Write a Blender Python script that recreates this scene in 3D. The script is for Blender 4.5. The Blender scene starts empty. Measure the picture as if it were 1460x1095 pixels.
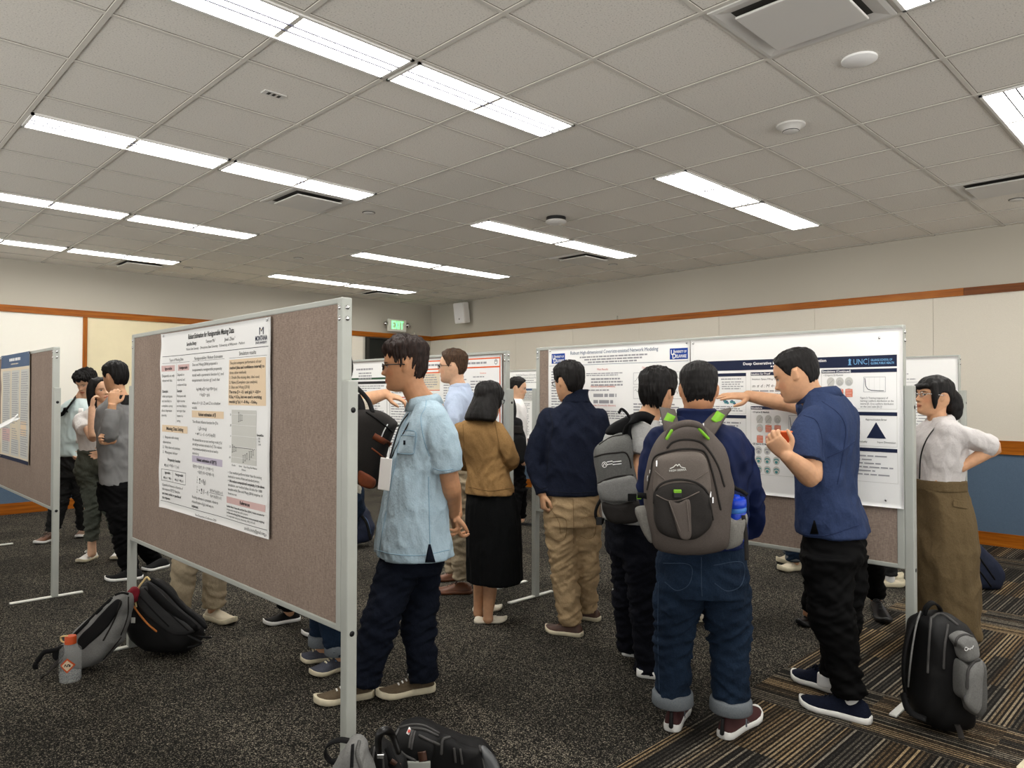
import bpy, math, random
import numpy as np
from mathutils import Vector, Matrix
from mathutils.bvhtree import BVHTree
random.seed(5)
C = bpy.context.scene.collection
PI = math.pi
# ------------------------------------------------------------------ camera numbers (metres, radians)
FPX, PITCH, YAW, ROLL, EYE = 1032.4, 0.01673, 0.77858, 0.00188, 1.45
CY, SY = math.cos(YAW), math.sin(YAW)
CEIL = 3.117
WX, WY = 8.342, 10.592          # inner faces of the long side wall and the far end wall
def cp(px, py, d):
    """camera-ground frame (x right, y away, z up) point seen at photo pixel, at distance d"""
    x = (px-730)/FPX; y = -(py-547.5)/FPX
    cr, sr = math.cos(ROLL), math.sin(ROLL)
    xr = x*cr-y*sr; y2 = x*sr+y*cr
    c, s = math.cos(PITCH), math.sin(PITCH)
    zf = c-y2*s; yu = s+y2*c
    return np.array([xr*d/zf, d, EYE+yu*d/zf])
def gd(px, py):
    a = cp(px, py, 1.0); t = EYE/(EYE-a[2]); return a[:2]*t
def c2w(p):
    return (p[0]*CY+p[1]*SY, -p[0]*SY+p[1]*CY, p[2])
# ------------------------------------------------------------------ noise
_r = np.random.RandomState(7)
_pm = _r.permutation(256); _pm = np.concatenate([_pm]*3)
_gr = _r.normal(size=(256, 3)); _gr /= np.linalg.norm(_gr, axis=1)[:, None]
def noise3(P):
    P = np.asarray(P, float)
    i = np.floor(P).astype(int); f = P-i; i &= 255
    u = f*f*f*(f*(f*6-15)+10)
    out = np.zeros(len(P))
    for a in (0, 1):
        for b in (0, 1):
            for c in (0, 1):
                h = _pm[_pm[_pm[i[:, 0]+a]+i[:, 1]+b]+i[:, 2]+c]
                d = (_gr[h]*(f-np.array([a, b, c]))).sum(1)
                w = (u[:, 0] if a else 1-u[:, 0])*(u[:, 1] if b else 1-u[:, 1])*(u[:, 2] if c else 1-u[:, 2])
                out += w*d
    return out
def sstep(x):
    x = np.clip(x, 0, 1); return x*x*(3-2*x)
def unit(v):
    v = np.asarray(v, float); n = np.linalg.norm(v); return v/n if n > 1e-9 else v
def cr_path(pts, sub):
    """Catmull-Rom through rows of numbers"""
    P = np.asarray(pts, float)
    if sub <= 1 or len(P) < 3:
        if sub > 1 and len(P) == 2:
            return np.array([P[0]+(P[1]-P[0])*t for t in np.linspace(0, 1, sub+1)])
        return P
    Q = np.vstack([2*P[0]-P[1], P, 2*P[-1]-P[-2]])
    out = []
    for k in range(1, len(Q)-2):
        p0, p1, p2, p3 = Q[k-1:k+3]
        for t in np.arange(sub)/sub:
            out.append(.5*((2*p1)+(-p0+p2)*t+(2*p0-5*p1+4*p2-p3)*t*t+(-p0+3*p1-3*p2+p3)*t**3))
    out.append(P[-1])
    return np.array(out)
# ------------------------------------------------------------------ mesh builder
class MB:
    def __init__(s): s.v = []; s.f = []; s.n = 0
    def add(s, v, f):
        v = np.asarray(v, float); s.v.append(v); n = s.n
        s.f.extend([tuple(int(i)+n for i in q) for q in f]); s.n += len(v); return s
    def V(s): return np.vstack(s.v) if s.v else np.zeros((0, 3))
    def rings(s, R, cap=True, closed=False):
        """R: (k, n, 3) rings joined into a tube"""
        R = np.asarray(R, float); k, n = R.shape[:2]; f = []
        for a in range(k if closed else k-1):
            b = (a+1) % k
            for i in range(n):
                j = (i+1) % n; f.append((a*n+i, a*n+j, b*n+j, b*n+i))
        V = R.reshape(-1, 3)
        if cap and not closed:
            V = np.vstack([V, R[0].mean(0), R[-1].mean(0)])
            for i in range(n):
                j = (i+1) % n
                f.append((k*n, j, i)); f.append((k*n+1, (k-1)*n+i, (k-1)*n+j))
        return s.add(V, f)
    def box(s, c, size, M=None, bev=0):
        hx, hy, hz = [q/2 for q in size]
        if bev <= 0:
            v = np.array([(x, y, z) for x in (-hx, hx) for y in (-hy, hy) for z in (-hz, hz)])
            f = [(0, 1, 3, 2), (4, 6, 7, 5), (0, 4, 5, 1), (2, 3, 7, 6), (0, 2, 6, 4), (1, 5, 7, 3)]
        else:
            b = min(bev, hx*.98, hy*.98, hz*.98); prof = []
            R = []
            for (dz, ins) in ((-hz, b), (-hz+b*.3, b*.3), (-hz+b, 0), (hz-b, 0), (hz-b*.3, b*.3), (hz, b)):
                ring = []
                for (sx, sy, a0) in ((1, 1, 0), (-1, 1, 90), (-1, -1, 180), (1, -1, 270)):
                    for a in (0, 30, 60, 90):
                        t = math.radians(a0+a); rr = max(b-ins, 0)
                        ring.append((sx*(hx-b)+math.cos(t)*rr, sy*(hy-b)+math.sin(t)*rr, dz))
                R.append(ring)
            m = MB(); m.rings(R); v = m.V(); f = m.f
        v = np.asarray(v)
        if M is not None: v = v@np.asarray(M, float).T
        return s.add(v+np.asarray(c, float), f)
    def ell(s, c, r, M=None, nu=20, nv=12, ex=1.0):
        R = []
        for k in range(1, nv):
            t = PI*k/nv; z = math.cos(t); q = math.sin(t)
            a = np.arange(nu)*2*PI/nu
            R.append(np.stack([q*np.sign(np.cos(a))*abs(np.cos(a))**ex, q*np.sign(np.sin(a))*abs(np.sin(a))**ex, np.full(nu, z)], 1))
        m = MB(); R = np.array(R)[::-1]; m.rings(R, cap=True)
        v = m.V(); v[-2] = (0, 0, -1); v[-1] = (0, 0, 1)
        v = v*np.asarray(r, float)
        if M is not None: v = v@np.asarray(M, float).T
        return s.add(v+np.asarray(c, float), m.f)
    def tube(s, pts, rad, n=12, sub=1, up=None, round_=True, ex=1.0):
        """swept tube; rad scalars or (ra, rb); up fixes the direction of ra's normal rb"""
        P = np.asarray(pts, float)
        rr = np.array([(q, q) if np.isscalar(q) else q for q in (rad if hasattr(rad, '__len__') and not (len(rad) == 2 and len(P) != 2 and np.isscalar(rad[0])) else [rad]*len(P))], float)
        A = cr_path(np.hstack([P, rr]), sub); P = A[:, :3]; rr = np.maximum(A[:, 3:], 1e-4)
        T = np.gradient(P, axis=0) if len(P) > 2 else np.array([P[1]-P[0]]*2)
        T = T/np.maximum(np.linalg.norm(T, axis=1), 1e-9)[:, None]
        if up is None:
            up = np.array([0, 0, 1.]) if abs(T[0][2]) < .8 else np.array([0, 1., 0])
        ex1 = unit(np.cross(up, T[0])); frames = []
        for t in T:
            if up is not None and False: pass
            e1 = unit(ex1-t*np.dot(ex1, t)); frames.append((e1, np.cross(t, e1))); ex1 = e1
        a = np.arange(n)*2*PI/n; ca, sa = np.cos(a), np.sin(a)
        ca = np.sign(ca)*abs(ca)**ex; sa = np.sign(sa)*abs(sa)**ex
        R = []
        def ring(p, e1, e2, ra, rb): return p+np.outer(ca*ra, e1)+np.outer(sa*rb, e2)
        if round_:
            q = min(rr[0])
            for h in (.98, .7, .35):
                R.append(ring(P[0]-T[0]*q*h, *frames[0], *(rr[0]*math.sqrt(1-h*h))))
        for p, (e1, e2), r in zip(P, frames, rr): R.append(ring(p, e1, e2, *r))
        if round_:
            q = min(rr[-1])
            for h in (.35, .7, .98) if round_ is True else ():
                R.append(ring(P[-1]+T[-1]*q*h, *frames[-1], *(rr[-1]*math.sqrt(1-h*h))))
        return s.rings(R)
    def ribbon(s, pts, w, t, side, sub=4):
        """flat strap: width w along `side`, thickness t"""
        P = cr_path(np.asarray(pts, float), sub); T = np.gradient(P, axis=0)
        sd = np.asarray(side, float)
        R = []
        for k, (p, tt) in enumerate(zip(P, T)):
            sdk = sd if sd.ndim == 1 else sd[min(int(k/max(len(P)-1, 1)*(len(sd)-1)+.5), len(sd)-1)]
            tt = unit(tt); u = unit(sdk-tt*np.dot(sdk, tt)); nn = np.cross(tt, u)
            R.append([p+u*w/2-nn*t/2, p+u*w/2+nn*t/2, p-u*w/2+nn*t/2, p-u*w/2-nn*t/2])
        return s.rings(R)
    def loft(s, secs, n=28, sub=4, ex=.85):
        """secs rows: cx, cy, cz, half-width, half-depth, heading(rad); horizontal superellipse rings"""
        A = cr_path(np.array(secs, float), sub)
        a = np.arange(n)*2*PI/n; ca, sa = np.cos(a), np.sin(a)
        ca = np.sign(ca)*abs(ca)**ex; sa = np.sign(sa)*abs(sa)**ex
        R = []
        for cx, cy, cz, w, d, h in A:
            X = np.array([math.cos(h), math.sin(h), 0]); Y = np.array([-math.sin(h), math.cos(h), 0])
            R.append(np.array([cx, cy, cz])+np.outer(ca*w, X)+np.outer(sa*d, Y))
        return s.rings(R)
    def prism(s, poly, t, o, U, W):
        """polygon (2-D) in plane o + U,W extruded by t along U x W"""
        U, W = np.asarray(U, float), np.asarray(W, float); N = np.cross(U, W)
        P = np.asarray(poly, float); n = len(P)
        A = np.asarray(o, float)+np.outer(P[:, 0], U)+np.outer(P[:, 1], W)
        v = np.vstack([A, A+N*t])
        f = [tuple(range(n-1, -1, -1)), tuple(range(n, 2*n))]+[(i, (i+1) % n, n+(i+1) % n, n+i) for i in range(n)]
        return s.add(v, f)
    def xform(s, M, t=(0, 0, 0)):
        V = s.V()@np.asarray(M, float).T+np.asarray(t, float); s.v = [V]; return s
    def build(s, name, m, parent=None, o=(0, 0, 0), smooth=True, col=None, autos=None):
        V = s.V()-np.asarray(o, float)
        me = bpy.data.meshes.new(name)
        me.from_pydata(V.tolist(), [], s.f)
        if smooth: me.polygons.foreach_set('use_smooth', [True]*len(me.polygons))
        if col is not None:
            at = me.color_attributes.new('tint', 'FLOAT_COLOR', 'POINT')
            at.data.foreach_set('color', np.hstack([col, np.ones((len(col), 1))]).astype(np.float32).ravel())
        me.update()
        if autos: me.set_sharp_from_angle(angle=math.radians(autos))
        ob = bpy.data.objects.new(name, me); C.objects.link(ob)
        if m is not None: me.materials.append(m)
        if parent is not None: ob.parent = parent
        return ob
def fuse(mb, vox, smooth=2, dec=0):
    """union of closed overlapping pieces into one continuous surface"""
    me = bpy.data.meshes.new('tmp'); me.from_pydata(mb.V().tolist(), [], mb.f)
    ob = bpy.data.objects.new('tmp', me); C.objects.link(ob)
    r = ob.modifiers.new('r', 'REMESH'); r.mode = 'VOXEL'; r.voxel_size = vox; r.adaptivity = 0
    if smooth:
        sm = ob.modifiers.new('s', 'SMOOTH'); sm.factor = .5; sm.iterations = smooth
    dg = bpy.context.evaluated_depsgraph_get(); ev = ob.evaluated_get(dg); m2 = ev.to_mesh()
    n = len(m2.vertices); v = np.empty(n*3, np.float32); m2.vertices.foreach_get('co', v)
    ls = np.empty(len(m2.polygons), np.int32); m2.polygons.foreach_get('loop_total', ls)
    lv = np.empty(len(m2.loops), np.int32); m2.loops.foreach_get('vertex_index', lv)
    out = MB(); f = []; k = 0
    if len(ls) and (ls == 4).all(): f = [tuple(q) for q in lv.reshape(-1, 4).tolist()]
    else:
        lv = lv.tolist()
        for q in ls: f.append(tuple(lv[k:k+q])); k += q
    ev.to_mesh_clear(); bpy.data.objects.remove(ob); bpy.data.meshes.remove(me)
    out.v = [v.reshape(-1, 3).astype(float)]; out.f = f; out.n = n
    return out
def normals(mb):
    V = mb.V(); N = np.zeros_like(V)
    q = np.array([f for f in mb.f if len(f) == 4], int)
    if len(q):
        c = np.cross(V[q[:, 2]]-V[q[:, 0]], V[q[:, 3]]-V[q[:, 1]])
        for k in range(4): np.add.at(N, q[:, k], c)
    t = np.array([f for f in mb.f if len(f) == 3], int)
    if len(t):
        c = np.cross(V[t[:, 1]]-V[t[:, 0]], V[t[:, 2]]-V[t[:, 0]])
        for k in range(3): np.add.at(N, t[:, k], c)
    return N/np.maximum(np.linalg.norm(N, axis=1), 1e-12)[:, None]
FOLD = 1.9
def wrinkle(mb, amp, sc, shear=0., seed=0, spots=(), spot_amp=0, spot_sc=None, lim=None):
    """cloth folds: ridged noise stretched by sc; stronger near `spots` ((point, radius), ...)"""
    V = mb.V(); N = normals(mb)
    def rid(sc, sh, sd):
        Q = V*np.array(sc); Q[:, 2] += V[:, 0]*sh*sc[2]; Q[:, 2] += noise3(V*6+sd)*.6
        r1 = 1-2.6*np.abs(noise3(Q+sd*3.7)); r2 = 1-2.6*np.abs(noise3(Q*2.1+sd*1.7+11))
        return np.clip(r1, -.3, 1)**1*1.1-.55+.38*(r2-.4)
    amp = amp*FOLD; spot_amp = spot_amp*FOLD*.8
    d = amp*rid(sc, shear, seed)
    d += amp*.8*noise3(V*np.array(sc)*.45+seed+9)*2
    for p, r in spots:
        w = np.exp(-((V-np.asarray(p))**2).sum(1)/(r*r))
        d += spot_amp*w*rid(spot_sc or sc, -shear, seed+5)
    N = N*np.array([1, 1, .25]); d = d*(1-.8*np.clip(-normals(mb)[:, 2]*1.3-.3, 0, 1)) if False else d
    mb.v = [V+N*d[:, None]]; return mb
def thing(name, label, cat, c_loc=None, w_loc=None, rz=None, group=None):
    o = bpy.data.objects.new(name, None); o.empty_display_size = .1; C.objects.link(o)
    if c_loc is not None:
        o.location = c2w(c_loc); o.rotation_euler.z = -YAW if rz is None else rz
    else:
        o.location = w_loc or (0, 0, 0); o.rotation_euler.z = rz or 0
    o['label'] = label; o['category'] = cat
    if group: o['group'] = group
    return o
def tag(o, label, cat, group=None):
    o['label'] = label; o['category'] = cat
    if group: o['group'] = group
    return o
def struct(o): o['kind'] = 'structure'; return o
def rotz(a):
    c, s = math.cos(a), math.sin(a); return np.array([[c, -s, 0], [s, c, 0], [0, 0, 1.]])
def basis(fwd, up=(0, 0, 1)):
    """columns right, forward, up"""
    f = unit(fwd); r = unit(np.cross(f, up)); u = np.cross(r, f); return np.stack([r, f, u], 1)
# ------------------------------------------------------------------ materials
def lin(c):
    c = c/255.; return c/12.92 if c <= .04045 else ((c+.055)/1.055)**2.4
def rgb(r, g, b): return (lin(r), lin(g), lin(b), 1)
class NT:
    def __init__(s, name):
        s.m = bpy.data.materials.new(name); s.m.use_nodes = True; s.t = s.m.node_tree; s.N = s.t.nodes; s.L = s.t.links
        s.b = s.N['Principled BSDF']
    def n(s, typ, **kw):
        x = s.N.new(typ)
        for k, v in kw.items():
            if k.startswith('i_'):
                key = k[2:]; x.inputs[int(key) if key.isdigit() else key].default_value = v
            else: setattr(x, k, v)
        return x
    def l(s, a, b): s.L.new(a, b)
    def math(s, op, a, b=None, c=None):
        x = s.n('ShaderNodeMath', operation=op)
        for k, q in enumerate((a, b, c)):
            if q is None: continue
            if isinstance(q, (int, float)): x.inputs[k].default_value = q
            else: s.l(q, x.inputs[k])
        return x.outputs[0]
    def mix(s, fac, a, b, mode='MIX'):
        x = s.n('ShaderNodeMix', data_type='RGBA', blend_type=mode)
        for sock, q in ((x.inputs[0], fac), (x.inputs[6], a), (x.inputs[7], b)):
            if isinstance(q, (int, float, tuple)): sock.default_value = q
            else: s.l(q, sock)
        return x.outputs[2]
    def ramp(s, fac, stops):
        x = s.n('ShaderNodeValToRGB'); e = x.color_ramp.elements
        while len(e) < len(stops): e.new(.5)
        for k, (p, c) in enumerate(stops): e[k].position = p; e[k].color = c
        s.l(fac, x.inputs[0]); return x.outputs[0]
    def obj(s, sc=None):
        t = s.n('ShaderNodeTexCoord').outputs['Object']
        if sc is None: return t
        m = s.n('ShaderNodeMapping'); m.inputs['Scale'].default_value = sc; s.l(t, m.inputs[0]); return m.outputs[0]
    def noise(s, vec, scale, detail=2, rough=.5):
        x = s.n('ShaderNodeTexNoise'); x.inputs['Scale'].default_value = scale; x.inputs['Detail'].default_value = detail
        x.inputs['Roughness'].default_value = rough
        if vec is not None: s.l(vec, x.inputs['Vector'])
        return x.outputs[0]
    def bump(s, h, strength, dist):
        x = s.n('ShaderNodeBump'); x.inputs['Strength'].default_value = strength; x.inputs['Distance'].default_value = dist
        s.l(h, x.inputs['Height']); s.l(x.outputs[0], s.b.inputs['Normal']); return x
def mat(name, c, rough=.8, var=0, vsc=6, bump=0, bsc=300, metal=0, spec=.3, c2=None, sheen=0, stretch=None):
    t = NT(name); b = t.b
    b.inputs['Base Color'].default_value = rgb(*c); b.inputs['Roughness'].default_value = rough
    b.inputs['Metallic'].default_value = metal; b.inputs['Specular IOR Level'].default_value = spec
    if sheen: b.inputs['Sheen Weight'].default_value = sheen
    v = t.obj(stretch)
    if var or c2:
        k = rgb(*(c2 or [q*(1-var) for q in c])); n = t.noise(v, vsc, 4, .6)
        n = t.n('ShaderNodeMapRange', **{'i_1': .3, 'i_2': .7}); t.l(t.noise(v, vsc, 4, .6), n.inputs[0])
        t.l(t.mix(n.outputs[0], rgb(*c), k), b.inputs['Base Color'])
    if bump: t.bump(t.noise(v, bsc, 2), bump, .002)
    return t.m
def weave(name, c, c2, sc=700, rough=.95, fac=.5, bump=.25, vsc=5, var=.0, crease=0):
    """fine cloth / felt: two thread tones"""
    t = NT(name); t.b.inputs['Roughness'].default_value = rough; t.b.inputs['Specular IOR Level'].default_value = .15
    v = t.obj(); a = t.noise(t.obj((1, 1, .25)), sc, 1); b = t.noise(t.obj((.25, .25, 1)), sc, 1)
    n = t.math('ADD', t.math('MULTIPLY', a, .5), t.math('MULTIPLY', b, .5))
    if var: n = t.math('ADD', n, t.math('MULTIPLY', t.math('SUBTRACT', t.noise(v, vsc, 4), .5), var))
    r = t.n('ShaderNodeMapRange', **{'i_1': .5-.28*fac-.02, 'i_2': .5+.28*fac+.02}); t.l(n, r.inputs[0])
    t.l(t.mix(r.outputs[0], rgb(*c), rgb(*c2)), t.b.inputs['Base Color'])
    if bump: bp = t.bump(n, bump, .001)
    if crease:
        q = t.noise(t.obj((1, 1, .7)), 11, 5, .55); q2 = t.noise(t.obj((1.6, 1.6, 1)), 6, 4, .6)
        r1 = t.math('ABSOLUTE', t.math('SUBTRACT', q, .5)); r2 = t.math('ABSOLUTE', t.math('SUBTRACT', q2, .5))
        hgt = t.math('MULTIPLY', t.math('ADD', r1, r2), -1.0)
        b2 = t.n('ShaderNodeBump'); b2.inputs['Strength'].default_value = min(1, crease); b2.inputs['Distance'].default_value = .05
        t.l(hgt, b2.inputs['Height'])
        if bump: t.l(b2.outputs[0], bp.inputs['Normal'])
        else: t.l(b2.outputs[0], t.b.inputs['Normal'])
    return t.m
M = {}
M['skin'] = None
def skin_mat():
    t = NT('skin'); a = t.n('ShaderNodeVertexColor', layer_name='tint')
    n = t.noise(t.obj(), 40, 3); r = t.n('ShaderNodeMapRange', **{'i_1': .3, 'i_2': .7, 'i_3': .92, 'i_4': 1.06}); t.l(n, r.inputs[0])
    mx = t.n('ShaderNodeMix', data_type='RGBA', blend_type='MULTIPLY'); mx.inputs[0].default_value = 1
    t.l(a.outputs[0], mx.inputs[6]); t.l(r.outputs[0], mx.inputs[7]); t.l(mx.outputs[2], t.b.inputs['Base Color'])
    t.b.inputs['Roughness'].default_value = .52; t.b.inputs['Specular IOR Level'].default_value = .35
    t.b.inputs['Subsurface Weight'].default_value = .08; t.b.inputs['Subsurface Radius'].default_value = (.02, .008, .004)
    t.bump(t.noise(t.obj(), 350, 2), .08, .001)
    return t.m
M['skin'] = skin_mat()
def hair_mat(name, c, c2):
    t = NT(name); v = t.obj((1, 1, .12)); n = t.noise(v, 260, 3, .7)
    t.l(t.ramp(n, [(.35, rgb(*c)), (.68, rgb(*c2))]), t.b.inputs['Base Color'])
    t.b.inputs['Roughness'].default_value = .55; t.b.inputs['Specular IOR Level'].default_value = .22
    t.bump(n, .5, .003); return t.m
M['hair_black'] = hair_mat('hair_black', (8, 7, 7), (26, 23, 22))
M['hair_brown'] = hair_mat('hair_brown', (18, 12, 10), (56, 40, 34))
M['hair_sand'] = hair_mat('hair_sand', (40, 28, 20), (92, 68, 48))
M['alu'] = mat('painted_aluminium', (178, 181, 174), .42, metal=0, spec=.5, var=.06, vsc=3)
M['alu_white'] = mat('white_painted_steel', (228, 228, 220), .4, spec=.5)
M['felt'] = weave('grey_brown_felt', (170, 152, 139), (114, 100, 90), sc=230, fac=1.15, bump=.6, var=.2)
M['steel'] = mat('bright_steel', (200, 200, 200), .25, metal=1)
M['black'] = mat('black_plastic', (14, 14, 15), .45, spec=.4)
M['black_cloth'] = weave('black_nylon', (26, 26, 27), (12, 12, 13), sc=600, fac=.8, bump=.3, rough=.75)
M['black_matt'] = mat('black_fabric', (12, 12, 13), .85)
M['paper'] = mat('poster_paper', (246, 246, 244), .55, spec=.35)
M['paper_b'] = mat('coated_paper', (240, 240, 238), .5, spec=.35)
M['ink'] = mat('black_ink', (32, 32, 34), .6)
M['ink_grey'] = mat('grey_ink', (158, 158, 162), .6)
M['ink_red'] = mat('red_ink', (196, 74, 62), .6)
M['ink_navy'] = mat('navy_ink', (22, 32, 62), .6)
M['ink_blue'] = mat('royal_blue_ink', (14, 62, 150), .6)
M['ink_white'] = mat('white_print', (240, 240, 240), .6)
M['ink_lblue'] = mat('light_blue_print', (118, 172, 216), .6)
M['ink_orange'] = mat('orange_print', (226, 98, 44), .6)
M['ink_peach'] = mat('peach_print', (232, 208, 176), .6)
M['ink_pink'] = mat('rose_print', (216, 182, 178), .6)
M['ink_mauve'] = mat('mauve_print', (194, 186, 204), .6)
M['ink_chart'] = mat('chart_grey_print', (206, 206, 200), .6)
M['ink_green'] = mat('dark_green_print', (34, 78, 52), .6)
M['ink_teal'] = mat('teal_print', (78, 146, 146), .6)
M['ink_salmon'] = mat('salmon_print', (226, 132, 104), .6)
M['ink_steelblue'] = mat('slate_blue_print', (72, 96, 128), .6)
M['ink_tan'] = mat('tan_print', (226, 214, 190), .6)
def wood(name, c, c2, c3, axis):
    t = NT(name); sc = {'x': (.6, 14, 14), 'y': (14, .6, 14), 'z': (14, 14, .6)}[axis]
    v = t.obj(sc); n = t.noise(v, 3, 6, .65); big = t.noise(t.obj({'x': (.5, 3, 3), 'y': (3, .5, 3), 'z': (3, 3, .5)}[axis]), 1.2, 2)
    col = t.ramp(n, [(.3, rgb(*c2)), (.5, rgb(*c)), (.72, rgb(*c3))])
    t.l(t.mix(t.math('MULTIPLY', big, .45), col, rgb(*c2)), t.b.inputs['Base Color'])
    t.b.inputs['Roughness'].default_value = .42; t.b.inputs['Specular IOR Level'].default_value = .25
    t.bump(n, .1, .002); return t.m
M['oak_y'] = wood('oak_trim_y', (166, 92, 12), (116, 60, 5), (192, 120, 32), 'y')
M['oak_x'] = wood('oak_trim_x', (162, 90, 12), (112, 57, 5), (186, 115, 30), 'x')
M['oak_z'] = wood('oak_trim_z', (162, 90, 12), (112, 57, 5), (186, 115, 30), 'z')
M['oak_dark'] = wood('oak_trim_darker', (122, 66, 18), (82, 42, 8), (140, 84, 30), 'y')
# ------------------------------------------------------------------ the room
X0, Y0 = -3.0, -4.0
T = .6096
def gx(j): return (j+1.547)*T
def gy(i): return (i+5.688)*T
def bx(name, lo, hi, m, parent=None, bev=0):
    lo, hi = np.array(lo, float), np.array(hi, float); o = (lo+hi)/2
    b = MB(); b.box((0, 0, 0), hi-lo, bev=bev); ob = b.build(name, m, parent, smooth=False)
    ob.location = o; return ob
def carpet():
    t = NT('carpet'); b = t.b; b.inputs['Roughness'].default_value = .95; b.inputs['Specular IOR Level'].default_value = .08
    pos = t.obj(); sp = t.n('ShaderNodeSeparateXYZ'); t.l(pos, sp.inputs[0]); x, y = sp.outputs[0], sp.outputs[1]
    # loop pile speckle (both carpets)
    wn = t.n('ShaderNodeTexVoronoi'); wn.inputs['Scale'].default_value = 250; t.l(pos, wn.inputs['Vector'])
    rnd = t.n('ShaderNodeSeparateColor'); t.l(wn.outputs['Color'], rnd.inputs[0]); r0, r1 = rnd.outputs[0], rnd.outputs[1]
    big = t.noise(pos, 1.3, 3, .6)
    tile = t.n('ShaderNodeTexWhiteNoise', noise_dimensions='2D')
    fl = t.n('ShaderNodeVectorMath', operation='FLOOR'); sh = t.n('ShaderNodeVectorMath', operation='MULTIPLY_ADD')
    sh.inputs[1].default_value = (2, 2, 0); sh.inputs[2].default_value = (-5.6+20, -3.49+20, 0)   # 50 cm squares, seams at x 2.8, y 1.745
    t.l(pos, sh.inputs[0]); t.l(sh.outputs[0], fl.inputs[0]); t.l(fl.outputs[0], tile.inputs['Vector'])
    tv = tile.outputs['Value']
    thr = t.math('ADD', r0, t.math('MULTIPLY', t.math('SUBTRACT', big, .5), .22))
    thr = t.math('ADD', thr, t.math('MULTIPLY', t.math('SUBTRACT', tv, .5), .07))
    spk = t.ramp(thr, [(.0, rgb(20, 20, 19)), (.45, rgb(28, 27, 25)), (.68, rgb(46, 44, 41)), (.86, rgb(96, 91, 81)), (1, rgb(160, 152, 136))])
    # striped squares near the side wall
    fs = t.n('ShaderNodeSeparateXYZ'); t.l(fl.outputs[0], fs.inputs[0]); col = fs.outputs[0]
    m4 = t.math('MODULO', t.math('ADD', col, 0), 4)                      # columns (offset 20): every fourth runs along y
    along_y = t.math('COMPARE', m4, 1, .1)
    s = t.math('ADD', t.math('MULTIPLY', along_y, x), t.math('MULTIPLY', t.math('SUBTRACT', 1, along_y), y))
    u = t.math('ADD', t.math('MULTIPLY', along_y, y), t.math('MULTIPLY', t.math('SUBTRACT', 1, along_y), x))
    row = t.math('FLOOR', t.math('MULTIPLY', s, 104))
    cv = t.n('ShaderNodeCombineXYZ'); t.l(row, cv.inputs[0]); t.l(t.math('MULTIPLY', tv, 77), cv.inputs[1])
    rw = t.n('ShaderNodeTexWhiteNoise', noise_dimensions='2D'); t.l(cv.outputs[0], rw.inputs['Vector'])
    cb = t.n('ShaderNodeCombineXYZ'); t.l(t.math('MULTIPLY', s, 9), cb.inputs[0]); t.l(t.math('MULTIPLY', tv, 31), cb.inputs[1]); t.l(t.math('MULTIPLY', u, .15), cb.inputs[2])
    band = t.noise(cb.outputs[0], 1.0, 1)
    par = t.math('MODULO', t.math('ADD', row, 5000), 2)
    lv = t.math('ADD', t.math('MULTIPLY', par, t.math('ADD', .20, t.math('MULTIPLY', rw.outputs[0], .50))), t.math('MULTIPLY', r1, .38))
    bandn = t.n('ShaderNodeMapRange', **{'i_1': .47, 'i_2': .62}); t.l(band, bandn.inputs[0])
    dark = t.ramp(lv, [(.15, rgb(24, 23, 22)), (.45, rgb(38, 36, 34)), (.68, rgb(70, 66, 59)), (.95, rgb(140, 132, 117))])
    tan = t.ramp(lv, [(.10, rgb(26, 24, 22)), (.36, rgb(52, 44, 35)), (.60, rgb(102, 84, 61)), (.95, rgb(174, 152, 117))])
    stripe = t.mix(bandn.outputs[0], dark, tan)
    zone = t.math('MULTIPLY', t.math('LESS_THAN', y, 1.745), t.math('GREATER_THAN', x, 2.3))
    t.l(t.mix(zone, spk, stripe), b.inputs['Base Color'])
    t.bump(t.math('ADD', wn.outputs['Distance'], t.math('MULTIPLY', rw.outputs[0], t.math('MULTIPLY', zone, .6))), .6, .006)
    return t.m
def tiles():
    t = NT('ceiling_tile'); v = t.obj(); t.b.inputs['Roughness'].default_value = .95; t.b.inputs['Specular IOR Level'].default_value = .1
    n = t.noise(v, 120, 2, .7); big = t.noise(v, .9, 2)
    c = t.ramp(n, [(.30, rgb(170, 166, 158)), (.40, rgb(222, 218, 210)), (.6, rgb(230, 226, 218))])
    t.l(t.mix(t.math('MULTIPLY', big, .25), c, rgb(214, 210, 200)), t.b.inputs['Base Color'])
    t.bump(n, .35, .003); return t.m
M['carpet'] = carpet(); M['tile'] = tiles()
M['tbar'] = mat('ceiling_grid_paint', (206, 202, 193), .6)
M['paint'] = mat('greige_wall_paint', (182, 177, 164), .85, bump=.15, bsc=400)
M['panel'] = weave('ivory_wall_fabric', (224, 218, 204), (210, 204, 190), sc=300, fac=1, bump=.2)
M['panel_w'] = mat('white_wall_panel', (232, 229, 218), .8, bump=.1, bsc=200)
M['panel_c'] = mat('cream_wall_panel', (232, 220, 184), .8, var=.05, vsc=2)
M['dado'] = weave('slate_blue_wall_fabric', (94, 113, 133), (80, 98, 118), sc=300, fac=1, bump=.2)
floor = struct(bx('floor', (X0-.2, Y0-.2, -.1), (WX+.2, WY+.2, 0), M['carpet']))
floor.data.transform(Matrix.Translation(floor.location)); floor.location = (0, 0, 0)
ceil = struct(bx('ceiling', (X0-.2, Y0-.2, CEIL), (WX+.2, WY+.2, CEIL+.1), M['tile']))
for nm, lo, hi in (('wall_right', (WX, Y0-.2, 0), (WX+.2, WY+.2, CEIL)), ('wall_far', (X0-.2, WY, 0), (WX, WY+.2, CEIL))
                   ):
    struct(bx(nm, lo, hi, M['paint']))
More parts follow.
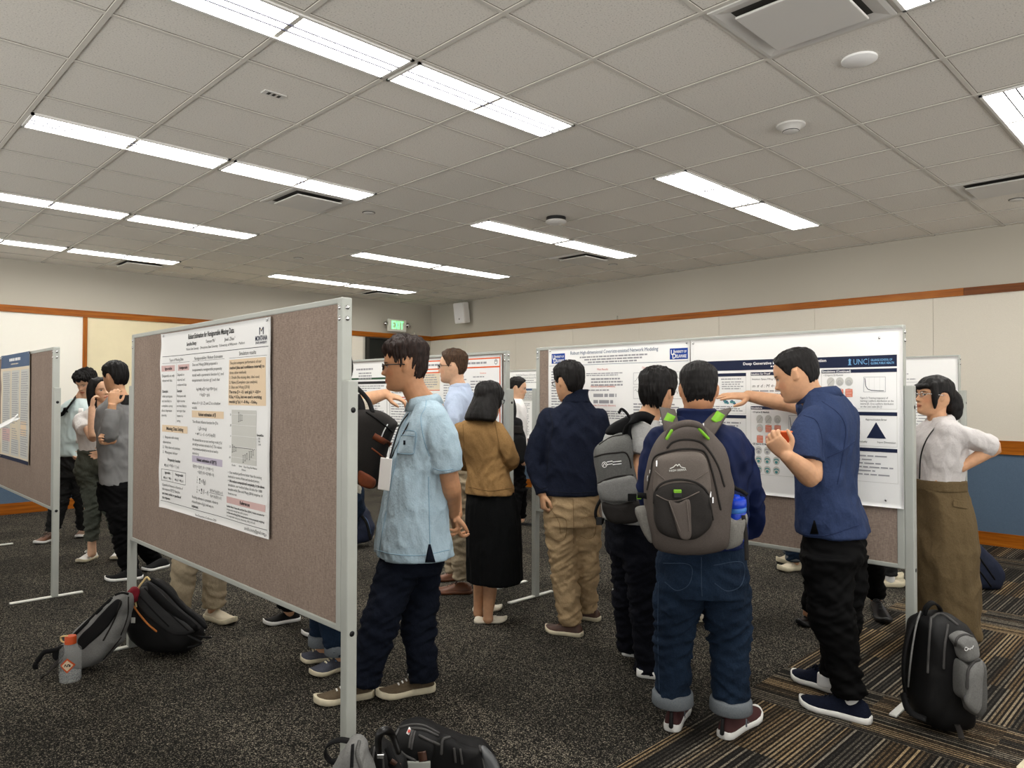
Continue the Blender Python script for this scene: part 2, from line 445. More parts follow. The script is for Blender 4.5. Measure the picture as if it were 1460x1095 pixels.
# right wall: fabric panels with seams, slate-blue dado, oak rails and baseboard
ys = [Y0, -2.62, -1.40, -.18, 1.04, 2.26, 3.48, 4.70, 5.92, 7.14, 8.36, 9.58, WY]
b = MB()
for a, c in zip(ys[:-1], ys[1:]): b.box((WX-.006, (a+c)/2, 1.75), (.012, c-a-.003, 1.45))
struct(b.build('wall_right_fabric', M['panel'], smooth=False))
struct(bx('wall_right_dado', (WX-.010, Y0, .12), (WX, WY, .905), M['dado']))
struct(bx('baseboard_right', (WX-.022, Y0, 0), (WX, WY, .128), M['oak_y']))
struct(bx('trim_1', (WX-.03, Y0, .895), (WX, WY, 1.027), M['oak_y']))
struct(bx('trim_2', (WX-.03, 1.98, 2.468), (WX, WY, 2.545), M['oak_y']))
struct(bx('trim_3', (WX-.031, Y0, 2.468), (WX, 1.977, 2.545), M['oak_dark']))
struct(bx('trim_4', (WX-.028, 6.30, 2.547), (WX, WY, 2.60), M['paint']))              # painted cable raceway above the oak rail
# far wall: white and cream panels, oak mullions, blue dado
struct(bx('wall_far_panel_white', (X0, WY-.012, 1.03), (2.62, WY, 2.47), M['panel_w']))
struct(bx('wall_far_panel_cream', (2.67, WY-.012, 1.03), (5.6, WY, 2.47), M['panel_c']))
struct(bx('wall_far_panel_ivory', (5.65, WY-.012, 1.03), (6.86, WY, 2.47), M['panel']))
struct(bx('wall_far_dado', (X0, WY-.010, .12), (2.62, WY, .93), M['dado']))
struct(bx('wall_far_dado_cream', (2.67, WY-.010, .12), (5.6, WY, 1.03), M['panel_c']))
struct(bx('wall_far_dado_blue', (5.65, WY-.010, .12), (6.86, WY, .93), M['dado']))
struct(bx('baseboard_far', (X0, WY-.022, 0), (6.86, WY, .135), M['oak_x']))
struct(bx('trim_5', (X0, WY-.03, .92), (2.62, WY, 1.05), M['oak_x']))
struct(bx('trim_6', (X0, WY-.03, 2.466), (WX-.03, WY, 2.55), M['oak_x']))
struct(bx('trim_7', (2.62, WY-.032, 0), (2.67, WY, 2.466), M['oak_z']))
struct(bx('trim_8', (5.60, WY-.032, 0), (5.65, WY, 2.466), M['oak_z']))
struct(bx('trim_9', (7.95, WY-.028, 2.552), (WX-.03, WY, 2.60), M['paint']))
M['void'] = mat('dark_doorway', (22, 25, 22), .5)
M['jamb'] = mat('dark_bronze_frame', (46, 44, 40), .5)
d = thing('door_1', 'dark open doorway under the green exit sign', 'doorway', w_loc=(7.42, WY, 0)); struct(d)
bx('doorway_dark_sheet', (-.46, -.012, 0), (.46, -.001, 2.44), M['void'], d); d.children[0].location = (0, -.012, 1.22)  # flat sheet: darkness of the opening is put into its colour
f = MB(); f.box((-.485, -.03, 1.23), (.05, .06, 2.46)); f.box((.485, -.03, 1.23), (.05, .06, 2.46)); f.box((0, -.03, 2.452), (.92, .06, .026))
f.build('door_frame', M['jamb'], d, smooth=False)
# ceiling grid
g = MB()
for j in range(-8, 13):
    if X0 < gx(j) < WX: g.box((gx(j), (Y0+WY)/2, CEIL-.003), (.024, WY-Y0, .007))
for i in range(-16, 12):
    if Y0 < gy(i) < WY: g.box(((X0+WX)/2, gy(i), CEIL-.0025), (WX-X0, .022, .006))
struct(g.build('ceiling_grid', M['tbar'], smooth=False))
s = MB()
for j in range(-8, 13):
    for q in (-.0135, .0135):
        if X0 < gx(j) < WX: s.box((gx(j)+q, (Y0+WY)/2, CEIL-.0005), (.004, WY-Y0, .002))
for i in range(-16, 12):
    for q in (-.0125, .0125):
        if Y0 < gy(i) < WY: s.box(((X0+WX)/2, gy(i)+q, CEIL-.0005), (WX-X0, .004, .002))
struct(s.build('ceiling_edge_shadow_strips', mat('tile_edge_shadow_gap', (118, 113, 104), .9), smooth=False))  # dark strips paint the shadow lines beside the grid bars
# ------------------------------------------------------------------ fluorescent troffers (the room's lamps; a world fill is added at the end)
def emit(name, c, e):
    t = NT(name); t.b.inputs['Base Color'].default_value = (.8, .8, .8, 1)
    t.b.inputs['Emission Color'].default_value = c; t.b.inputs['Emission Strength'].default_value = e; return t.m
LAMP = 19.0
M['lamp'] = emit('fluorescent_diffuser', (1, .975, .93, 1), LAMP)
M['lamp_frame'] = mat('white_lamp_frame', (225, 224, 220), .4)
M['fin'] = mat('lamp_louver_fin', (50, 50, 60), .5)
def troffer(j, i, label):
    """1 x 4 ft fixture: grid x from j to j+2, y from i to i+.5"""
    o = thing('ceiling_light', label, 'ceiling light', w_loc=(gx(j)+T, gy(i)+T*.25, CEIL), group='recessed strip lights')
    L, W = 2*T-.03, T*.5-.02
    fr = MB()
    for q in (-1, 1):
        fr.box((0, q*(W/2-.008), -.007), (L, .016, .014)); fr.box((q*(L/2-.008), 0, -.007), (.016, W, .014))
    fr.build('frame', M['lamp_frame'], o, smooth=False)
    df = MB(); df.box((0, 0, -.003), (L-.034, W-.034, .004)); df.build('diffuser', M['lamp'], o, smooth=False)
    for q in (-.028, .030):
        n = MB(); n.box((0, q, -.012), (L-.034, .008, .006)); n.build('louver_fin', M['fin'], o, smooth=False)
    return o
rows = {-8.0: 'row behind the camera', -4.5: 'row at the top right picture corner', -1.0: 'big row nearest the viewer', 2.5: 'second row inwards', 6.0: 'third row inwards', 9.5: 'row by the far wall'}
pos_w = {0: 'left bank, left half', 2: 'left bank, right half', 6: 'right bank, left half', 8: 'right bank, right half'}
for i, rn in rows.items():
    for j, pn in pos_w.items():
        troffer(j, i, f'strip ceiling light, {rn}, {pn}')
# ------------------------------------------------------------------ square air diffusers, sensors
M['vent'] = mat('white_enamel_vent', (205, 203, 198), .45)
M['dark'] = mat('dark_vent_gap', (58, 56, 52), .8)
def vent(j, i, label):
    o = thing('ceiling_vent', label, 'ceiling vent', w_loc=(gx(j+.5), gy(i+.5), CEIL), group='square ceiling air vents')
    h = T/2-.014
    bk = MB(); bk.box((0, 0, -.002), (2*h-.04, 2*h-.04, .003)); bk.build('throat_shade_plate', M['dark'], o, smooth=False)  # flat dark plate, the shade of the recess put into its colour
    fr = MB(); R = []
    for q, z in ((h, -.002), (h, -.012), (h-.02, -.014), (h-.075, -.003)): R.append([(q, q, z), (-q, q, z), (-q, -q, z), (q, -q, z)])
    fr.rings(R, cap=False); fr.build('flange', M['vent'], o, smooth=False)
    pl = MB(); pl.box((0, 0, -.028), (2*h-.17, 2*h-.17, .012), bev=.005); pl.build('face_plate', M['vent'], o, smooth=False)
    hg = MB()
    hg.box((0, 0, -.0145), (.3, .3, .022))
    hg.build('hanger', M['dark'], o, smooth=False)
vent(3, -4, 'large square ceiling vent at the top edge of the picture, beside a lamp')
vent(3, 3, 'square ceiling vent beside the end of the third lamp row, left of centre')
vent(9, -4, 'square ceiling vent at the right edge near the side wall')
vent(3, 10, 'small square ceiling vent above the far wall at the left')
vent(9, 3, 'square ceiling vent at the end of a lamp pair near the right wall')
vent(9, 10, 'small square ceiling vent in the far corner, touching the last lamp pair')
def disc(name, label, cat, j, i, prof, m, extra=None):
    o = thing(name, label, cat, w_loc=(gx(j), gy(i), CEIL))
    a = np.arange(32)*2*PI/32; b = MB()
    b.rings([np.stack([r*np.cos(a), r*np.sin(a), np.full(32, z)], 1) for r, z in prof]); b.build('housing', m, o, autos=40)
    for nm, pr, mm in extra or []:
        b = MB(); b.rings([np.stack([r*np.cos(a), r*np.sin(a), np.full(32, z)], 1) for r, z in pr]); b.build(nm, mm, o, autos=40)
    return o
disc('smoke_detector', 'white round alarm on a black ring in the middle of the ceiling', 'smoke detector', 6.67, 1.69,
     [(.075, -.03), (.095, -.034), (.098, -.045), (.085, -.058), (.04, -.068), (.01, -.07)], M['vent'], [('mounting_ring', [(.06, 0), (.092, -.002), (.092, -.03), (.06, -.032)], M['black'])])
disc('smoke_detector', 'white round detector on the ceiling tile left of the right-edge lamp', 'smoke detector', 5.53, -2.5,
     [(.0, 0), (.085, -.001), (.085, -.012), (.06, -.022), (.045, -.045), (.02, -.05)], M['vent'], [('sensor_slot', [(.047, -.036), (.049, -.038), (.049, -.042), (.046, -.043)], M['dark'])])
disc('ceiling_speaker_cap', 'plain white disc on the ceiling below the large vent', 'ceiling disc', 4.53, -3.52, [(.0, 0), (.082, -.001), (.082, -.010), (.078, -.013), (.0, -.014)], M['paper'])
for k, (j, i, lb) in enumerate(((4.48, 3.47, 'small sprinkler cap on the tile right of the left vent'), (5.5, 7.5, 'small sprinkler cap between the left and right lamp banks'),
                 (4.37, 10.2, 'tiny sprinkler cap near the far wall at the left'), (10.4, 9.33, 'tiny sprinkler cap in the far right corner of the ceiling'),
                 (10.45, 3.5, 'small sprinkler cap past the right bank vent'), (10.41, -3.49, 'dark thin sprinkler cap at the right picture edge'))):
    disc('ceiling_sprinkler', lb, 'sprinkler', j, i, [(.0, 0), (.05, -.001), (.052, -.006), (.04, -.012), (.0, -.013)], M['vent'], [('rim', [(.054, -.001), (.058, -.002), (.058, -.004), (.054, -.005)], M['dark'])])
o = thing('ceiling_sign', 'small rectangular recessed plate on the upper left ceiling', 'ceiling plate', w_loc=(gx(1.49), gy(.47), CEIL))
bx('plate', (0, 0, 0), (.125, .055, .006), M['vent'], o).location = (0, 0, -.003)
for q in (-.03, .0, .03):
    bx('slot', (0, 0, 0), (.016, .03, .002), M['dark'], o).location = (q, .004*(q > 0), -.0065)
# ------------------------------------------------------------------ wall fittings
o = thing('exit_sign', 'white exit sign with green letters and two lamp heads above the doorway', 'exit sign', w_loc=(7.515, WY, 2.69))
M['sign_white'] = mat('sign_white_plastic', (226, 226, 214), .4)
M['exit_green'] = emit('exit_green_letters', (.05, 1, .18, 1), 1.6)
bx('housing', (0, 0, 0), (.38, .05, .215), M['sign_white'], o, bev=.008).location = (0, -.075, 0)
bx('wall_canopy', (0, 0, 0), (.2, .05, .12), M['sign_white'], o, bev=.008).location = (0, -.027, 0)
lt = MB()
def slab(b, x0, z0, x1, z1, w=.018):
    d = np.array([x1-x0, z1-z0]); n = unit(d); s_ = np.array([-n[1], n[0]])*w/2; a = np.array([x0, z0]); e = np.array([x1, z1])
    b.prism([a-s_, e-s_, e+s_, a+s_], .003, (0, -.1, 0), (1, 0, 0), (0, 0, 1))
for x0, z0, x1, z1 in ((-.115, -.06, -.115, .075), (-.115, .066, -.065, .066), (-.115, .008, -.075, .008), (-.115, -.052, -.065, -.052),
                       (-.045, -.06, .005, .075), (.005, -.06, -.045, .075), (.033, -.06, .033, .075), (.058, .066, .125, .066), (.0915, -.06, .0915, .066)): slab(lt, x0, z0, x1, z1)
lt.build('lettering', M['exit_green'], o, smooth=False)
for q in (-1, 1):
    h = MB(); h.ell((q*.235, -.08, .02), (.042, .04, .042)); hb = h.build('lamp_head', M['steel'], o)
    n = MB(); n.tube([(q*.185, -.08, .02), (q*.21, -.08, .02)], .014); n.build('lamp_arm', M['sign_white'], hb)
o = thing('wall_speaker', 'white loudspeaker tilted on the wall near the far corner', 'speaker', w_loc=(WX, 9.54, 2.89))
Mx = np.array(Matrix.Rotation(math.radians(-8), 3, 'Y'))@rotz(math.radians(14))
b = MB(); b.box((-.16, 0, 0), (.17, .22, .36), M=Mx, bev=.02); b.build('cabinet', mat('white_speaker', (232, 230, 226), .5), o, smooth=False)
b = MB(); b.box(np.array([-.16, 0, 0])+Mx@np.array([-.088, 0, .005]), (.008, .20, .33), M=Mx, bev=.004); b.build('grille', mat('speaker_grille', (214, 212, 210), .7, bump=.5, bsc=900), o, smooth=False)
b = MB(); a = np.arange(14)*2*PI/14; b.ell(np.array([-.16, 0, 0])+Mx@np.array([-.094, 0, -.1]), (.003, .014, .014)); b.build('badge', M['steel'], o)
b = MB(); b.box((-.035, 0, 0), (.07, .05, .12)); b.build('bracket', M['alu'], o, smooth=False)
b = MB(); b.tube([(-.01, .16, .22), (-.06, .2, .12), (-.03, .17, .03), (-.08, .08, .0)], .005, sub=5, n=6); b.build('cable', M['black'], o)
for k, (lx, ly, z, lb, axis) in enumerate(((2.95, WY-.014, .28, 'white power outlet on the far wall behind the grey-trousered woman', 'x'), (8.325, 8.45, .35, 'small white outlet low on the side wall behind the navy sweater man', 'y'))):
    o = thing('wall_outlet', lb, 'outlet', w_loc=(lx, ly, z), rz=0 if axis == 'x' else -PI/2)
    bx('plate', (0, 0, 0), (.16 if axis == 'x' else .075, .008, .115), M['sign_white'], o).location = (0, 0, 0)
    for q in (-.022, .022): bx('socket', (0, 0, 0), (.03, .003, .028), M['alu'], o).location = (0, -.0055, q)
# ------------------------------------------------------------------ display boards (all stand parallel to the side wall, faces towards -x)
TOPZ, BOTZ = 1.80, .62
def board(name_label, x, y0, y1, feet=True, flat0=True):
    """felt pin board: y0 = near end, y1 = far end; front face at x"""
    o = thing('pin_board', name_label, 'pin board', w_loc=(x+.02, (y0+y1)/2, 0), group='felt pin boards on white feet')
    L = y1-y0
    p = MB(); p.box((0, 0, (TOPZ+BOTZ)/2), (.03, L-.02, TOPZ-BOTZ-.02)); p.build('felt_panel', M['felt'], o, smooth=False)
    for nm, c, s in (('top_rail', (0, 0, TOPZ-.011), (.04, L, .022)), ('bottom_rail', (0, 0, BOTZ+.011), (.04, L, .022))):
        b = MB(); b.box((0, 0, 0), s, bev=.004); b.build(nm, M['alu'], o, smooth=False).location = c
    for q in (-1, 1):
        b = MB(); b.box((0, 0, 0), (.042, .034, TOPZ-BOTZ), bev=.005); b.build('side_rail', M['alu'], o, smooth=False).location = (0, q*(L/2-.012), (TOPZ+BOTZ)/2)
        b = MB(); b.box((0, 0, 0), (.042, .042, 1.50), bev=.005); pst = b.build('post', M['alu'], o, smooth=False); pst.location = (.0, q*(L/2+.026), .755)
        for z in (1.40-.755, .62-.755):
            b = MB(); b.tube([(0, -q*-.0215, z), (0, -q*-.019, z)], .010, n=16, round_=False); b.build('bolt_hole', M['black'], pst)
        for z in (TOPZ-.035, TOPZ-.075):
            b = MB(); b.ell((0, q*(L/2+.006), z), (.009, .006, .009)); b.ell((-.021, q*(L/2-.012), z), (.005, .009, .009), nu=12, nv=8); b.build('bolt', M['steel'], o)
        b = MB(); b.box((0, 0, 0), (.45, .034, .012), bev=.004); b.build('foot', M['alu_white'], o, smooth=False).location = (-.045, q*(L/2+.026), .007)
    return o
board('nearest pin board, holding the statistics poster with a bar chart, on the left', 1.367, 2.245, 4.50)
board('pin board at the left edge with a narrow blue and grey poster', 1.312, 6.05, 8.42)
board('middle pin board behind the tan cardigan woman, with the orange ruled poster', 3.87, 3.99, 6.35)
board('large pin board on the right fully covered by two white posters', 3.80, 1.165, 3.60)
board('far pin board at the right behind the olive skirt woman', 6.85, 1.67, 4.05)
board('far pin board seen between the cardigan woman and the navy sweater man', 6.85, 6.28, 8.62)
# ------------------------------------------------------------------ lettering
_tx = []
def text_geo(items):
    """items: (string, size, bold) -> list of (verts (n,3), faces)"""
    obs = []
    for s, size, bold in items:
        cu = bpy.data.curves.new('t', 'FONT'); cu.body = s; cu.size = size; cu.resolution_u = 2
        if bold: cu.offset = size*.022
        ob = bpy.data.objects.new('t', cu); C.objects.link(ob); obs.append(ob)
    dg = bpy.context.evaluated_depsgraph_get(); out = []
    for ob in obs:
        me = ob.evaluated_get(dg).to_mesh()
        v = np.array([q.co[:] for q in me.vertices]) if len(me.vertices) else np.zeros((0, 3))
        out.append((v, [tuple(p.vertices) for p in me.polygons])); ob.evaluated_get(dg).to_mesh_clear()
    for ob in obs:
        cu = ob.data; bpy.data.objects.remove(ob); bpy.data.curves.remove(cu)
    return out
class Poster:
    """sheet pinned on a board: u to the viewer's right (-y), v downwards from its top left corner"""
    def __init__(s, label, x, y_left, z_top, w, h, name='poster', wave=0.003, curl=0, paper='paper', seed=1):
        s.o = thing(name, label, 'poster', w_loc=(x, y_left, z_top)); s.w, s.h, s.wave, s.curl, s.seed = w, h, wave, curl, seed
        nu, nv = 48, 40; U, W = np.meshgrid(np.linspace(0, w, nu), np.linspace(0, h, nv)); U, W = U.ravel(), W.ravel()
        A = s.at(U, W, 0); B = s.at(U, W, -.0012)
        f = []
        for j in range(nv-1):
            for i in range(nu-1):
                a = j*nu+i; f += [(a, a+nu, a+nu+1, a+1)]
        m = MB(); m.add(A, f); m.add(B, [q[::-1] for q in f])
        ed = [j*nu for j in range(nv)]+[(nv-1)*nu+i for i in range(1, nu)]+[j*nu+nu-1 for j in range(nv-2, -1, -1)]+[i for i in range(nu-2, 0, -1)]
        m.f += [(ed[k], ed[(k+1) % len(ed)], ed[(k+1) % len(ed)]+nu*nv, ed[k]+nu*nv) for k in range(len(ed))]
        m.build('sheet', M[paper], s.o); s.txt = []; s.g = {}
    def at(s, u, v, off):
        u, v = np.asarray(u, float), np.asarray(v, float)
        P = np.stack([u*4, v*4, np.full_like(u, s.seed)], 1)
        d = .004+s.wave*(noise3(P)+.4)+s.curl*np.exp(-u/.05)*(.6+.8*noise3(np.stack([u*0, v*5, u*0+s.seed], 1)))
        return np.stack([-(np.maximum(d, .002)+off), -u, -v], 1)
    def layer(s, col, part):
        return s.g.setdefault((part, col), MB())
    def put(s, V, F, col, part, off=.0012):
        s.layer(col, part).add(s.at(V[:, 0], V[:, 1], off+V[:, 2] if V.shape[1] > 2 else off), F)
    def rect(s, u0, v0, u1, v1, col, part='panel', off=.0009):
        n = max(2, int((u1-u0)/.02)+1); m = max(2, int((v1-v0)/.02)+1)
        U, W = np.meshgrid(np.linspace(u0, u1, n), np.linspace(v0, v1, m)); f = [(j*n+i, (j+1)*n+i, (j+1)*n+i+1, j*n+i+1) for j in range(m-1) for i in range(n-1)]
        s.layer(col, part).add(s.at(U.ravel(), W.ravel(), off), f)
    def frame(s, u0, v0, u1, v1, col, t=.0018, part='outline', off=.0013):
        s.rect(u0, v0, u1, v0+t, col, part, off); s.rect(u0, v1-t, u1, v1, col, part, off); s.rect(u0, v0, u0+t, v1, col, part, off); s.rect(u1-t, v0, u1, v1, col, part, off)
    def line(s, pts, col, t=.0016, part='drawing', off=.0014):
        P = np.asarray(pts, float); V = []; F = []
        for a, b in zip(P[:-1], P[1:]):
            d = unit(b-a); n = np.array([-d[1], d[0]])*t/2; k = len(V); V += [a-n, a+n, b+n, b-n]; F += [(k, k+1, k+2, k+3)]
        s.put(np.array(V), F, col, part, off)
    def poly(s, pts, col, part='drawing', off=.0014):
        s.put(np.asarray(pts, float), [tuple(range(len(pts)))[::-1]], col, part, off)
    def disc(s, u, v, r, col, part='drawing', off=.0015, r2=None, n=18):
        a = np.arange(n)*2*PI/n; s.poly(np.stack([u+r*np.cos(a), v+(r2 or r)*np.sin(a)], 1), col, part, off)
    def t(s, txt, u, v, size, col='ink', w=None, al='l', bold=False, part='lettering', off=.0016, it=0):
        """v = baseline; w squeezes or stretches to a width"""
        s.txt.append((txt, u, v, size, col, w, al, bold, part, off, it))
    def bars(s, u0, v0, u1, v1, rows, col='ink_grey', hgt=.45, seed=0, ragged=.2, part='small_print', words=True):
        """print too small to read in the photo: word-length strokes"""
        rn = random.Random(seed*131+int(u0*1000)+int(v0*977)); st = (v1-v0)/rows
        for k in range(rows):
            e = u1-(u1-u0)*rn.random()*ragged*(3 if rn.random() < .2 else 1); u = u0; v = v0+k*st
            while u < e:
                q = min(e, u+st*rn.uniform(.8, 3.2)) if words else e
                s.rect(u, v, q, v+st*hgt, col, part, .0011); u = q+st*.35
    def done(s):
        G = text_geo([(q[0], q[3], q[7]) for q in s.txt])
        for (V, F), (txt, u, v, size, col, w, al, bold, part, off, it) in zip(G, s.txt):
            if not len(V): continue
            x = V[:, 0]+it*V[:, 1]; y = V[:, 1]; tw = x.max()
            if w: x = x*(w/tw); tw = w
            x = x-(tw/2 if al == 'c' else tw if al == 'r' else 0)
            s.layer(col, part).add(s.at(u+x, v-y, off), F)
        for (part, col), m in s.g.items():
            if m.n: m.build(part, M[col], s.o, smooth=False)
        return s.o
def pin(p, u, v):
    b = MB(); q = p.at(np.array([u]), np.array([v]), .004)[0]; b.ell(q, (.004, .006, .006), nu=10, nv=6); b.build('push_pin', M['steel'], p.o)
# ---- the statistics poster on the nearest board
P = Poster('white statistics poster with tan and grey panels on the nearest board', 1.366, 3.977, 1.770, 1.205, .90, curl=.022, wave=.006, paper='paper_b')
P.t('Robust Estimation for Nonignorable Missing Data', .338, .044, .034, w=.52, bold=True, it=.12)
P.t('Samidha Shetty', .318, .076, .024, w=.13, bold=True, it=.15); P.t('1', .452, .068, .012)
P.t('Yanyuan Ma', .556, .074, .022, w=.10, it=.1); P.t('2', .66, .067, .012)
P.t('Jiwei Zhao', .762, .076, .022, w=.10, it=.1); P.t('3', .866, .068, .012)
for tx_, u, w in (('Montana State University', .315, .16), ('2', .492, .006), ('Pennsylvania State University', .50, .19), ('3', .705, .006), ('University of Wisconsin - Madison', .715, .26)):
    P.t(tx_, u, .099, .0175, w=w)
P.t('M', 1.128, .068, .045, 'ink_navy', w=.042, al='c'); P.rect(1.122, .045, 1.134, .05, 'ink_tan', 'lettering', .0018)
P.t('MONTANA', 1.128, .092, .028, 'ink_navy', w=.105, al='c', bold=True); P.t('STATE UNIVERSITY', 1.128, .106, .0135, 'ink_navy', w=.10, al='c', bold=True)
P.rect(.02, .118, 1.19, .1205, 'ink', 'rule')
P.t('Types of Missing Data', .099, .146, .02, w=.18); P.t('Nonignorability / Robust Estimation', .422, .149, .021, w=.32); P.t('Simulation results', .918, .146, .024, w=.165)
for u0, u1 in ((.02, .36), (.40, .76), (.81, 1.18)): P.rect(u0, .154, u1, .1552, 'ink', 'rule')
P.rect(.013, .166, .166, .196, 'ink_pink'); P.rect(.208, .166, .355, .196, 'ink_pink'); P.rect(.19, .16, .1912, .46, 'ink', 'rule')
P.t('Ignorable', .09, .188, .02, al='c', bold=True, w=.085); P.t('Nonignorable', .281, .188, .02, al='c', bold=True, w=.11)
for k, q in enumerate(('Depends on only', 'observed data')): P.t(q, .014, .225+k*.024, .0185, w=(.15, .12)[k])
for k, q in enumerate(('Depends on', 'observed and', 'unobserved data')): P.t(q, .203, .222+k*.025, .0185)
P.t('Example:', .014, .305, .0185, bold=True); P.t('Example:', .203, .303, .0185, bold=True)
for k, q in enumerate(('older participants', 'are less likely to', 'complete a survey', 'about depression', 'severity.')): P.t(q, .014, .33+k*.0245, .0175)
for k, q in enumerate(('Participants with', 'higher incomes', 'are more likely to', 'not report their', 'income in a', 'survey.')): P.t(q, .203, .328+k*.0248, .0175)
P.rect(.021, .472, .341, .507, 'ink_peach'); P.t('Missing Data Setting', .18, .497, .024, al='c', bold=True, w=.22)
for k, q in enumerate(('1.  Response with missing', 'observations', '2.  Fully observed covariates', '3.  Missingness indicator')): P.t(q, .03, .54+k*.026, .019)
P.t('Propensity function', .09, .655, .02, bold=True, w=.16); P.t('\u03c0(y,x) = Pr(R = 1 | y,x)', .05, .684, .02)
P.frame(.022, .700, .321, .760, 'ink'); P.rect(.155, .70, .1565, .76, 'ink', 'rule'); P.t('Ignorable', .09, .722, .018, al='c', bold=True); P.t('Nonignorable', .24, .722, .018, al='c', bold=True)
P.t('\u03c0(y,x) = \u03c0(x)', .09, .748, .018, al='c'); P.t('\u03c0(y,x) = \u03c0(y,x)', .24, .748, .018, al='c')
for k, q in enumerate(('Quantity of interest is a function of', 'the response E{f(Y)}. Examples', 'are mean, median or quantiles of', 'the response.')): P.t(q, .03, .786+k*.022, .018, bold=k > 1)
for k, q in enumerate(('Shao and Wang (2016) proposed a', 'nonparametric nonignorable propensity', 'model with a parametric function h( ) and', 'nonparametric function g( ) such that')): P.t(q, .398, .178+k*.025, .0195, w=(.29, .34, .36, .32)[k])
P.t('logit \u03c0(y,x;\u03b2) = logit P(R=1|y,x)', .45, .295, .0195, w=.24); P.t('= h(y;\u03b2) + g(u),', .49, .322, .0195)
P.t('where X = (U, Z) and Z is a shadow', .40, .362, .0195, w=.33); P.t('variable.', .40, .385, .0195)
P.rect(.396, .392, .762, .425, 'ink_peach'); P.t('Robust estimation of \u03b2', .58, .417, .023, al='c', bold=True, w=.2)
P.t('The efficient influence function for \u03b2 is', .404, .452, .0195, w=.30); P.t('S  (\u03b2; r,ry,x,g)', .47, .482, .02); P.t('eff', .482, .488, .012); P.t('= r\u03c0\u207b\u00b9(...) - (1 - r) e^{-h(y;\u03b2)}', .44, .508, .018, w=.24)
for k, q in enumerate(('We showed that we can use a working model g*(u)', 'and still get consistent estimation for \u03b2. This reduces', 'computational complexity as we do not need to', 'estimate g.')): P.t(q, .404, .538+k*.0215, .018, w=(.345, .345, .31, .08)[k])
P.rect(.398, .608, .758, .640, 'ink_mauve'); P.t('Robust estimation of E{f(Y)}', .578, .632, .022, al='c', bold=True, w=.24)
for k, q in enumerate(('E{f(Y)} = E{f(Y) | R = 1} Pr(R = 1)', '+ E{f(Y) | R = 0} Pr(R = 0)')): P.t(q, .41+.06*k, .665+k*.024, .0185)
P.t('1', .465, .716, .018); P.rect(.46, .721, .478, .7225, 'ink', 'rule'); P.t('n', .464, .737, .018); P.t('\u2211 r f(y)', .49, .732, .028)
P.t('1', .465, .762, .018); P.rect(.46, .767, .478, .7685, 'ink', 'rule'); P.t('n', .464, .783, .018); P.t('+ \u2211 (1 - r)', .49, .778, .027); P.t('E{f(Y)e^{-h(y;\u03b2)} | x,1}', .62, .762, .017, w=.14); P.rect(.61, .767, .765, .7685, 'ink', 'rule'); P.t('E{e^{-h(y;\u03b2)} | x,1}', .625, .786, .017, w=.12)
for k, q in enumerate(('Resulting estimator is consistent, robust to', 'misspecification of g(u) and easy to', 'implement.')): P.t(q, .408, .812+k*.022, .0185, w=(.30, .25, .08)[k], bold=k == 2)
P.rect(.812, .162, 1.168, .362, 'ink_peach')
for k, q in enumerate(('The plot compares performance of our', 'method (bias and confidence interval) to', 'three other methods:', '1. Oracle (No missing data, ideal case)', '2. Naive (Complete case analysis)', '3. Shao and Wang (2016)', 'The true \u03b2 = -0.1 and g(u) = -0.8 +', '0.2u\u2081 + 0.2u\u2082 but we used a working', 'model g*(u) = -0.4u\u2081 - 0.6u\u2082')):
    P.t(q, .822, .183+k*.0212, .0185, w=(.31, .335, .17, .29, .27, .20, .30, .31, .27)[k], bold=k in (1, 6, 7, 8))
P.rect(.846, .382, 1.087, .613, 'ink_chart', 'chart_ground')
for k in range(5): P.rect(.846, .40+k*.047, 1.087, .4012+k*.047, 'ink_white', 'grid_line', .0012)
P.rect(.846, .544, 1.087, .546, 'ink', 'zero_line')
for u, a, c in ((.92, .392, .432), (.937, .402, .428), (.953, .403, .426), (.857, .535, .567), (.873, .540, .563), (.89, .545, .56), (.962, .575, .605), (.98, .572, .597), (.998, .565, .588), (1.022, .555, .59), (1.04, .553, .578), (1.058, .548, .568)):
    P.rect(u-.0012, a, u+.0012, c, 'ink', 'error_bar', .0016); P.rect(u-.006, a, u+.006, a+.0018, 'ink', 'error_bar', .0016); P.rect(u-.006, c, u+.006, c+.0018, 'ink', 'error_bar', .0016)
for k, q in enumerate(('50', '25', '0', '-25', '-50')): P.t(q, .84, .408+k*.047, .013, al='r')
P.t('SampleSize', 1.094, .488, .0135, bold=True)
for k, q in enumerate(('200', '500', '1000')): P.t('|  '+q, 1.096, .502+k*.012, .012)
for q, u in (('Oracle', .87), ('Naive', .935), ('Shao-Wang', .995), ('Our Method', 1.06)): P.t(q, u, .628, .0125, al='c')
P.t('Method', .966, .642, .0125, al='c')
for k, q in enumerate(('\u2022  Our method performs better than the existing', 'methods in terms of bias and standard errors.', '\u2022  We reduce computational complexity. In the above', 'simulation, our method takes 16 mins for 1000', 'samples while Shao and Wang (2016) requires 14', 'hours to run.')): P.t(q, .817, .663+k*.0185, .0165, w=(.32, .30, .345, .325, .33, .09)[k], bold=k == 2)
P.rect(.80, .766, 1.172, .794, 'ink_pink'); P.t('References', .985, .787, .022, al='c', bold=True)
for k, q in enumerate(('Samidha Shetty, Yanyuan Ma, and Jiwei Zhao (2024+). Robust estimation for', 'nonignorable missing data. arXiv preprint', 'Jun Shao and Lei Wang (2016). Semiparametric inverse propensity weighting', 'for nonignorable missing data. Biometrika, 103(1):175-187.')): P.t(q, .80, .812+k*.014, .0115, w=(.365, .22, .365, .29)[k], bold=k in (0, 2))
P.rect(.014, .8635, 1.19, .8655, 'ink', 'rule')
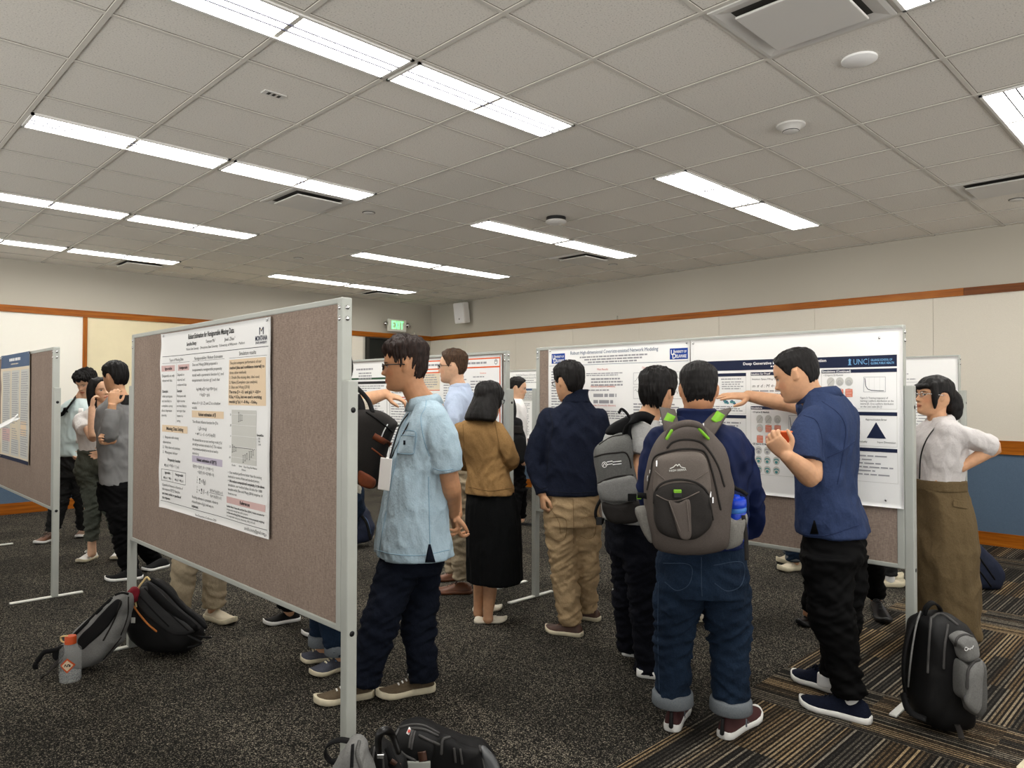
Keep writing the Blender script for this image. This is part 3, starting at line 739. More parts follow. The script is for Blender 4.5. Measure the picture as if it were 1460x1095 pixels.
P.t('New Researchers Conference 2024', .453, .893, .016, w=.235); P.t('samidha.shetty@gmail.com', .985, .888, .02, w=.185)
pin(P, .03, .012); pin(P, 1.18, .012); pin(P, 1.18, .885); P.done()
# ---- narrow blue and grey poster on the left-edge board
P = Poster('narrow grey poster with blue header and footer on the left-edge board', 1.311, 7.815, 1.80, 1.06, .905, curl=.02, paper='ink_tan', wave=.005)
P.rect(0, 0, 1.06, .115, 'ink_steelblue', 'header'); P.rect(0, .875, 1.06, .905, 'ink_navy', 'footer'); P.t('Statistical Inference', .5, .055, .04, 'ink_white', al='c', w=.52) if False else P.bars(.28, .035, .72, .065, 1, 'ink_white', .8, 3)
P.bars(.35, .08, .66, .095, 1, 'ink_tan', .6, 4)
for k, u in enumerate((.04, .39, .74)):
    P.rect(u, .14, u+.30, .86, 'ink_chart', 'column'); P.bars(u+.02, .16, u+.28, .60, 24, 'ink_grey', .4, k); P.bars(u+.02, .63, u+.28, .85, 12, 'ink_grey', .4, k+9)
P.rect(.40, .55, .68, .72, 'ink_tan', 'shaded_panel', .0010); P.rect(.76, .56, .95, .68, 'ink_peach', 'shaded_panel', .0010); P.rect(.05, .64, .33, .75, 'ink_pink', 'shaded_panel', .0010)
pin(P, .03, .015); pin(P, 1.03, .015); pin(P, .03, .89); P.done()
# ---- white poster with the two blue university badges
P = Poster('white poster with two blue badges and red section headings, behind navy sweater', 3.796, 3.475, 1.785, 1.145, .89, wave=.004)
def udel(u0, v0, u1, v1):
    P.rect(u0, v0, u1, v1, 'ink_blue', 'badge'); w, h = u1-u0, v1-v0
    P.t('U', u0+w*.06, v0+h*.60, h*.66, 'ink_white', w=w*.20, bold=True); P.t('NIVERSITY OF', u0+w*.27, v0+h*.42, h*.30, 'ink_white', w=w*.66, bold=True)
    P.t('D', u0+w*.14, v0+h*.92, h*.66, 'ink_white', w=w*.22, bold=True); P.t('ELAWARE', u0+w*.37, v0+h*.86, h*.40, 'ink_white', w=w*.56, bold=True)
udel(.032, .037, .157, .106); udel(1.006, .043, 1.132, .110)
P.t('Robust High-dimensional Covariate-assisted Network Modeling', .206, .050, .034, 'ink_steelblue', w=.715)
for k, (a, c) in enumerate(((.29, .84), (.33, .80), (.36, .76))): P.bars(a, .066+k*.018, c, .080+k*.018, 1, 'ink_grey', .7, k, 0)
P.rect(.01, .121, 1.135, .1235, 'ink_steelblue', 'rule')
P.t('Main Results', .487, .162, .018, 'ink_red', al='c'); P.bars(.347, .180, .70, .205, 2, 'ink_grey', .5, 1)
for k in range(3): P.bars(.39, .215+k*.02, .66, .228+k*.02, 1, 'ink_grey', .8, k+5, .1)
P.t('Theorem (Network estimation)', .487, .275, .016, 'ink_red', al='c'); P.bars(.347, .290, .55, .302, 1, 'ink_grey', .7, 8)
for k in range(2): P.bars(.41, .318+k*.042, .62, .345+k*.042, 1, 'ink_grey', .8, k+15, .1)
P.t('Theorem (Community detection)', .487, .40, .016, 'ink_red', al='c'); P.bars(.347, .415, .70, .49, 5, 'ink_grey', .45, 11)
P.t('Corollary', .487, .512, .016, 'ink_red', al='c'); P.bars(.347, .53, .70, .84, 18, 'ink_grey', .45, 12)
P.bars(.03, .16, .31, .50, 18, 'ink_grey', .45, 13); P.bars(.03, .53, .31, .84, 16, 'ink_grey', .45, 14); P.t('Model', .17, .15, .016, 'ink_red', al='c')
P.t('Data Analysis', .85, .160, .018, 'ink_red', al='c')
for k in range(8):
    u, v = .735+(k % 4)*.098, .185+(k//4)*.09; P.frame(u, v, u+.085, v+.075, 'ink_grey')
    rn = random.Random(k); P.line([(u+.008+.011*q, v+.012+.05*rn.random()) for q in range(7)], 'ink', part='chart_line')
P.bars(.735, .38, 1.12, .60, 12, 'ink_grey', .45, 16); P.bars(.735, .64, 1.12, .85, 12, 'ink_grey', .45, 17)
pin(P, .02, .015); pin(P, 1.125, .015); P.done()
# ---- white poster with navy bands
P = Poster('white poster with navy bands and black triangle chart, behind pointing man', 3.796, 2.325, 1.785, 1.165, .875, wave=.005, seed=4)
d_ = -.035
P.rect(.012, .130, 1.139, .187, 'ink_navy', 'title_band')
P.t('Deep Generative Models:', .337, .158, .021, 'ink_white', w=.25, bold=True); P.t('Approximation', .80, .155, .021, 'ink_white', w=.0, al='r', bold=True) if False else P.t('Approximation', .80, .154, .021, 'ink_white', al='r', w=.14, bold=True)
P.bars(.50, .166, .60, .175, 1, 'ink_white', .8, 1, 0)
P.rect(.913, .150, .922, .172, 'ink_lblue', 'lettering', .0016); P.poly([(.909, .150), (.9175, .142), (.926, .150)], 'ink_lblue', 'lettering'); P.rect(.909, .172, .926, .175, 'ink_lblue', 'lettering', .0016)
P.t('UNC', .934, .173, .040, 'ink_lblue', w=.068); P.rect(1.008, .143, 1.0095, .177, 'ink_lblue', 'lettering', .0016)
P.t('GILLINGS SCHOOL OF', 1.018, .158, .015, 'ink_lblue', w=.10, bold=True); P.t('GLOBAL PUBLIC HEALTH', 1.018, .174, .015, 'ink_lblue', w=.108, bold=True)
P.t('UNIVERSITY', .05, .150, .012, 'ink_lblue', w=.06); P.bars(.03, .158, .10, .17, 1, 'ink_lblue', .6, 2)
for u0, u1, hs in ((.012, .355, (.202, .440)), (.382, .746, (.200, .388)), (.775, 1.139, (.196, .410, .588))):
    for v in hs: P.rect(u0, v, u1, v+.018, 'ink_navy', 'section_band')
P.frame(.012, .220, .355, .432, 'ink_chart'); P.frame(.012, .458, .355, .76, 'ink_chart'); P.frame(.382, .218, .746, .38, 'ink_chart'); P.frame(.382, .406, .746, .765, 'ink_chart')
P.frame(.775, .214, 1.139, .396, 'ink_chart'); P.frame(.775, .428, 1.139, .58, 'ink_chart'); P.frame(.775, .606, 1.141, .757, 'ink_chart')
P.t('Intuition for Proof', .385, .2145, .015, 'ink_white', bold=True); P.t('Simulations', .385, .402, .014, 'ink_white', bold=True); P.t('Simulations (Continued)', .778, .2105, .016, 'ink_white', w=.145, bold=True)
P.t('Intuition: Space Filling Curve', .39, .243, .014, w=.16); P.t('m \u2264 d : M \u2190 f', .39, .284, .024, w=.15, it=.25); P.bars(.39, .30, .73, .37, 4, 'ink_grey', .45, 3)
P.bars(.20, .232, .33, .24, 1, 'ink_grey', .8, 4); P.bars(.205, .25, .345, .30, 4, 'ink_grey', .4, 5)
for k, (u, v) in enumerate(((.232, .332), (.272, .335), (.232, .366), (.275, .368))):
    for q in range(7):
        a = q*1.1+k; P.disc(u+.010*math.cos(a), v+.007*math.sin(a*1.3), .009, ('ink_teal', 'ink_steelblue')[q % 2], 'manifold_picture', .0013+q*.0001, .006, 12)
P.bars(.03, .39, .34, .425, 3, 'ink_grey', .45, 6); P.bars(.03, .24, .17, .42, 10, 'ink_grey', .45, 7); P.bars(.03, .48, .33, .74, 15, 'ink_grey', .45, 8)
P.t('\u2022 1D Input to 2D Manifolds', .39, .425, .013, w=.10, bold=True); P.t('\u2022 2D Input to 3D Manifolds', .39, .601, .013, w=.11, bold=True)
rn = random.Random(3)
def thumb(u, v, kind, col):
    P.disc(u+.018, v+.022, .020, 'ink_chart', 'thumbnail', .0012, .023, 20)
    if kind == 0: P.rect(u+.002, v+.012, u+.034, v+.045, 'ink_chart', 'thumbnail', .0012)
    if kind in (0, 1):
        pts = [(u+.004, v+.040), (u+.032, v+.010)] if kind == 0 else [(u+.018+.014*math.cos(a)*(1-a/14), v+.026+.014*math.sin(a)*(1-a/14)) for a in np.arange(0, 11, .5)]
        P.line(pts, col, .002, 'thumbnail', .0016)
    if kind == 2:
        P.rect(u+.001, v+.004, u+.036, v+.044, col, 'thumbnail', .0014)
        for q in range(4): P.line([(u+.004, v+.010+q*.009), (u+.032, v+.008+q*.009+rn.uniform(-.004, .004))], 'ink_white', .0012, 'thumbnail', .0018)
    if kind == 3:
        for q in range(3): P.disc(u+.018, v+.018+q*.006, .014-q*.003, (col, 'ink_chart', col)[q], 'thumbnail', .0014+q*.0002, .008, 14)
for r, v in enumerate((.437, .487, .546)):
    for c, u in enumerate((.417, .467, .519)): thumb(u, v, 0 if r == 0 and c < 2 else 1 if r == 0 or (r == 1 and c == 0) else 2, 'ink_grey' if r == 0 else 'ink_salmon')
for r, v in enumerate((.610, .662, .715)):
    for c, u in enumerate((.410, .460, .512)): thumb(u, v, 3, 'ink_teal' if r else 'ink_grey')
P.frame(.60, .435, .70, .53, 'ink_grey'); P.line([(.606, .445), (.614, .50), (.63, .515), (.69, .52)], 'ink_navy', .003)
for c, u in enumerate((.805, .850, .895)):
    thumb(u, .236, (0, 1, 1)[c], 'ink_grey'); thumb(u, .292, 2, 'ink_salmon')
P.t('\u2022 1D Input to 3D Manifolds', .785, .229, .012, w=.10)
P.frame(.984, .236, 1.087, .312, 'ink_grey'); P.line([(.990, .242), (.994, .28), (1.004, .297), (1.02, .303), (1.04, .304), (1.06, .305), (1.08, .305)], 'ink_navy', .003)
for q in range(3): P.rect(1.01+q*.025, .238, 1.0108+q*.025, .31, 'ink_chart', 'grid_line', .0012)
for k, q in enumerate(('Figure 3: Training trajectory of', 'learning a uniform distribution on the', 'interval [0, 1] to a uniform distribution', 'on the unit cube [0,1]\u00b3.')): P.t(q, .968, .345+k*.0145, .0135, w=(.13, .155, .155, .105)[k], bold=False)
P.poly([(.997, .540), (1.042, .460), (1.088, .540)], 'ink_navy', 'triangle_chart'); P.t('Approximation Error', 1.042, .452, .014, al='c', w=.10); P.t('Network Complexity', .95, .562, .0135, al='c', w=.10); P.t('Input Dimension', 1.09, .562, .0135, al='c', w=.085)
P.bars(.79, .44, .93, .56, 7, 'ink_grey', .4, 9); P.t('References', .778, .602, .013, 'ink_white', bold=True); P.bars(.79, .625, 1.13, .735, 6, 'ink_grey', .35, 10)
pin(P, 1.06, .045); pin(P, 1.085, .84); pin(P, .02, .02); P.done()
# ---- orange ruled poster and green header poster on the middle board
P = Poster('white poster with orange rules and crest on the middle board', 3.866, 5.10, 1.772, 1.075, .89, wave=.003)
P.rect(.02, .02, 1.06, .030, 'ink_orange', 'rule'); P.rect(.02, .088, 1.06, .099, 'ink_orange', 'rule'); P.rect(1.05, .02, 1.06, .87, 'ink_orange', 'rule'); P.rect(.02, .86, 1.06, .87, 'ink_orange', 'rule')
P.bars(.14, .050, .90, .07, 1, 'ink_grey', .8, 1, 0)
P.disc(1.01, .055, .018, 'ink_grey', 'crest', .0013, .022); P.disc(1.01, .055, .012, 'paper', 'crest', .0016, .015); P.rect(1.0, .047, 1.02, .052, 'ink', 'crest', .0018)
P.rect(.05, .128, .32, .27, 'ink_tan', 'shaded_panel'); P.rect(.05, .118, .32, .128, 'ink_orange', 'rule'); P.rect(.05, .27, .32, .276, 'ink_orange', 'rule')
P.bars(.07, .14, .30, .26, 6, 'ink_grey', .4, 2); P.bars(.05, .30, .32, .84, 26, 'ink_grey', .4, 3); P.bars(.37, .14, .66, .84, 32, 'ink_grey', .4, 4); P.bars(.71, .2, 1.02, .84, 28, 'ink_grey', .4, 5)
P.t('Simulations', .86, .145, .016, 'ink_orange', al='c'); P.bars(.74, .165, .96, .185, 1, 'ink_grey', .4, 6); pin(P, .02, .012); pin(P, 1.06, .012); P.done()
P = Poster('white poster with a dark green header band on the middle board', 3.866, 6.325, 1.772, 1.20, .90, wave=.003, seed=2)
P.t('MultiView Structured Nonlinear', .40, .075, .026, 'ink_grey', al='c', w=.26) if False else P.bars(.26, .06, .54, .08, 1, 'ink_grey', .8, 9, 0)
for k in range(3): P.bars(.30, .10+k*.026, .52, .12+k*.026, 1, 'ink_grey', .6, k, 0)
P.rect(.0, .150, 1.2, .168, 'ink_green', 'header_rule')
for u0, u1 in ((.03, .17), (.20, .78), (.82, 1.17)):
    P.frame(u0, .185, u1, .56, 'ink', .004); P.frame(u0, .58, u1, .88, 'ink', .004); P.rect(u0, .185, u1, .21, 'ink', 'section_band'); P.rect(u0, .58, u1, .602, 'ink', 'section_band')
    P.bars(u0+.02, .225, u1-.02, .31, 4, 'ink_grey', .4, 1); P.bars(u0+.02, .33, u1-.02, .37, 2, 'ink_red', .4, 2); P.bars(u0+.02, .39, u1-.02, .55, 7, 'ink_grey', .4, 3); P.bars(u0+.02, .62, u1-.02, .86, 10, 'ink_grey', .4, 4)
P.done()
# ---- posters on the two far boards
P = Poster('white poster with one blue strip on the far board, left of the navy sweater', 6.846, 7.45, 1.785, 1.165, .89, wave=.003, seed=6)
P.t('Testing Local Structure in Extremely Large Graphs:', .84, .065, .036, 'ink_grey', al='c', w=.50); P.t('Computational and Statistical Perspectives', .84, .105, .036, 'ink_grey', al='c', w=.42); P.bars(.76, .125, .92, .14, 1, 'ink_grey', .6, 1, 0); P.bars(.70, .15, .98, .165, 1, 'ink_grey', .6, 2, 0)
P.rect(.62, .235, 1.13, .262, 'ink_steelblue', 'section_band'); P.rect(.62, .27, 1.13, .40, 'ink_chart', 'shaded_panel'); P.bars(.64, .28, 1.11, .39, 5, 'ink_grey', .4, 3)
P.bars(.62, .43, .86, .86, 20, 'ink_grey', .35, 4); P.bars(.89, .43, 1.13, .86, 20, 'ink_grey', .35, 5); P.bars(.05, .22, .58, .86, 26, 'ink_grey', .35, 6); P.done()
P = Poster('white poster on the far board behind the olive skirt woman', 6.846, 2.87, 1.788, 1.195, 1.14, wave=.006, seed=8, paper='paper_b')
P.bars(.50, .09, .80, .11, 1, 'ink_grey', .6, 1, 0); P.bars(.55, .135, .82, .15, 1, 'ink_grey', .6, 2, 0); P.bars(.55, .18, .88, .195, 1, 'ink_grey', .6, 3, 0); P.rect(.10, .21, 1.05, .213, 'ink_grey', 'rule')
for k, u in enumerate((.08, .46, .84)): P.bars(u, .25, u+.30, .64, 16, 'ink_grey', .3, k+4); P.rect(u, .67, u+.3, .70, 'ink_steelblue', 'section_band'); P.bars(u, .72, u+.30, 1.05, 14, 'ink_grey', .3, k+9)
P.done()
# ------------------------------------------------------------------ people
SKIN = {'a': (206, 158, 122), 'b': (190, 140, 104), 'c': (222, 178, 146), 'd': (176, 126, 92)}
def head_pts(S, az, zz):
    """surface of a head of height S: az 0 = straight ahead (+y), zz 0 chin .. 1 crown; returns x, y, z"""
    zt = np.array([-.02, 0, .03, .1, .2, .3, .4, .5, .6, .7, .8, .9, .965, 1.0])
    fr = np.array([.20, .30, .36, .385, .392, .392, .395, .392, .408, .402, .365, .275, .15, .0])
    bk = np.array([.02, .04, .07, .14, .23, .32, .385, .42, .44, .44, .415, .335, .21, .0])
    wd = np.array([.06, .10, .155, .205, .25, .283, .305, .318, .326, .322, .298, .232, .14, .0])
    f = np.interp(zz, zt, fr); b = np.interp(zz, zt, bk); w = np.interp(zz, zt, wd)
    s, c = np.sin(az), np.cos(az)
    x = w*np.sign(s)*abs(s)**.92
    y = np.where(c > 0, f*abs(c)**.88, -b*abs(c)**.9)
    return x, y, zz-.5
def head_mesh(mb, S, Mh, o):
    nz, na = 96, 96
    R = []
    zs = np.concatenate([np.linspace(-.02, .1, 10)[:-1], np.linspace(.1, .9, nz-24), 1-np.linspace(.1, .004, 15)[1:]**1.0])
    az = -np.arange(na)*2*PI/na
    for z in zs:
        x, y, q = head_pts(S, az, np.full(na, z)); fm = (y > .05)
        a = np.abs(x)
        nb = np.interp(z, [.30, .315, .335, .36, .40, .47, .55, .6], [0, .012, .075, .105, .085, .04, .012, 0]); nw = np.interp(z, [.31, .36, .45, .56], [.075, .062, .042, .035])
        dy = nb*np.exp(-(x/nw)**2)
        dy -= .040*np.exp(-(((a-.135)/.075)**2+((z-.505)/.05)**2))
        dy += .016*np.exp(-(((a-.135)/.045)**2+((z-.505)/.026)**2))
        dy += .016*np.exp(-(((a-.12)/.11)**2+((z-.585)/.03)**2))
        dy += (.024*np.exp(-((z-.238)/.020)**2)+.022*np.exp(-((z-.190)/.022)**2)-.014*np.exp(-((z-.214)/.008)**2))*np.exp(-(x/.095)**2)
        dy += .022*np.exp(-(((x)/.11)**2+((z-.07)/.05)**2))-.012*np.exp(-(((x)/.12)**2+((z-.145)/.022)**2))
        y = y+np.where(fm, dy, 0)
        R.append(np.stack([x, y, q], 1))
    m = MB(); m.rings(R)
    for sx in (-1, 1):      # ears
        for c, r, tw in (((sx*.325, -.035, -.01), (.022, .062, .105), .35), ((sx*.338, -.05, .035), (.02, .055, .06), .45), ((sx*.322, -.01, -.085), (.018, .03, .04), .2)):
            m.ell(c, r, M=rotz(sx*tw), nu=14, nv=10)
    m.v = [m.V()*S]; m.xform(Mh, o); mb.add(m.V(), m.f)
def face_color(V, S, Mh, o, tone, brow=(30, 24, 20), lips=None, white=True):
    L = ((V-o)@Mh)/S; x, y, z = L[:, 0], L[:, 1], L[:, 2]+.5; a = np.abs(x); f = y > .22
    base = np.array([lin(q) for q in SKIN[tone]]); col = np.tile(base, (len(V), 1))
    def put(w, c):
        nonlocal col
        w = np.clip(w, 0, 1)[:, None]; col = col*(1-w)+np.array([lin(q) for q in c])*w
    near = (np.abs(L) < .8).all(1)
    put(near*f*.5*np.exp(-(((a-.2)/.09)**2+((z-.36)/.09)**2)), tuple(min(255, int(q*k)) for q, k in zip(SKIN[tone], (1.0, .86, .82))))
    lp = lips or tuple(int(q*k) for q, k in zip(SKIN[tone], (.86, .66, .64)))
    put(near*f*sstep((1.15-np.sqrt((x/.105)**2+((z-.213)/.038)**2))*4), lp)
    put(near*f*.8*np.exp(-((z-.214)/.008)**2)*(a < .10), (110, 60, 52))
    e = np.sqrt(((a-.135)/.052)**2+((z-.505)/.020)**2)
    if white:
        put(near*f*sstep((1.1-e)*5), (226, 220, 214)); put(near*f*sstep((1.1-np.sqrt(((a-.135)/.022)**2+((z-.505)/.022)**2))*5)*(e < 1.1), (34, 22, 16))
    put(near*f*sstep((1.2-np.sqrt(((a-.135)/.062)**2+((z-.527)/.007)**2))*4), (40, 28, 24))
    put(near*f*.85*sstep((1.2-np.sqrt(((a-.135)/.085)**2+((z-.583-.12*(a-.135)*(a < .14)+.1*(a-.14)*(a > .14))/.016)**2))*3), brow)
    put(near*(y > .3)*.6*np.exp(-(((a-.035)/.02)**2+((z-.325)/.012)**2)), (96, 54, 44))
    return col
def hair_mesh(S, Mh, o, top=.05, side=.02, back=.03, line=None, rough=.010, seed=1, fringe=0, freq=(9, 3)):
    """short hair: a cap over the skull that dips under the skin below its hairline"""
    line = line or [(0, .84), (30, .82), (52, .76), (66, .66), (76, .52), (84, .46), (92, .60), (104, .60), (118, .44), (135, .24), (180, .16)]
    la = np.radians([q[0] for q in line]); lz = np.array([q[1] for q in line])
    nz, na = 110, 150; R = []
    zs = np.concatenate([np.linspace(.02, .88, 84), 1-np.linspace(.12, .003, 27)[1:]])
    az = -np.arange(na)*2*PI/na; ab = np.abs((az+PI) % (2*PI)-PI)
    for z in zs:
        x, y, q = head_pts(S, az, np.full(na, z))
        ln = np.interp(ab, la, lz)
        if fringe: ln = ln+fringe*noise3(np.stack([np.sin(az)*7, np.cos(az)*7, np.full(na, seed*1.3)], 1))
        wgt = sstep((z-ln)/.05+.2)
        tz = sstep((z-.62)/.25); bk_ = sstep((ab-1.9)/.7)
        th = top*tz+(1-tz)*(side*(1-bk_)+back*bk_)
        P = np.stack([x, y, np.full(na, z-.5)], 1); Nn = P-np.array([0, -.02, -.05]); Nn /= np.linalg.norm(Nn, axis=1)[:, None]
        nn = noise3(np.stack([np.sin(az)*freq[0]+seed, np.cos(az)*freq[0], np.full(na, z*freq[1])], 1))+.6*noise3(np.stack([np.sin(az)*26, np.cos(az)*26+seed, np.full(na, z*5)], 1))
        nn += .8*noise3(P*11+seed)*tz
        t = (th+rough/S*nn)*wgt-.05*(1-wgt)
        R.append(P+Nn*t[:, None])
    m = MB(); m.rings(R); m.v = [m.V()*S]; m.xform(Mh, o); return m
def hand(mb, wrist, fwd, palm_n, L=.185, curl=.35, spread=.14, side=1, thumb_out=.7, point=False, curls=None):
    """palm plus four fingers and a thumb; fwd = wrist to knuckles, palm_n = way the palm faces, side +1 thumb on fwd x palm_n side"""
    f = unit(fwd); n = unit(np.asarray(palm_n, float)-f*np.dot(palm_n, f)); s = np.cross(f, n)*side; w = np.asarray(wrist, float)
    pl = L*.52; Wd = L*.225
    R = []
    for t, hw, ht in ((-.10, .70, .42), (.05, .74, .42), (.3, .92, .40), (.6, 1.04, .36), (.88, 1.02, .30), (1.0, .94, .24)):
        c = w+f*pl*t; a = np.arange(16)*2*PI/16
        R.append(c+np.outer(np.cos(a)*Wd*hw, s)+np.outer(np.sin(a)*Wd*ht, n))
    mb.rings(R)
    lens = (.40, .455, .425, .335); offs = (.74, .26, -.24, -.70)
    for k in range(4):
        cu = (curls or [curl]*4)[k]
        d = unit(f+s*offs[k]*spread); p = w+f*pl*(.90-.05*abs(k-1.2))+s*offs[k]*Wd*.95; pts = [p]; ang = cu*.55
        r0 = L*(.050, .052, .049, .043)[k]
        for q, part in enumerate((.45, .31, .24)):
            dd = unit(d*math.cos(ang)+n*math.sin(ang)); p = p+dd*L*lens[k]*part; pts.append(p); ang += cu*(1.1, .9, .5)[q]
        mb.tube(pts, [r0, r0*.95, r0*.86, r0*.66], n=10, sub=3)
    p = w+f*pl*.22+s*Wd*.62+n*Wd*.18; d = unit(f*.55+s*thumb_out+n*.32); q = p+d*L*.20; d2 = unit(f*.9+s*thumb_out*.35+n*.30); q2 = q+d2*L*.15; q3 = q2+unit(f*.95+n*.35+s*.08)*L*.11
    mb.tube([p-d*L*.05, q, q2, q3], [L*.080, L*.064, L*.056, L*.042], n=10, sub=3)
def shoe(heel, toe, up_tilt=0, W=.098, H=.085, mats=('black', 'alu_white'), laces=None, style='sneaker', parent=None, o=(0, 0, 0), name='shoe', z0=.0, sole=.026, chunk=1.0, extra=None):
    """heel/toe: C-frame ground points of the outsole ends"""
    h = np.array([heel[0], heel[1], z0]); t = np.array([toe[0], toe[1], z0]); L = np.linalg.norm(t-h); f = unit(t-h); r = np.array([f[1], -f[0], 0]); z = np.array([0, 0, 1.])
    T_ = np.array([0, .03, .1, .25, .4, .55, .7, .82, .92, .98, 1.0])
    Wd = np.array([.30, .56, .68, .70, .70, .80, .96, .96, .76, .44, .16])*W/2*1.06
    ts = np.array([.004, .002, .0, 0, 0, 0, .0, .004, .012, .020, .024])*.8
    def sole_mb(g0, g1, k):
        m = MB(); R = []
        a = np.arange(16)*2*PI/16; ca, sa = np.sign(np.cos(a))*abs(np.cos(a))**.35, np.sign(np.sin(a))*abs(np.sin(a))**.35
        for tt, w, lift in zip(T_, Wd, ts):
            th = (g1-g0)*(1.0 if tt > .45 else 1+.35*(chunk-1)); c = h+f*L*(tt*1.0)+z*(g0+lift+th/2)
            R.append(c+np.outer(ca*w*k, r)+np.outer(sa*th/2, z))
        m.rings(R); return m
    sm = sole_mb(0, sole*chunk, 1.04)
    up = MB(); R = []; a = np.arange(24)*2*PI/24
    T2 = np.array([.02, .06, .14, .24, .32, .42, .55, .68, .80, .90, .965])
    if style == 'sneaker': Ht = np.array([.50, .78, .95, .98, .98, .90, .74, .58, .47, .40, .26])*H
    elif style == 'loafer': Ht = np.array([.50, .66, .70, .58, .46, .50, .62, .56, .46, .36, .22])*H*.85
    else: Ht = np.array([.52, .80, .92, .96, 1.0, .98, .80, .58, .46, .38, .24])*H
    for tt, hh in zip(T2, Ht):
        w = np.interp(tt, T_, Wd)*.97; lift = np.interp(tt, T_, ts); top = max(hh, sole*1.2)
        e = .62 if tt > .45 else .8
        ca, sa = np.sign(np.cos(a))*abs(np.cos(a))**e, np.sin(a)
        c = h+f*L*tt+z*(sole*.55+lift)
        zz = np.where(sa > 0, sa*(top-sole*.55), sa*sole*.2)
        ww = np.where(sa > 0, ca*w*(1-.34*np.clip(sa, 0, 1)**2*(tt < .5)), ca*w)
        R.append(c+np.outer(ww, r)+np.outer(zz, z))
    up.rings(R)
    ob = up.build(name, M[mats[0]], parent, o)
    sm.build('sole', M[mats[1]], ob, o)
    if laces:
        for k in range(4):
            tt = .42+.065*k; w = np.interp(tt, T_, Wd)*.40; top = np.interp(tt, T2, Ht)
            c = h+f*L*tt+z*(top-.004)
            b = MB(); b.tube([c-r*w-z*.006, c+z*.006+f*.004, c+r*w-z*.006], .0042, n=8, sub=3); b.build('lace', M[laces], ob, o)
        c = h+f*L*.39+z*(np.interp(.39, T2, Ht)+.004)
        b = MB()
        for q in (-1, 1): b.tube([c, c+r*q*.022+z*.010, c+r*q*.034-z*.004+f*.012, c+r*q*.006], .0034, n=8, sub=4)
        b.build('lace_bow', M[laces], ob, o)
    if extra: extra(ob, h, f, r, z, L, lambda tt: np.interp(tt, T_, Wd), lambda tt: np.interp(tt, T2, Ht))
    return ob
SLEEVE = .93
class Person:
    def __init__(s, label, d, base, tone='a', group=None, vox=.006):
        s.d = d; b = gd(*base) if base else None
        s.o = cp(base[0], base[1], d); s.o[2] = 0; s.root = thing('person', label, 'person', c_loc=s.o, group=group)
        s.body = MB(); s.tone, s.vox = tone, vox; s.hd = None
    def j(s, px, py, dy=0): return cp(px, py, s.d+dy)
    def P(s, q): return np.array(q, float) if isinstance(q, np.ndarray) else s.j(*q)
    def head(s, c, S, yaw, pitch=0, roll=0, neck=None, neck_r=.056, white=True, brow=(30, 24, 20), lips=None):
        """c: (px,py,dy) at the level of the ears; yaw 0 = looking away from the viewer, 90 = towards picture left"""
        y = math.radians(yaw); Mh = rotz(y)@np.array(Matrix.Rotation(math.radians(-pitch), 3, 'X'))@np.array(Matrix.Rotation(math.radians(roll), 3, 'Y'))
        o = s.P(c); s.hd = (S, Mh, o); s.face = dict(brow=brow, lips=lips, white=white)
        head_mesh(s.body, S, Mh, o)
        if neck is not None:
            n = s.P(neck); a = o+Mh@np.array([0, -.10, -.18])*S
            s.body.tube([a, (a+n)/2+Mh@np.array([0, .012, 0]), n, n+(n-a)*.25], [neck_r*.98, neck_r, neck_r*1.15, neck_r*1.5], n=18, sub=3)
    def limb(s, pts, r, n=14, sub=4): s.body.tube([s.P(q) for q in pts], r, n=n, sub=sub)
    def arm(s, sh, el, wr, r=(.050, .043, .030), hand_fwd=None, palm=(0, 1, 0), **kw):
        a, e, w = s.P(sh), s.P(el), s.P(wr)
        s.body.tube([a, (a+e)/2, e, e+(w-e)*.35, w, w+unit(w-e)*.012], [r[0]*.55, r[0]*.86, r[1], r[1]*1.02, r[2], r[2]*.98], n=16, sub=4)
        if hand_fwd is not None: hand(s.body, w+unit(hand_fwd)*.005, hand_fwd, palm, **kw)
        return a, e, w
    def core(s, secs, k=.80): s.body.loft([(*s.P(q[:3]), q[3]*k, q[4]*k, math.radians(q[5])) for q in secs], sub=3)
    def torso_secs(s, secs): return [(*s.P(q[:3]), q[3], q[4], math.radians(q[5])) for q in secs]
    def garment(s, name, m, secs=None, tubes=(), vox=None, fold=.004, sc=(9, 9, 4), shear=.4, seed=1, spots=(), spot_amp=.010, spot_sc=None, smooth=3, ex=.85, more=None):
        b = MB()
        if secs: b.loft(s.torso_secs(secs), ex=ex, n=32, sub=4)
        for pts, rr in tubes: b.tube([s.P(q) for q in pts], np.array(rr)*SLEEVE, n=18, sub=4, round_='start')
        if more: more(b)
        g = fuse(b, vox or .009, smooth)
        if fold: wrinkle(g, fold, sc, shear, seed, [(s.P(p), r) for p, r in spots], spot_amp, spot_sc)
        ob = g.build(name, m, s.root, s.o); s.last = g; return ob
    def collar(s, c, r0, r1, h, m, yaw=0, name='collar', open_=.9, tilt=0):
        """turned collar: band round the neck, open at the front"""
        p = s.P(c); y = math.radians(yaw); R = []
        for a in np.linspace(open_*.5, 2*PI-open_*.5, 30):
            d = np.array([-math.sin(y+a), math.cos(y+a), 0]); k = .5+.5*math.cos(a)      # 1 at front
            zt = -tilt*k
            q = p+d*r0*np.array([1, 1, 1])+np.array([0, 0, zt])
            R.append([q+np.array([0, 0, h*.9])-d*.006, q+np.array([0, 0, h]), q+d*(r1-r0)*.5+np.array([0, 0, h*.62]), q+d*(r1-r0)+np.array([0, 0, -.012-.022*k]), q+d*(r1-r0-.006)+np.array([0, 0, -.014-.022*k]), q+d*.004+np.array([0, 0, h*.3]), q-d*.004])
        b = MB(); b.rings(R); return b.build(name, m, s.root, s.o)
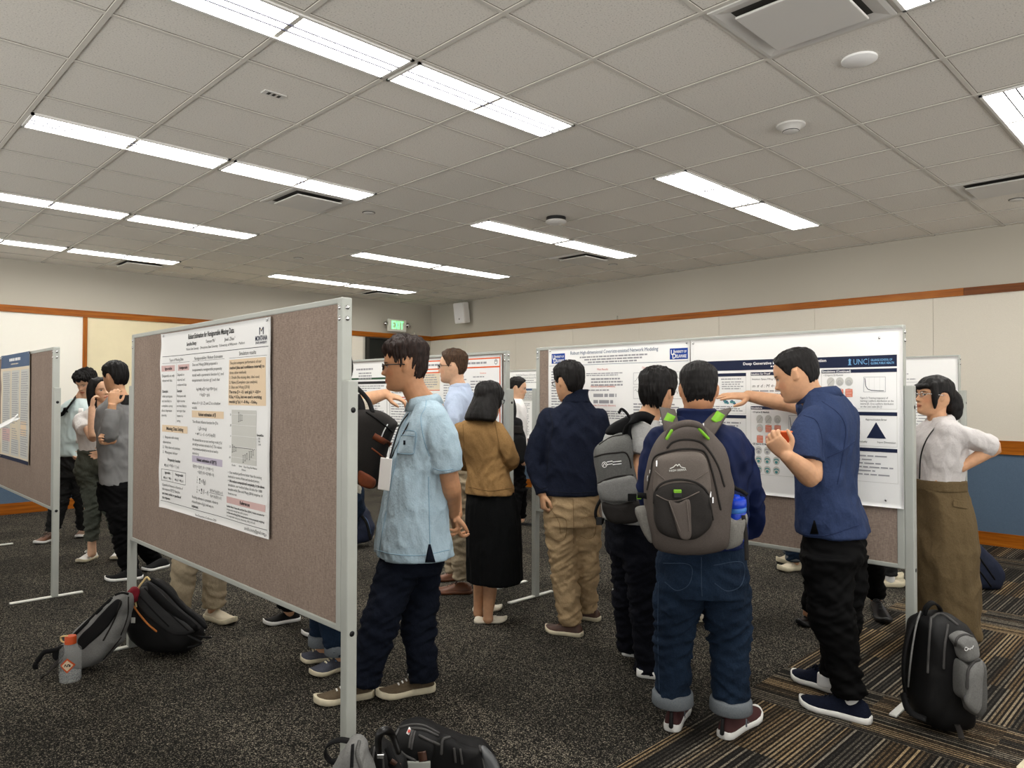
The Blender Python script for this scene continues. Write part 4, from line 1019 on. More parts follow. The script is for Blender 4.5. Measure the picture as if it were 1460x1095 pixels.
    def hair(s, m, extra=None, vox=.005, **kw):
        S, Mh, o = s.hd; h = hair_mesh(S, Mh, o, **kw)
        if extra:
            extra(h, lambda x, y, z: o+Mh@(np.array([x, y, z])*S), S); h = fuse(h, vox, 1); 
            V = h.V(); N = normals(h); h.v = [V+N*(.0035*noise3(V*np.array([60, 60, 9])))[:, None]]
        return h.build('hair', M[m], s.root, s.o)
    def hp(s, x, y, z):
        S, Mh, o = s.hd; return o+Mh@(np.array([x, y, z])*S)
    def glasses(s, m='black', rim=.0022, r=(.082, .062)):
        b = MB()
        for q in (-1, 1):
            a = np.linspace(0, 2*PI, 22); b.tube([s.hp(q*.145+r[0]*np.cos(t)*1.05, .435-.02*abs(np.cos(t)) , -.002+r[1]*np.sin(t)) for t in a], rim, n=6, round_=False)
            b.tube([s.hp(q*.23, .425, .02), s.hp(q*.335, .30, .03), s.hp(q*.345, .0, .025), s.hp(q*.335, -.05, .0)], rim, n=6, sub=3)
        b.tube([s.hp(-.06, .44, .01), s.hp(0, .455, .02), s.hp(.06, .44, .01)], rim, n=6, sub=3)
        g = b.build('glasses', M[m], s.root, s.o)
        l = MB()
        for q in (-1, 1):
            a = np.arange(20)*2*PI/20; p = [s.hp(q*.145+r[0]*np.cos(t), .434-.02*abs(np.cos(t)), -.002+r[1]*np.sin(t)) for t in a]; p2 = [k+(s.hp(0, 1, 0)-s.hp(0, 0, 0))*.01 for k in p]
            l.rings([p, p2])
        l.build('lens', M['lens'], g, s.o)
    def shoe(s, heel, toe, dh=0, dt=0, **kw):
        """photo pixels of the outsole ends on the carpet"""
        h = gd(*heel); t = gd(*toe); return shoe(h, t, parent=s.root, o=s.o, **kw)
    def trousers(s, m, waist, legs, fold=.005, seed=1, name='trousers', vox=.009, sc=(7, 7, 16), amp=.014, hem=True, ex=.9):
        """waist sections then legs [(hip, knee, ankle), radii]"""
        b = MB(); b.loft(s.torso_secs(waist), ex=ex, n=32, sub=4); sp = []
        for pts, rr in legs:
            P = [s.P(q) for q in pts]; b.tube(P, rr, n=20, sub=5, round_=False)
            sp += [(P[1], .13), (P[-1], .12), (P[0]+(P[1]-P[0])*.25, .10)]
        g = fuse(b, vox, 3); wrinkle(g, fold, sc, .5, seed, sp, amp, (6, 6, 22))
        s.last = g; return g.build(name, m, s.root, s.o)
    def seam(s, pts, m, r=.0022, name='seam', off=.0005, target=None):
        g = target or s.last; bv = BVHTree.FromPolygons(g.V().tolist(), g.f); o = Vector((0, 0, EYE)); P = []
        for x, y in cr_path(np.array(pts, float), 8 if len(pts) > 2 else 12):
            d = Vector(cp(x, y, 1.0))-o; d.normalize(); h = bv.ray_cast(o, d)
            if h[0] is not None: P.append(np.array(h[0]-d*off))
        if len(P) > 2:
            b = MB(); b.tube(P, r, n=6); return b.build(name, m, s.root, s.o)
    def finish(s):
        b = fuse(s.body, s.vox, 2); V = b.V()
        if s.hd: col = face_color(V, *s.hd, s.tone, **s.face)
        else: col = np.tile([lin(q) for q in SKIN[s.tone]], (len(V), 1))
        ob = b.build('body', M['skin'], s.root, s.o, col=col); return ob
def glass_mat(name, c, rough=.0, ior=1.45, alpha=None):
    t = NT(name); t.b.inputs['Base Color'].default_value = rgb(*c); t.b.inputs['Transmission Weight'].default_value = 1
    t.b.inputs['Roughness'].default_value = rough; t.b.inputs['IOR'].default_value = ior; return t.m
M['lens'] = glass_mat('spectacle_lens', (250, 252, 252), 0, 1.02)
# cloths
M['chambray'] = weave('light_blue_chambray', (178, 198, 209), (152, 176, 191), sc=500, fac=.9, bump=.3, var=.35, vsc=9, crease=0.30)
M['oxford'] = weave('pale_blue_shirting', (196, 210, 232), (180, 196, 222), sc=500, fac=.8, bump=.2, crease=0.28)
M['navy_chino'] = weave('navy_chino', (19, 25, 39), (10, 14, 23), sc=600, fac=.8, bump=.3, crease=0.28)
M['khaki'] = weave('khaki_twill', (178, 154, 120), (156, 132, 98), sc=600, fac=.8, bump=.3, var=.2, crease=0.28)
M['khaki_pale'] = weave('pale_khaki_twill', (172, 158, 134), (150, 136, 112), sc=600, fac=.8, bump=.3, var=.2, crease=0.28)
M['camel'] = weave('camel_knit', (162, 128, 84), (138, 106, 66), sc=350, fac=.8, bump=.4, crease=0.19)
M['black_skirt'] = weave('black_skirt_cloth', (13, 14, 15), (6, 7, 8), sc=500, fac=.8, bump=.3, crease=0.22)
M['navy_fleece'] = weave('navy_fleece', (32, 38, 56), (20, 24, 36), sc=300, fac=.9, bump=.5, rough=1, crease=0.19)
M['grey_tee'] = weave('heather_grey_jersey', (182, 182, 180), (150, 150, 148), sc=380, fac=1, bump=.2, crease=0.22)
M['black_denim'] = weave('black_navy_denim', (15, 17, 26), (7, 8, 14), sc=600, fac=.9, bump=.3, crease=0.33)
M['jeans'] = weave('dark_blue_denim', (30, 46, 66), (13, 23, 37), sc=520, fac=.9, bump=.35, var=.9, vsc=4, crease=0.33)
M['jean_cuff'] = weave('denim_turn_up', (122, 128, 132), (94, 100, 106), sc=500, fac=.9, bump=.3)
M['blue_jacket'] = mat('royal_navy_nylon', (12, 27, 68), .7, var=.2, vsc=5, bump=.1, bsc=300, spec=.18)
M['blue_shirt'] = weave('mid_blue_shirting', (50, 64, 98), (38, 50, 80), sc=500, fac=.8, bump=.2, rough=.8, crease=0.28)
M['black_trs'] = mat('black_trouser_nylon', (7, 7, 8), .75, spec=.1, bump=.1, bsc=300)
M['white_blouse'] = weave('pale_grey_blouse', (214, 210, 208), (196, 192, 192), sc=500, fac=.8, bump=.2, crease=0.30)
M['olive'] = weave('olive_brown_cotton', (112, 96, 70), (92, 78, 55), sc=500, fac=.8, bump=.3, var=.25, crease=0.33)
M['white_tee'] = weave('white_jersey', (238, 236, 234), (222, 220, 218), sc=500, fac=.8, bump=.2, crease=0.22)
M['sage'] = weave('grey_green_twill', (92, 96, 86), (74, 78, 70), sc=500, fac=.8, bump=.3, crease=0.22)
M['grey_jacket'] = mat('mid_grey_windbreaker', (132, 132, 132), .65, var=.15, vsc=5, bump=.15, bsc=200)
M['aqua'] = mat('pale_aqua_windbreaker', (206, 224, 224), .6, var=.08, vsc=5, bump=.1, bsc=200)
M['charcoal'] = weave('charcoal_trouser', (42, 42, 42), (26, 26, 26), sc=500, fac=.8, bump=.3, crease=0.28)
M['cream_dots'] = weave('cream_speckled_knit', (226, 220, 204), (120, 110, 92), sc=220, fac=1.3, bump=.3)
M['sock'] = mat('white_sock', (232, 232, 230), .9)
M['suede'] = weave('olive_brown_suede', (104, 92, 74), (78, 66, 52), sc=160, fac=1.2, bump=.3)
M['rubber_cream'] = mat('cream_rubber', (222, 212, 184), .6, var=.1, vsc=20)
M['rubber_white'] = mat('white_rubber', (236, 236, 232), .5)
M['tan_leather'] = mat('tan_brown_leather', (120, 74, 48), .38, var=.2, vsc=14, spec=.5)
M['brown_leather'] = mat('dark_brown_leather', (84, 54, 40), .45, var=.2, vsc=14, spec=.5)
M['cream_leather'] = mat('cream_leather', (226, 218, 198), .4, spec=.5)
M['navy_mesh'] = weave('navy_mesh', (26, 32, 50), (14, 18, 30), sc=250, fac=1, bump=.5)
M['blk_leather'] = mat('black_shoe_leather', (14, 13, 13), .28, spec=.5)
M['ox_mesh'] = mat('brownish_red_mesh', (72, 42, 42), .7, bump=.4, bsc=250)
M['beige_mesh'] = mat('beige_sneaker', (214, 202, 178), .7, bump=.3, bsc=250)
M['grey_suede'] = weave('grey_suede', (86, 88, 98), (62, 64, 74), sc=150, fac=1.2, bump=.3)
M['denim_blue_patch'] = mat('light_blue_patch', (96, 146, 196), .6)
M['chambray_seam'] = mat('light_blue_stitching', (136, 166, 186), .9)
M['dark_seam'] = mat('dark_seam', (16, 20, 30), .9)
M['blue_seam'] = mat('blue_shirt_seam', (28, 42, 76), .9)
M['khaki_seam'] = mat('khaki_seam', (128, 104, 74), .9)
M['camel_seam'] = mat('camel_seam', (112, 84, 48), .9)
M['jean_seam'] = mat('denim_stitch', (46, 62, 82), .9)
M['belt'] = mat('brown_belt', (74, 48, 30), .5)
# ------------------------------------------------------------------ the crowd
def band(p, pts, r, h, m, name, k=1.04):
    """turn-up / cuff round a limb end"""
    P = [p.P(q) for q in pts]; b = MB(); b.tube(P, r, n=20, round_=False); return b.build(name, m, p.root, p.o)
# --- 1 man in the light blue shirt, hands behind his back
def man_blue_polo():
    p = Person('man in light blue short sleeve shirt and glasses, hands clasped behind, beside nearest board', 3.5, (565, 990), 'b', vox=.0045)
    p.head((577, 522, 0), .236, 93, 3, neck=(604, 576, 0), neck_r=.058)
    p.arm((622, 598, -.14), (642, 690, -.12), (646, 731, .03), r=(.052, .047, .032), hand_fwd=(.12, .3, -.9), palm=(.8, .4, .2), side=1, curl=.7)
    p.arm((600, 598, .16), (642, 690, .17), (650, 730, .12), r=(.052, .045, .032), hand_fwd=(.1, -.5, -.6), palm=(-.5, .2, .5), side=-1, curl=.7)
    secs = [(590, 789, 0, .235, .185, 108), (588, 772, 0, .235, .175, 108), (590, 720, 0, .215, .150, 108), (596, 650, 0, .205, .130, 110), (602, 612, 0, .208, .112, 110), (606, 594, 0, .185, .096, 110), (607, 580, 0, .125, .080, 108), (606, 569, 0, .072, .066, 105)]
    p.core(secs[1:], .8)
    p.garment('shirt', M['chambray'], secs, [([(617, 596, -.12), (629, 625, -.155), (636, 650, -.155), (639, 671, -.15)], [.070, .080, .080, .078]), ([(600, 596, .13), (625, 640, .17), (636, 668, .17)], [.07, .08, .08])],
              fold=.0062, sc=(10, 10, 4.5), seed=3, spots=[((615, 640, -.1), .14), ((632, 660, -.15), .1), ((590, 740, -.1), .2)], spot_amp=.009, vox=.008)
    p.shirt = p.last
    p.collar((604, 571, 0), .066, .098, .034, M['chambray'], yaw=105, tilt=.02)
    p.trousers(M['navy_chino'], [(588, 812, 0, .185, .135, 105), (588, 790, 0, .19, .135, 105), (588, 745, 0, .17, .115, 105)],
               [([(574, 795, -.08), (543, 885, -.11), (518, 972, -.09)], [.100, .086, .070]), ([(600, 795, .07), (598, 885, .06), (604, 970, .05)], [.112, .085, .068])], seed=2)
    for hl, te in (((533, 992), (447, 1006)), ((620, 984), (536, 997))):
        p.shoe(hl, te, W=.104, H=.088, mats=('suede', 'rubber_cream'), laces='rubber_white', chunk=1.25)
    p.hair('hair_brown', top=.135, side=.010, back=.05, rough=.022, seed=4, fringe=.16, line=[(0, .74), (25, .74), (45, .70), (62, .64), (76, .52), (84, .46), (92, .58), (104, .58), (118, .42), (135, .22), (180, .14)])
    p.glasses(rim=.0028); p.finish()
    # lanyard, badge, pocket and watch
    b = MB(); b.tube([p.j(604, 574, -.06), p.j(585, 600, -.13), p.j(567, 634, -.10), p.j(557, 656, -.06)], .0035, n=6, sub=6); b.build('lanyard', M['black'], p.root, p.o)
    b = MB(); b.tube([p.j(596, 575, .03), p.j(573, 602, -.06), p.j(562, 632, -.06), p.j(555, 656, -.05)], .0035, n=6, sub=6); b.build('lanyard', M['black'], p.root, p.o)
    b = MB(); b.box((0, 0, 0), (.062, .006, .15), M=rotz(-.35)@np.array(Matrix.Rotation(.10, 3, 'Y')), bev=.003); bd = b.xform(np.eye(3), p.j(549, 676, -.13)).build('name_badge', M['paper'], p.root, p.o, smooth=False)
    return p
def decal(p, px_poly, m, name, t=.004, n=10, grid=None, target=None, parent=None):
    """a patch of cloth lying on a garment: quad corners in photo pixels (tl, tr, br, bl)"""
    g = target or p.last; bv = BVHTree.FromPolygons(g.V().tolist(), g.f); q = np.array(px_poly, float); V = []; o = Vector((0, 0, EYE))
    for a in np.linspace(0, 1, n):
        for c in np.linspace(0, 1, n):
            r = 1-(2*a-1)**4*.0
            s_ = q[0]*(1-a)*(1-c)+q[1]*(1-a)*c+q[2]*a*c+q[3]*a*(1-c)
            d = Vector(cp(s_[0], s_[1], 1.0))-o; d.normalize(); h = bv.ray_cast(o, d)
            if h[0] is None: h = (Vector(cp(s_[0], s_[1], p.d)),)
            V.append(np.array(h[0])-np.array(d)*t)
    V = np.array(V); B = np.array([v+unit(v-np.array(o))*(t+.004) for v in V]); f = []
    for i in range(n-1):
        for k in range(n-1): f.append((i*n+k, (i+1)*n+k, (i+1)*n+k+1, i*n+k+1))
    ed = [k for k in range(n)]+[i*n+n-1 for i in range(1, n)]+[(n-1)*n+k for k in range(n-2, -1, -1)]+[i*n for i in range(n-2, 0, -1)]
    b = MB(); b.add(V, f); b.add(B, [x[::-1] for x in f]); N = n*n
    b.f += [(ed[k], ed[(k+1) % len(ed)], ed[(k+1) % len(ed)]+N, ed[k]+N) for k in range(len(ed))]
    return b.build(name, m, parent or p.root, p.o)
p = man_blue_polo()
g_shirt = p.shirt
for q in ([(608, 570), (606, 582), (600, 596), (604, 625), (612, 650)], [(618, 668), (630, 671), (646, 669)], [(536, 784), (560, 790), (600, 792), (640, 784)], [(585, 585), (572, 620), (560, 680), (545, 760), (540, 794)], [(611, 680), (612, 730), (613, 775)]): p.seam(q, M['chambray_seam'], target=g_shirt)
decal(p, [(611, 776), (614, 776), (621, 802), (606, 802)], M['navy_chino'], 'side_vent', .004, n=5, target=g_shirt)
pk = decal(p, [(573, 614), (592, 616), (590, 648), (566, 648)], M['chambray'], 'chest_pocket', .006, target=g_shirt)
for q in ([(573, 614), (592, 616), (591, 640), (588, 647), (568, 646), (567, 640), (573, 614)], [(572, 620), (592, 622)]): p.seam(q, M['chambray_seam'], r=.0018, off=.007, target=g_shirt)
decal(p, [(575, 628), (578, 628), (578, 634), (575, 634)], M['navy_chino'], 'emblem', .008, n=4, target=g_shirt, parent=pk)
b = MB(); a = np.linspace(0, 2*PI, 20); c = p.j(645, 727, .015); b.rings([[c+np.array([.036*math.cos(t), .036*math.sin(t), q]) for t in a[:-1]] for q in (-.009, .009)], cap=False); b.build('wrist_watch', M['black'], p.root, p.o)
# --- 2 man in the pale blue shirt
def man_pale_blue():
    p = Person('man in pale blue long sleeve shirt, glasses and khaki trousers by the orange poster', 5.36, (655, 838), 'c', vox=.006)
    p.head((646, 523, 0), .238, 80, 0, neck=(656, 556, 0), brow=(60, 40, 28))
    secs = [(654, 655, 0, .165, .125, 78), (655, 620, 0, .185, .13, 76), (657, 590, 0, .20, .125, 75), (658, 570, 0, .195, .10, 75), (657, 559, 0, .12, .08, 75), (656, 551, 0, .07, .066, 75)]
    p.core(secs, .8)
    p.arm((652, 576, -.15), (646, 606, -.24), (630, 600, -.22), hand_fwd=(-.5, .7, .1), palm=(.4, .3, 0), r=(.045, .04, .03))
    p.arm((665, 572, .17), (650, 612, .24), (632, 606, .10), hand_fwd=(-.3, -.8, .1), palm=(.4, -.3, 0), r=(.045, .04, .03))
    p.garment('shirt', M['oxford'], secs, [([(653, 570, -.13), (648, 590, -.2), (645, 606, -.24), (637, 603, -.24), (631, 601, -.22)], [.062, .062, .058, .050, .042]), ([(664, 570, .13), (655, 600, .22), (644, 610, .2), (632, 606, .12)], [.062, .06, .055, .045])],
              fold=.006, sc=(11, 11, 5), seed=8, spots=[((648, 600, -.2), .12)], vox=.009)
    p.collar((656, 553, 0), .062, .085, .034, M['oxford'], yaw=78)
    band(p, [(655, 657, 0), (655, 650, 0)], .152, .03, M['belt'], 'belt') if False else None
    p.garment('belt', M['belt'], [(655, 657, 0, .168, .128, 78), (655, 651, 0, .168, .128, 78)], fold=0, vox=.008)
    p.trousers(M['khaki_pale'], [(655, 690, 0, .17, .13, 78), (655, 675, 0, .172, .13, 78), (655, 654, 0, .163, .122, 78)],
               [([(656, 685, -.09), (658, 750, -.09), (661, 824, -.06)], [.10, .084, .072]), ([(652, 685, .09), (648, 745, .10), (648, 814, .16)], [.10, .082, .070])], seed=5)
    p.shoe((674, 846), (617, 846), W=.104, H=.085, mats=('tan_leather', 'tan_leather'), laces='brown_leather', style='sneaker'); p.shoe((660, 826), (622, 829), W=.1, H=.085, mats=('tan_leather', 'tan_leather'), laces='brown_leather')
    p.hair('hair_sand', top=.085, side=.018, back=.02, rough=.008, seed=9); p.glasses(); p.finish()
man_pale_blue()
# --- 3 woman in the camel cardigan
def woman_cardigan():
    p = Person('woman in tan cardigan and long black skirt with cream loafers, seen from behind', 4.66, (690, 885), 'a', vox=.006)
    p.head((697, 570, 0), .222, -42, 8, neck=(690, 600, 0), neck_r=.05)
    secs = [(698, 704, 0, .164, .124, -28), (697, 690, 0, .156, .116, -28), (693, 660, 0, .130, .095, -28), (688, 632, 0, .154, .102, -28), (684, 614, 0, .172, .095, -28), (684, 603, 0, .13, .08, -28), (688, 595, 0, .065, .06, -28)]
    p.core(secs[1:], .78)
    p.arm((714, 618, -.08), (729, 656, -.06), (715, 668, .12), r=(.04, .037, .027), hand_fwd=(-.6, .6, .1), palm=(-.3, -.4, 0)); p.arm((652, 616, .08), (656, 660, .14), (684, 664, .22), r=(.04, .037, .027), hand_fwd=(.9, .2, .1), palm=(0, -.5, 0))
    p.garment('cardigan', M['camel'], secs, [([(709, 613, -.06), (721, 634, -.09), (729, 656, -.06), (722, 664, .05), (716, 668, .12)], [.058, .055, .050, .046, .040]), ([(657, 613, .06), (652, 636, .10), (657, 660, .14), (682, 664, .22)], [.057, .052, .048, .038])],
              fold=.004, sc=(7, 7, 7), seed=11, shear=1.2, spots=[((700, 670, -.1), .15), ((722, 655, -.06), .09)], spot_amp=.008, vox=.008)
    for q in ([(668, 694), (698, 700), (730, 696)], [(705, 600), (709, 620), (714, 645), (722, 664)], [(660, 605), (661, 625), (662, 645)]): p.seam(q, M['camel_seam'])
    p.garment('skirt', M['black_skirt'], [(705, 829, 0, .170, .155, -28), (705, 822, 0, .172, .156, -28), (704, 780, 0, .168, .15, -28), (702, 730, 0, .165, .135, -28), (699, 698, 0, .142, .102, -28), (697, 685, 0, .12, .08, -28)], fold=.007, sc=(13, 13, 1.6), seed=4, shear=.2)
    for kx, ay, dy in ((682, 866, .07), (696, 874, -.04)): p.limb([(690+(kx-690)*.7, 690, dy), (kx+3, 780, dy), (kx+3, 835, dy), (kx, ay, dy), (kx, ay+8, dy)], [.06, .055, .047, .032, .034])
    p.shoe((676, 888), (723, 886), W=.085, H=.07, mats=('cream_leather', 'cream_leather'), style='loafer', sole=.018, extra=lambda ob, h, f, r, z, L, w, H: loafer_band(ob, h, f, r, z, L, w, H, p))
    p.shoe((674, 872), (716, 869), W=.085, H=.07, mats=('cream_leather', 'cream_leather'), style='loafer', sole=.018)
    def long(h, P, S):
        secs_ = []
        R = []
        for z, hw, y0, y1 in ((.30, .31, -.42, .16), (.1, .37, -.46, .20), (-.12, .43, -.52, .20), (-.3, .49, -.57, .16), (-.48, .54, -.60, .10), (-.60, .55, -.60, .04), (-.66, .50, -.56, -.04)):
            a = np.arange(30)*2*PI/30; R.append([P(hw*math.sin(t), (y0+y1)/2+(y1-y0)/2*math.cos(t), z) for t in a])
        h.rings(R)
    p.hair('hair_black', long, top=.06, side=.05, back=.06, rough=.012, seed=2, line=[(0, .80), (40, .72), (60, .5), (75, .2), (180, .05)])
    p.glasses(); p.finish()
def loafer_band(ob, h, f, r, z, L, w, H, p):
    R = []
    for t in (.60, .63, .66):
        R.append(h+f*L*t)
    b = MB(); hh = H(.62); b.ribbon([h+f*L*.63-r*w(.63)*.9+z*.02, h+f*L*.62-r*w(.63)*.5+z*(hh-.002), h+f*L*.62+z*(hh+.005), h+f*L*.62+r*w(.63)*.5+z*(hh-.002), h+f*L*.63+r*w(.63)*.9+z*.02], .022, .003, f); b.build('strap', M['cream_leather'], ob, p.o)
woman_cardigan()
# --- 4 man in the navy sweater
def man_sweater():
    p = Person('man in navy sweater and khaki trousers with brown shoes, back to the viewer', 4.5, (815, 900), 'a', vox=.006)
    p.head((811, 545, 0), .236, 32, 6, neck=(821, 578, 0))
    secs = [(815, 705, 0, .172, .134, 5), (816, 690, 0, .172, .13, 5), (819, 650, 0, .180, .128, 6), (820, 618, 0, .188, .122, 8), (819, 597, 0, .184, .102, 8), (819, 584, 0, .135, .086, 8), (821, 573, 0, .085, .074, 10), (821, 560, 0, .068, .066, 12)]
    p.core(secs[1:], .8)
    p.arm((777, 604, .01), (764, 652, .0), (773, 703, -.05), hand_fwd=(.1, -.1, -1), palm=(.9, .2, 0), curl=1.5, r=(.040, .030, .03), side=1)
    p.arm((858, 600, .04), (860, 655, .12), (838, 675, .3), hand_fwd=(-.9, .3, .2), palm=(0, -.5, 0), r=(.046, .04, .03))
    p.garment('sweater', M['navy_fleece'], secs, [([(783, 595, .01), (771, 622, .01), (763, 652, .0), (767, 680, -.02), (773, 704, -.05)], [.068, .066, .062, .056, .050]), ([(853, 596, .02), (860, 630, .06), (861, 656, .12), (840, 674, .28)], [.068, .064, .060, .05])],
              fold=.0055, sc=(8, 8, 7), seed=21, shear=.8, spots=[((768, 660, 0), .12), ((800, 600, -.1), .12)], spot_amp=.010)
    for q in ([(781, 700), (815, 703), (849, 701)], [(784, 586), (788, 610), (783, 640), (780, 670)], [(764, 692), (772, 697), (780, 694)]): p.seam(q, M['dark_seam'], name='rib')
    p.garment('collar', M['navy_fleece'], [(821, 574, 0, .088, .080, 10), (821, 562, 0, .076, .074, 12), (822, 555, 0, .077, .075, 12)], fold=.001, vox=.007)
    p.trousers(M['khaki'], [(815, 748, 0, .165, .135, 8), (815, 730, 0, .168, .135, 8), (815, 700, 0, .155, .114, 8)],
               [([(798, 748, -.02), (803, 805, -.02), (815, 890, -.06)], [.098, .082, .074]), ([(834, 748, .03), (835, 800, .05), (836, 868, .12)], [.098, .082, .070])], seed=15, amp=.011)
    for q in ([(782, 722), (790, 732), (797, 745), (799, 760)], [(783, 738), (806, 740), (806, 766), (796, 771), (784, 765)], [(828, 739), (848, 737), (848, 762), (838, 768), (828, 764)], [(817, 712), (818, 745), (818, 775)]): p.seam(q, M['khaki_seam'], r=.0018)
    p.shoe((831, 908), (778, 900), W=.108, H=.088, mats=('brown_leather', 'rubber_cream'), laces='brown_leather', chunk=1.1); p.shoe((856, 886), (812, 879), W=.105, H=.088, mats=('brown_leather', 'rubber_cream'), chunk=1.1)
    p.hair('hair_black', top=.085, side=.045, back=.05, rough=.012, seed=6); p.glasses(); p.finish()
man_sweater()
# --- 5 young man in the grey tee with the grey backpack
def man_grey_tee():
    p = Person('person in heather grey T-shirt and dark jeans with white soled shoes, wearing grey backpack', 3.85, (915, 955), 'a', vox=.006)
    p.head((938, 560, 0), .236, -42, 5, neck=(920, 602, 0))
    secs = [(900, 742, 0, .160, .125, -58), (898, 715, 0, .165, .125, -58), (898, 670, 0, .175, .125, -58), (900, 640, 0, .185, .12, -58), (904, 618, 0, .18, .102, -58), (911, 607, 0, .12, .085, -58), (917, 598, 0, .07, .066, -50)]
    p.core(secs[1:], .8)
    p.arm((918, 626, -.15), (907, 684, -.17), (930, 705, -.02), hand_fwd=(.8, .4, .1), palm=(0, .5, .5), r=(.048, .043, .03)); p.arm((890, 624, .15), (890, 690, .2), (930, 705, .25), hand_fwd=(.8, .1, .1), palm=(0, -.5, .5), r=(.046, .042, .03))
    p.garment('t_shirt', M['grey_tee'], secs, [([(912, 618, -.11), (914, 634, -.145), (910, 650, -.16)], [.068, .076, .078]), ([(895, 618, .11), (889, 636, .15), (889, 652, .17)], [.068, .076, .076])], fold=.004, seed=31, spots=[((912, 640, -.15), .1)])
    p.garment('neckband', M['black_matt'], [(917, 600, 0, .069, .066, -50), (917, 597, 0, .066, .063, -50)], fold=0, vox=.006)
    p.trousers(M['black_denim'], [(903, 790, 0, .165, .13, -60), (903, 770, 0, .168, .13, -60), (902, 742, 0, .16, .12, -60)],
               [([(914, 790, -.08), (920, 860, -.07), (924, 957, -.05)], [.10, .076, .066]), ([(897, 790, .09), (894, 850, .1), (898, 927, .12)], [.10, .074, .064])], seed=35)
    p.shoe((908, 963), (984, 972), W=.10, H=.085, mats=('navy_mesh', 'rubber_white'), chunk=1.4); p.shoe((887, 933), (958, 940), W=.10, H=.085, mats=('navy_mesh', 'rubber_white'), chunk=1.4)
    p.hair('hair_black', top=.11, side=.06, back=.07, rough=.016, seed=12, line=[(0, .76), (40, .72), (62, .6), (76, .48), (84, .42), (92, .54), (104, .54), (118, .36), (135, .16), (180, .08)]); p.finish()
man_grey_tee()
# --- 6 man in the blue jacket with the large backpack
def man_blue_jacket():
    p = Person('man in royal blue jacket and turned-up jeans, wearing the large grey-brown backpack', 3.15, (1000, 1045), 'd', vox=.0055)
    p.head((996, 557, 0), .240, -10, 4, neck=(993, 604, 0), neck_r=.062)
    secs = [(999, 776, 0, .195, .148, -5), (998, 760, 0, .197, .146, -5), (996, 720, 0, .20, .14, -5), (992, 665, 0, .21, .135, -5), (989, 632, 0, .21, .118, -5), (990, 614, 0, .17, .10, -5), (992, 602, 0, .105, .085, -5), (993, 592, 0, .078, .074, -5)]
    p.core(secs[1:], .8)
    p.arm((1044, 634, 0), (1070, 706, .03), (1066, 760, .14), hand_fwd=(-.4, .6, -.5), palm=(-.8, 0, 0), r=(.05, .045, .032)); p.arm((938, 634, 0), (932, 706, .08), (955, 745, .22), hand_fwd=(.6, .6, 0), palm=(.5, -.5, 0), r=(.05, .045, .032))
    p.garment('jacket', M['blue_jacket'], secs, [([(1038, 628, 0), (1054, 662, .01), (1069, 704, .03), (1071, 733, .08), (1066, 760, .14)], [.072, .072, .068, .062, .054]), ([(945, 628, 0), (934, 660, .03), (931, 706, .08), (950, 738, .18)], [.070, .068, .064, .056])],
              fold=.007, sc=(9, 9, 6), seed=41, shear=1.0, spots=[((1070, 700, .0), .15), ((1055, 650, 0), .1)], spot_amp=.012, vox=.009)
    cb = MB(); p.garment('collar', M['blue_jacket'], [(993, 607, 0, .098, .090, -5), (993, 592, 0, .084, .080, -5), (993, 582, 0, .086, .082, -5)], fold=0, vox=.008)
    p.trousers(M['jeans'], [(1000, 845, 0, .19, .145, -5), (1000, 815, 0, .192, .145, -5), (1000, 770, 0, .18, .13, -5)],
               [([(968, 840, 0), (961, 900, 0), (959, 1003, .02)], [.108, .083, .072]), ([(1033, 840, 0), (1039, 900, -.01), (1042, 1013, -.03)], [.108, .088, .074])], seed=44, amp=.012)
    for q in ([(946, 803), (984, 806), (983, 832), (965, 842), (948, 830)], [(1018, 806), (1058, 802), (1058, 832), (1038, 843), (1019, 832)], [(1000, 795), (1000, 830), (1001, 850)], [(939, 830), (938, 900), (940, 985)]): p.seam(q, M['jean_seam'], r=.0018)
    for (x, y, dy) in ((959, 1003, .02), (1042, 1013, -.03)):
        band(p, [(x, y-19, dy), (x, y-16, dy), (x, y-2, dy), (x, y, dy)], [.082, .088, .090, .084], .06, M['jean_cuff'], 'turn_up')
    def heel_tab(ob, h, f, r, z, L, w, H):
        b = MB(); b.tube([h+z*.03-f*.004, h+f*.003+z*.085], [.010, .007], n=10); b.build('heel_stripe', M['black'], ob, p.o)
        for q in range(3):
            b = MB(); c = h+f*L*(.42+.07*q); b.ribbon([c+r*w(.45)*1.0+z*.022, c+f*.012+r*w(.45)*.88+z*.045, c+f*.02+r*w(.45)*.62+z*.062], .011, .003, f); b.build('side_stripe', M['jean_cuff'], ob, p.o)
    p.shoe((957, 1045), (972, 1007), W=.102, H=.108, mats=('ox_mesh', 'rubber_white'), chunk=1.2, extra=heel_tab); p.shoe((1030, 1055), (1079, 1020), W=.104, H=.108, mats=('ox_mesh', 'rubber_white'), chunk=1.2, extra=heel_tab)
    p.hair('hair_black', top=.05, side=.012, back=.015, rough=.006, seed=14, freq=(14, 8)); p.finish(); return p
man6 = man_blue_jacket()
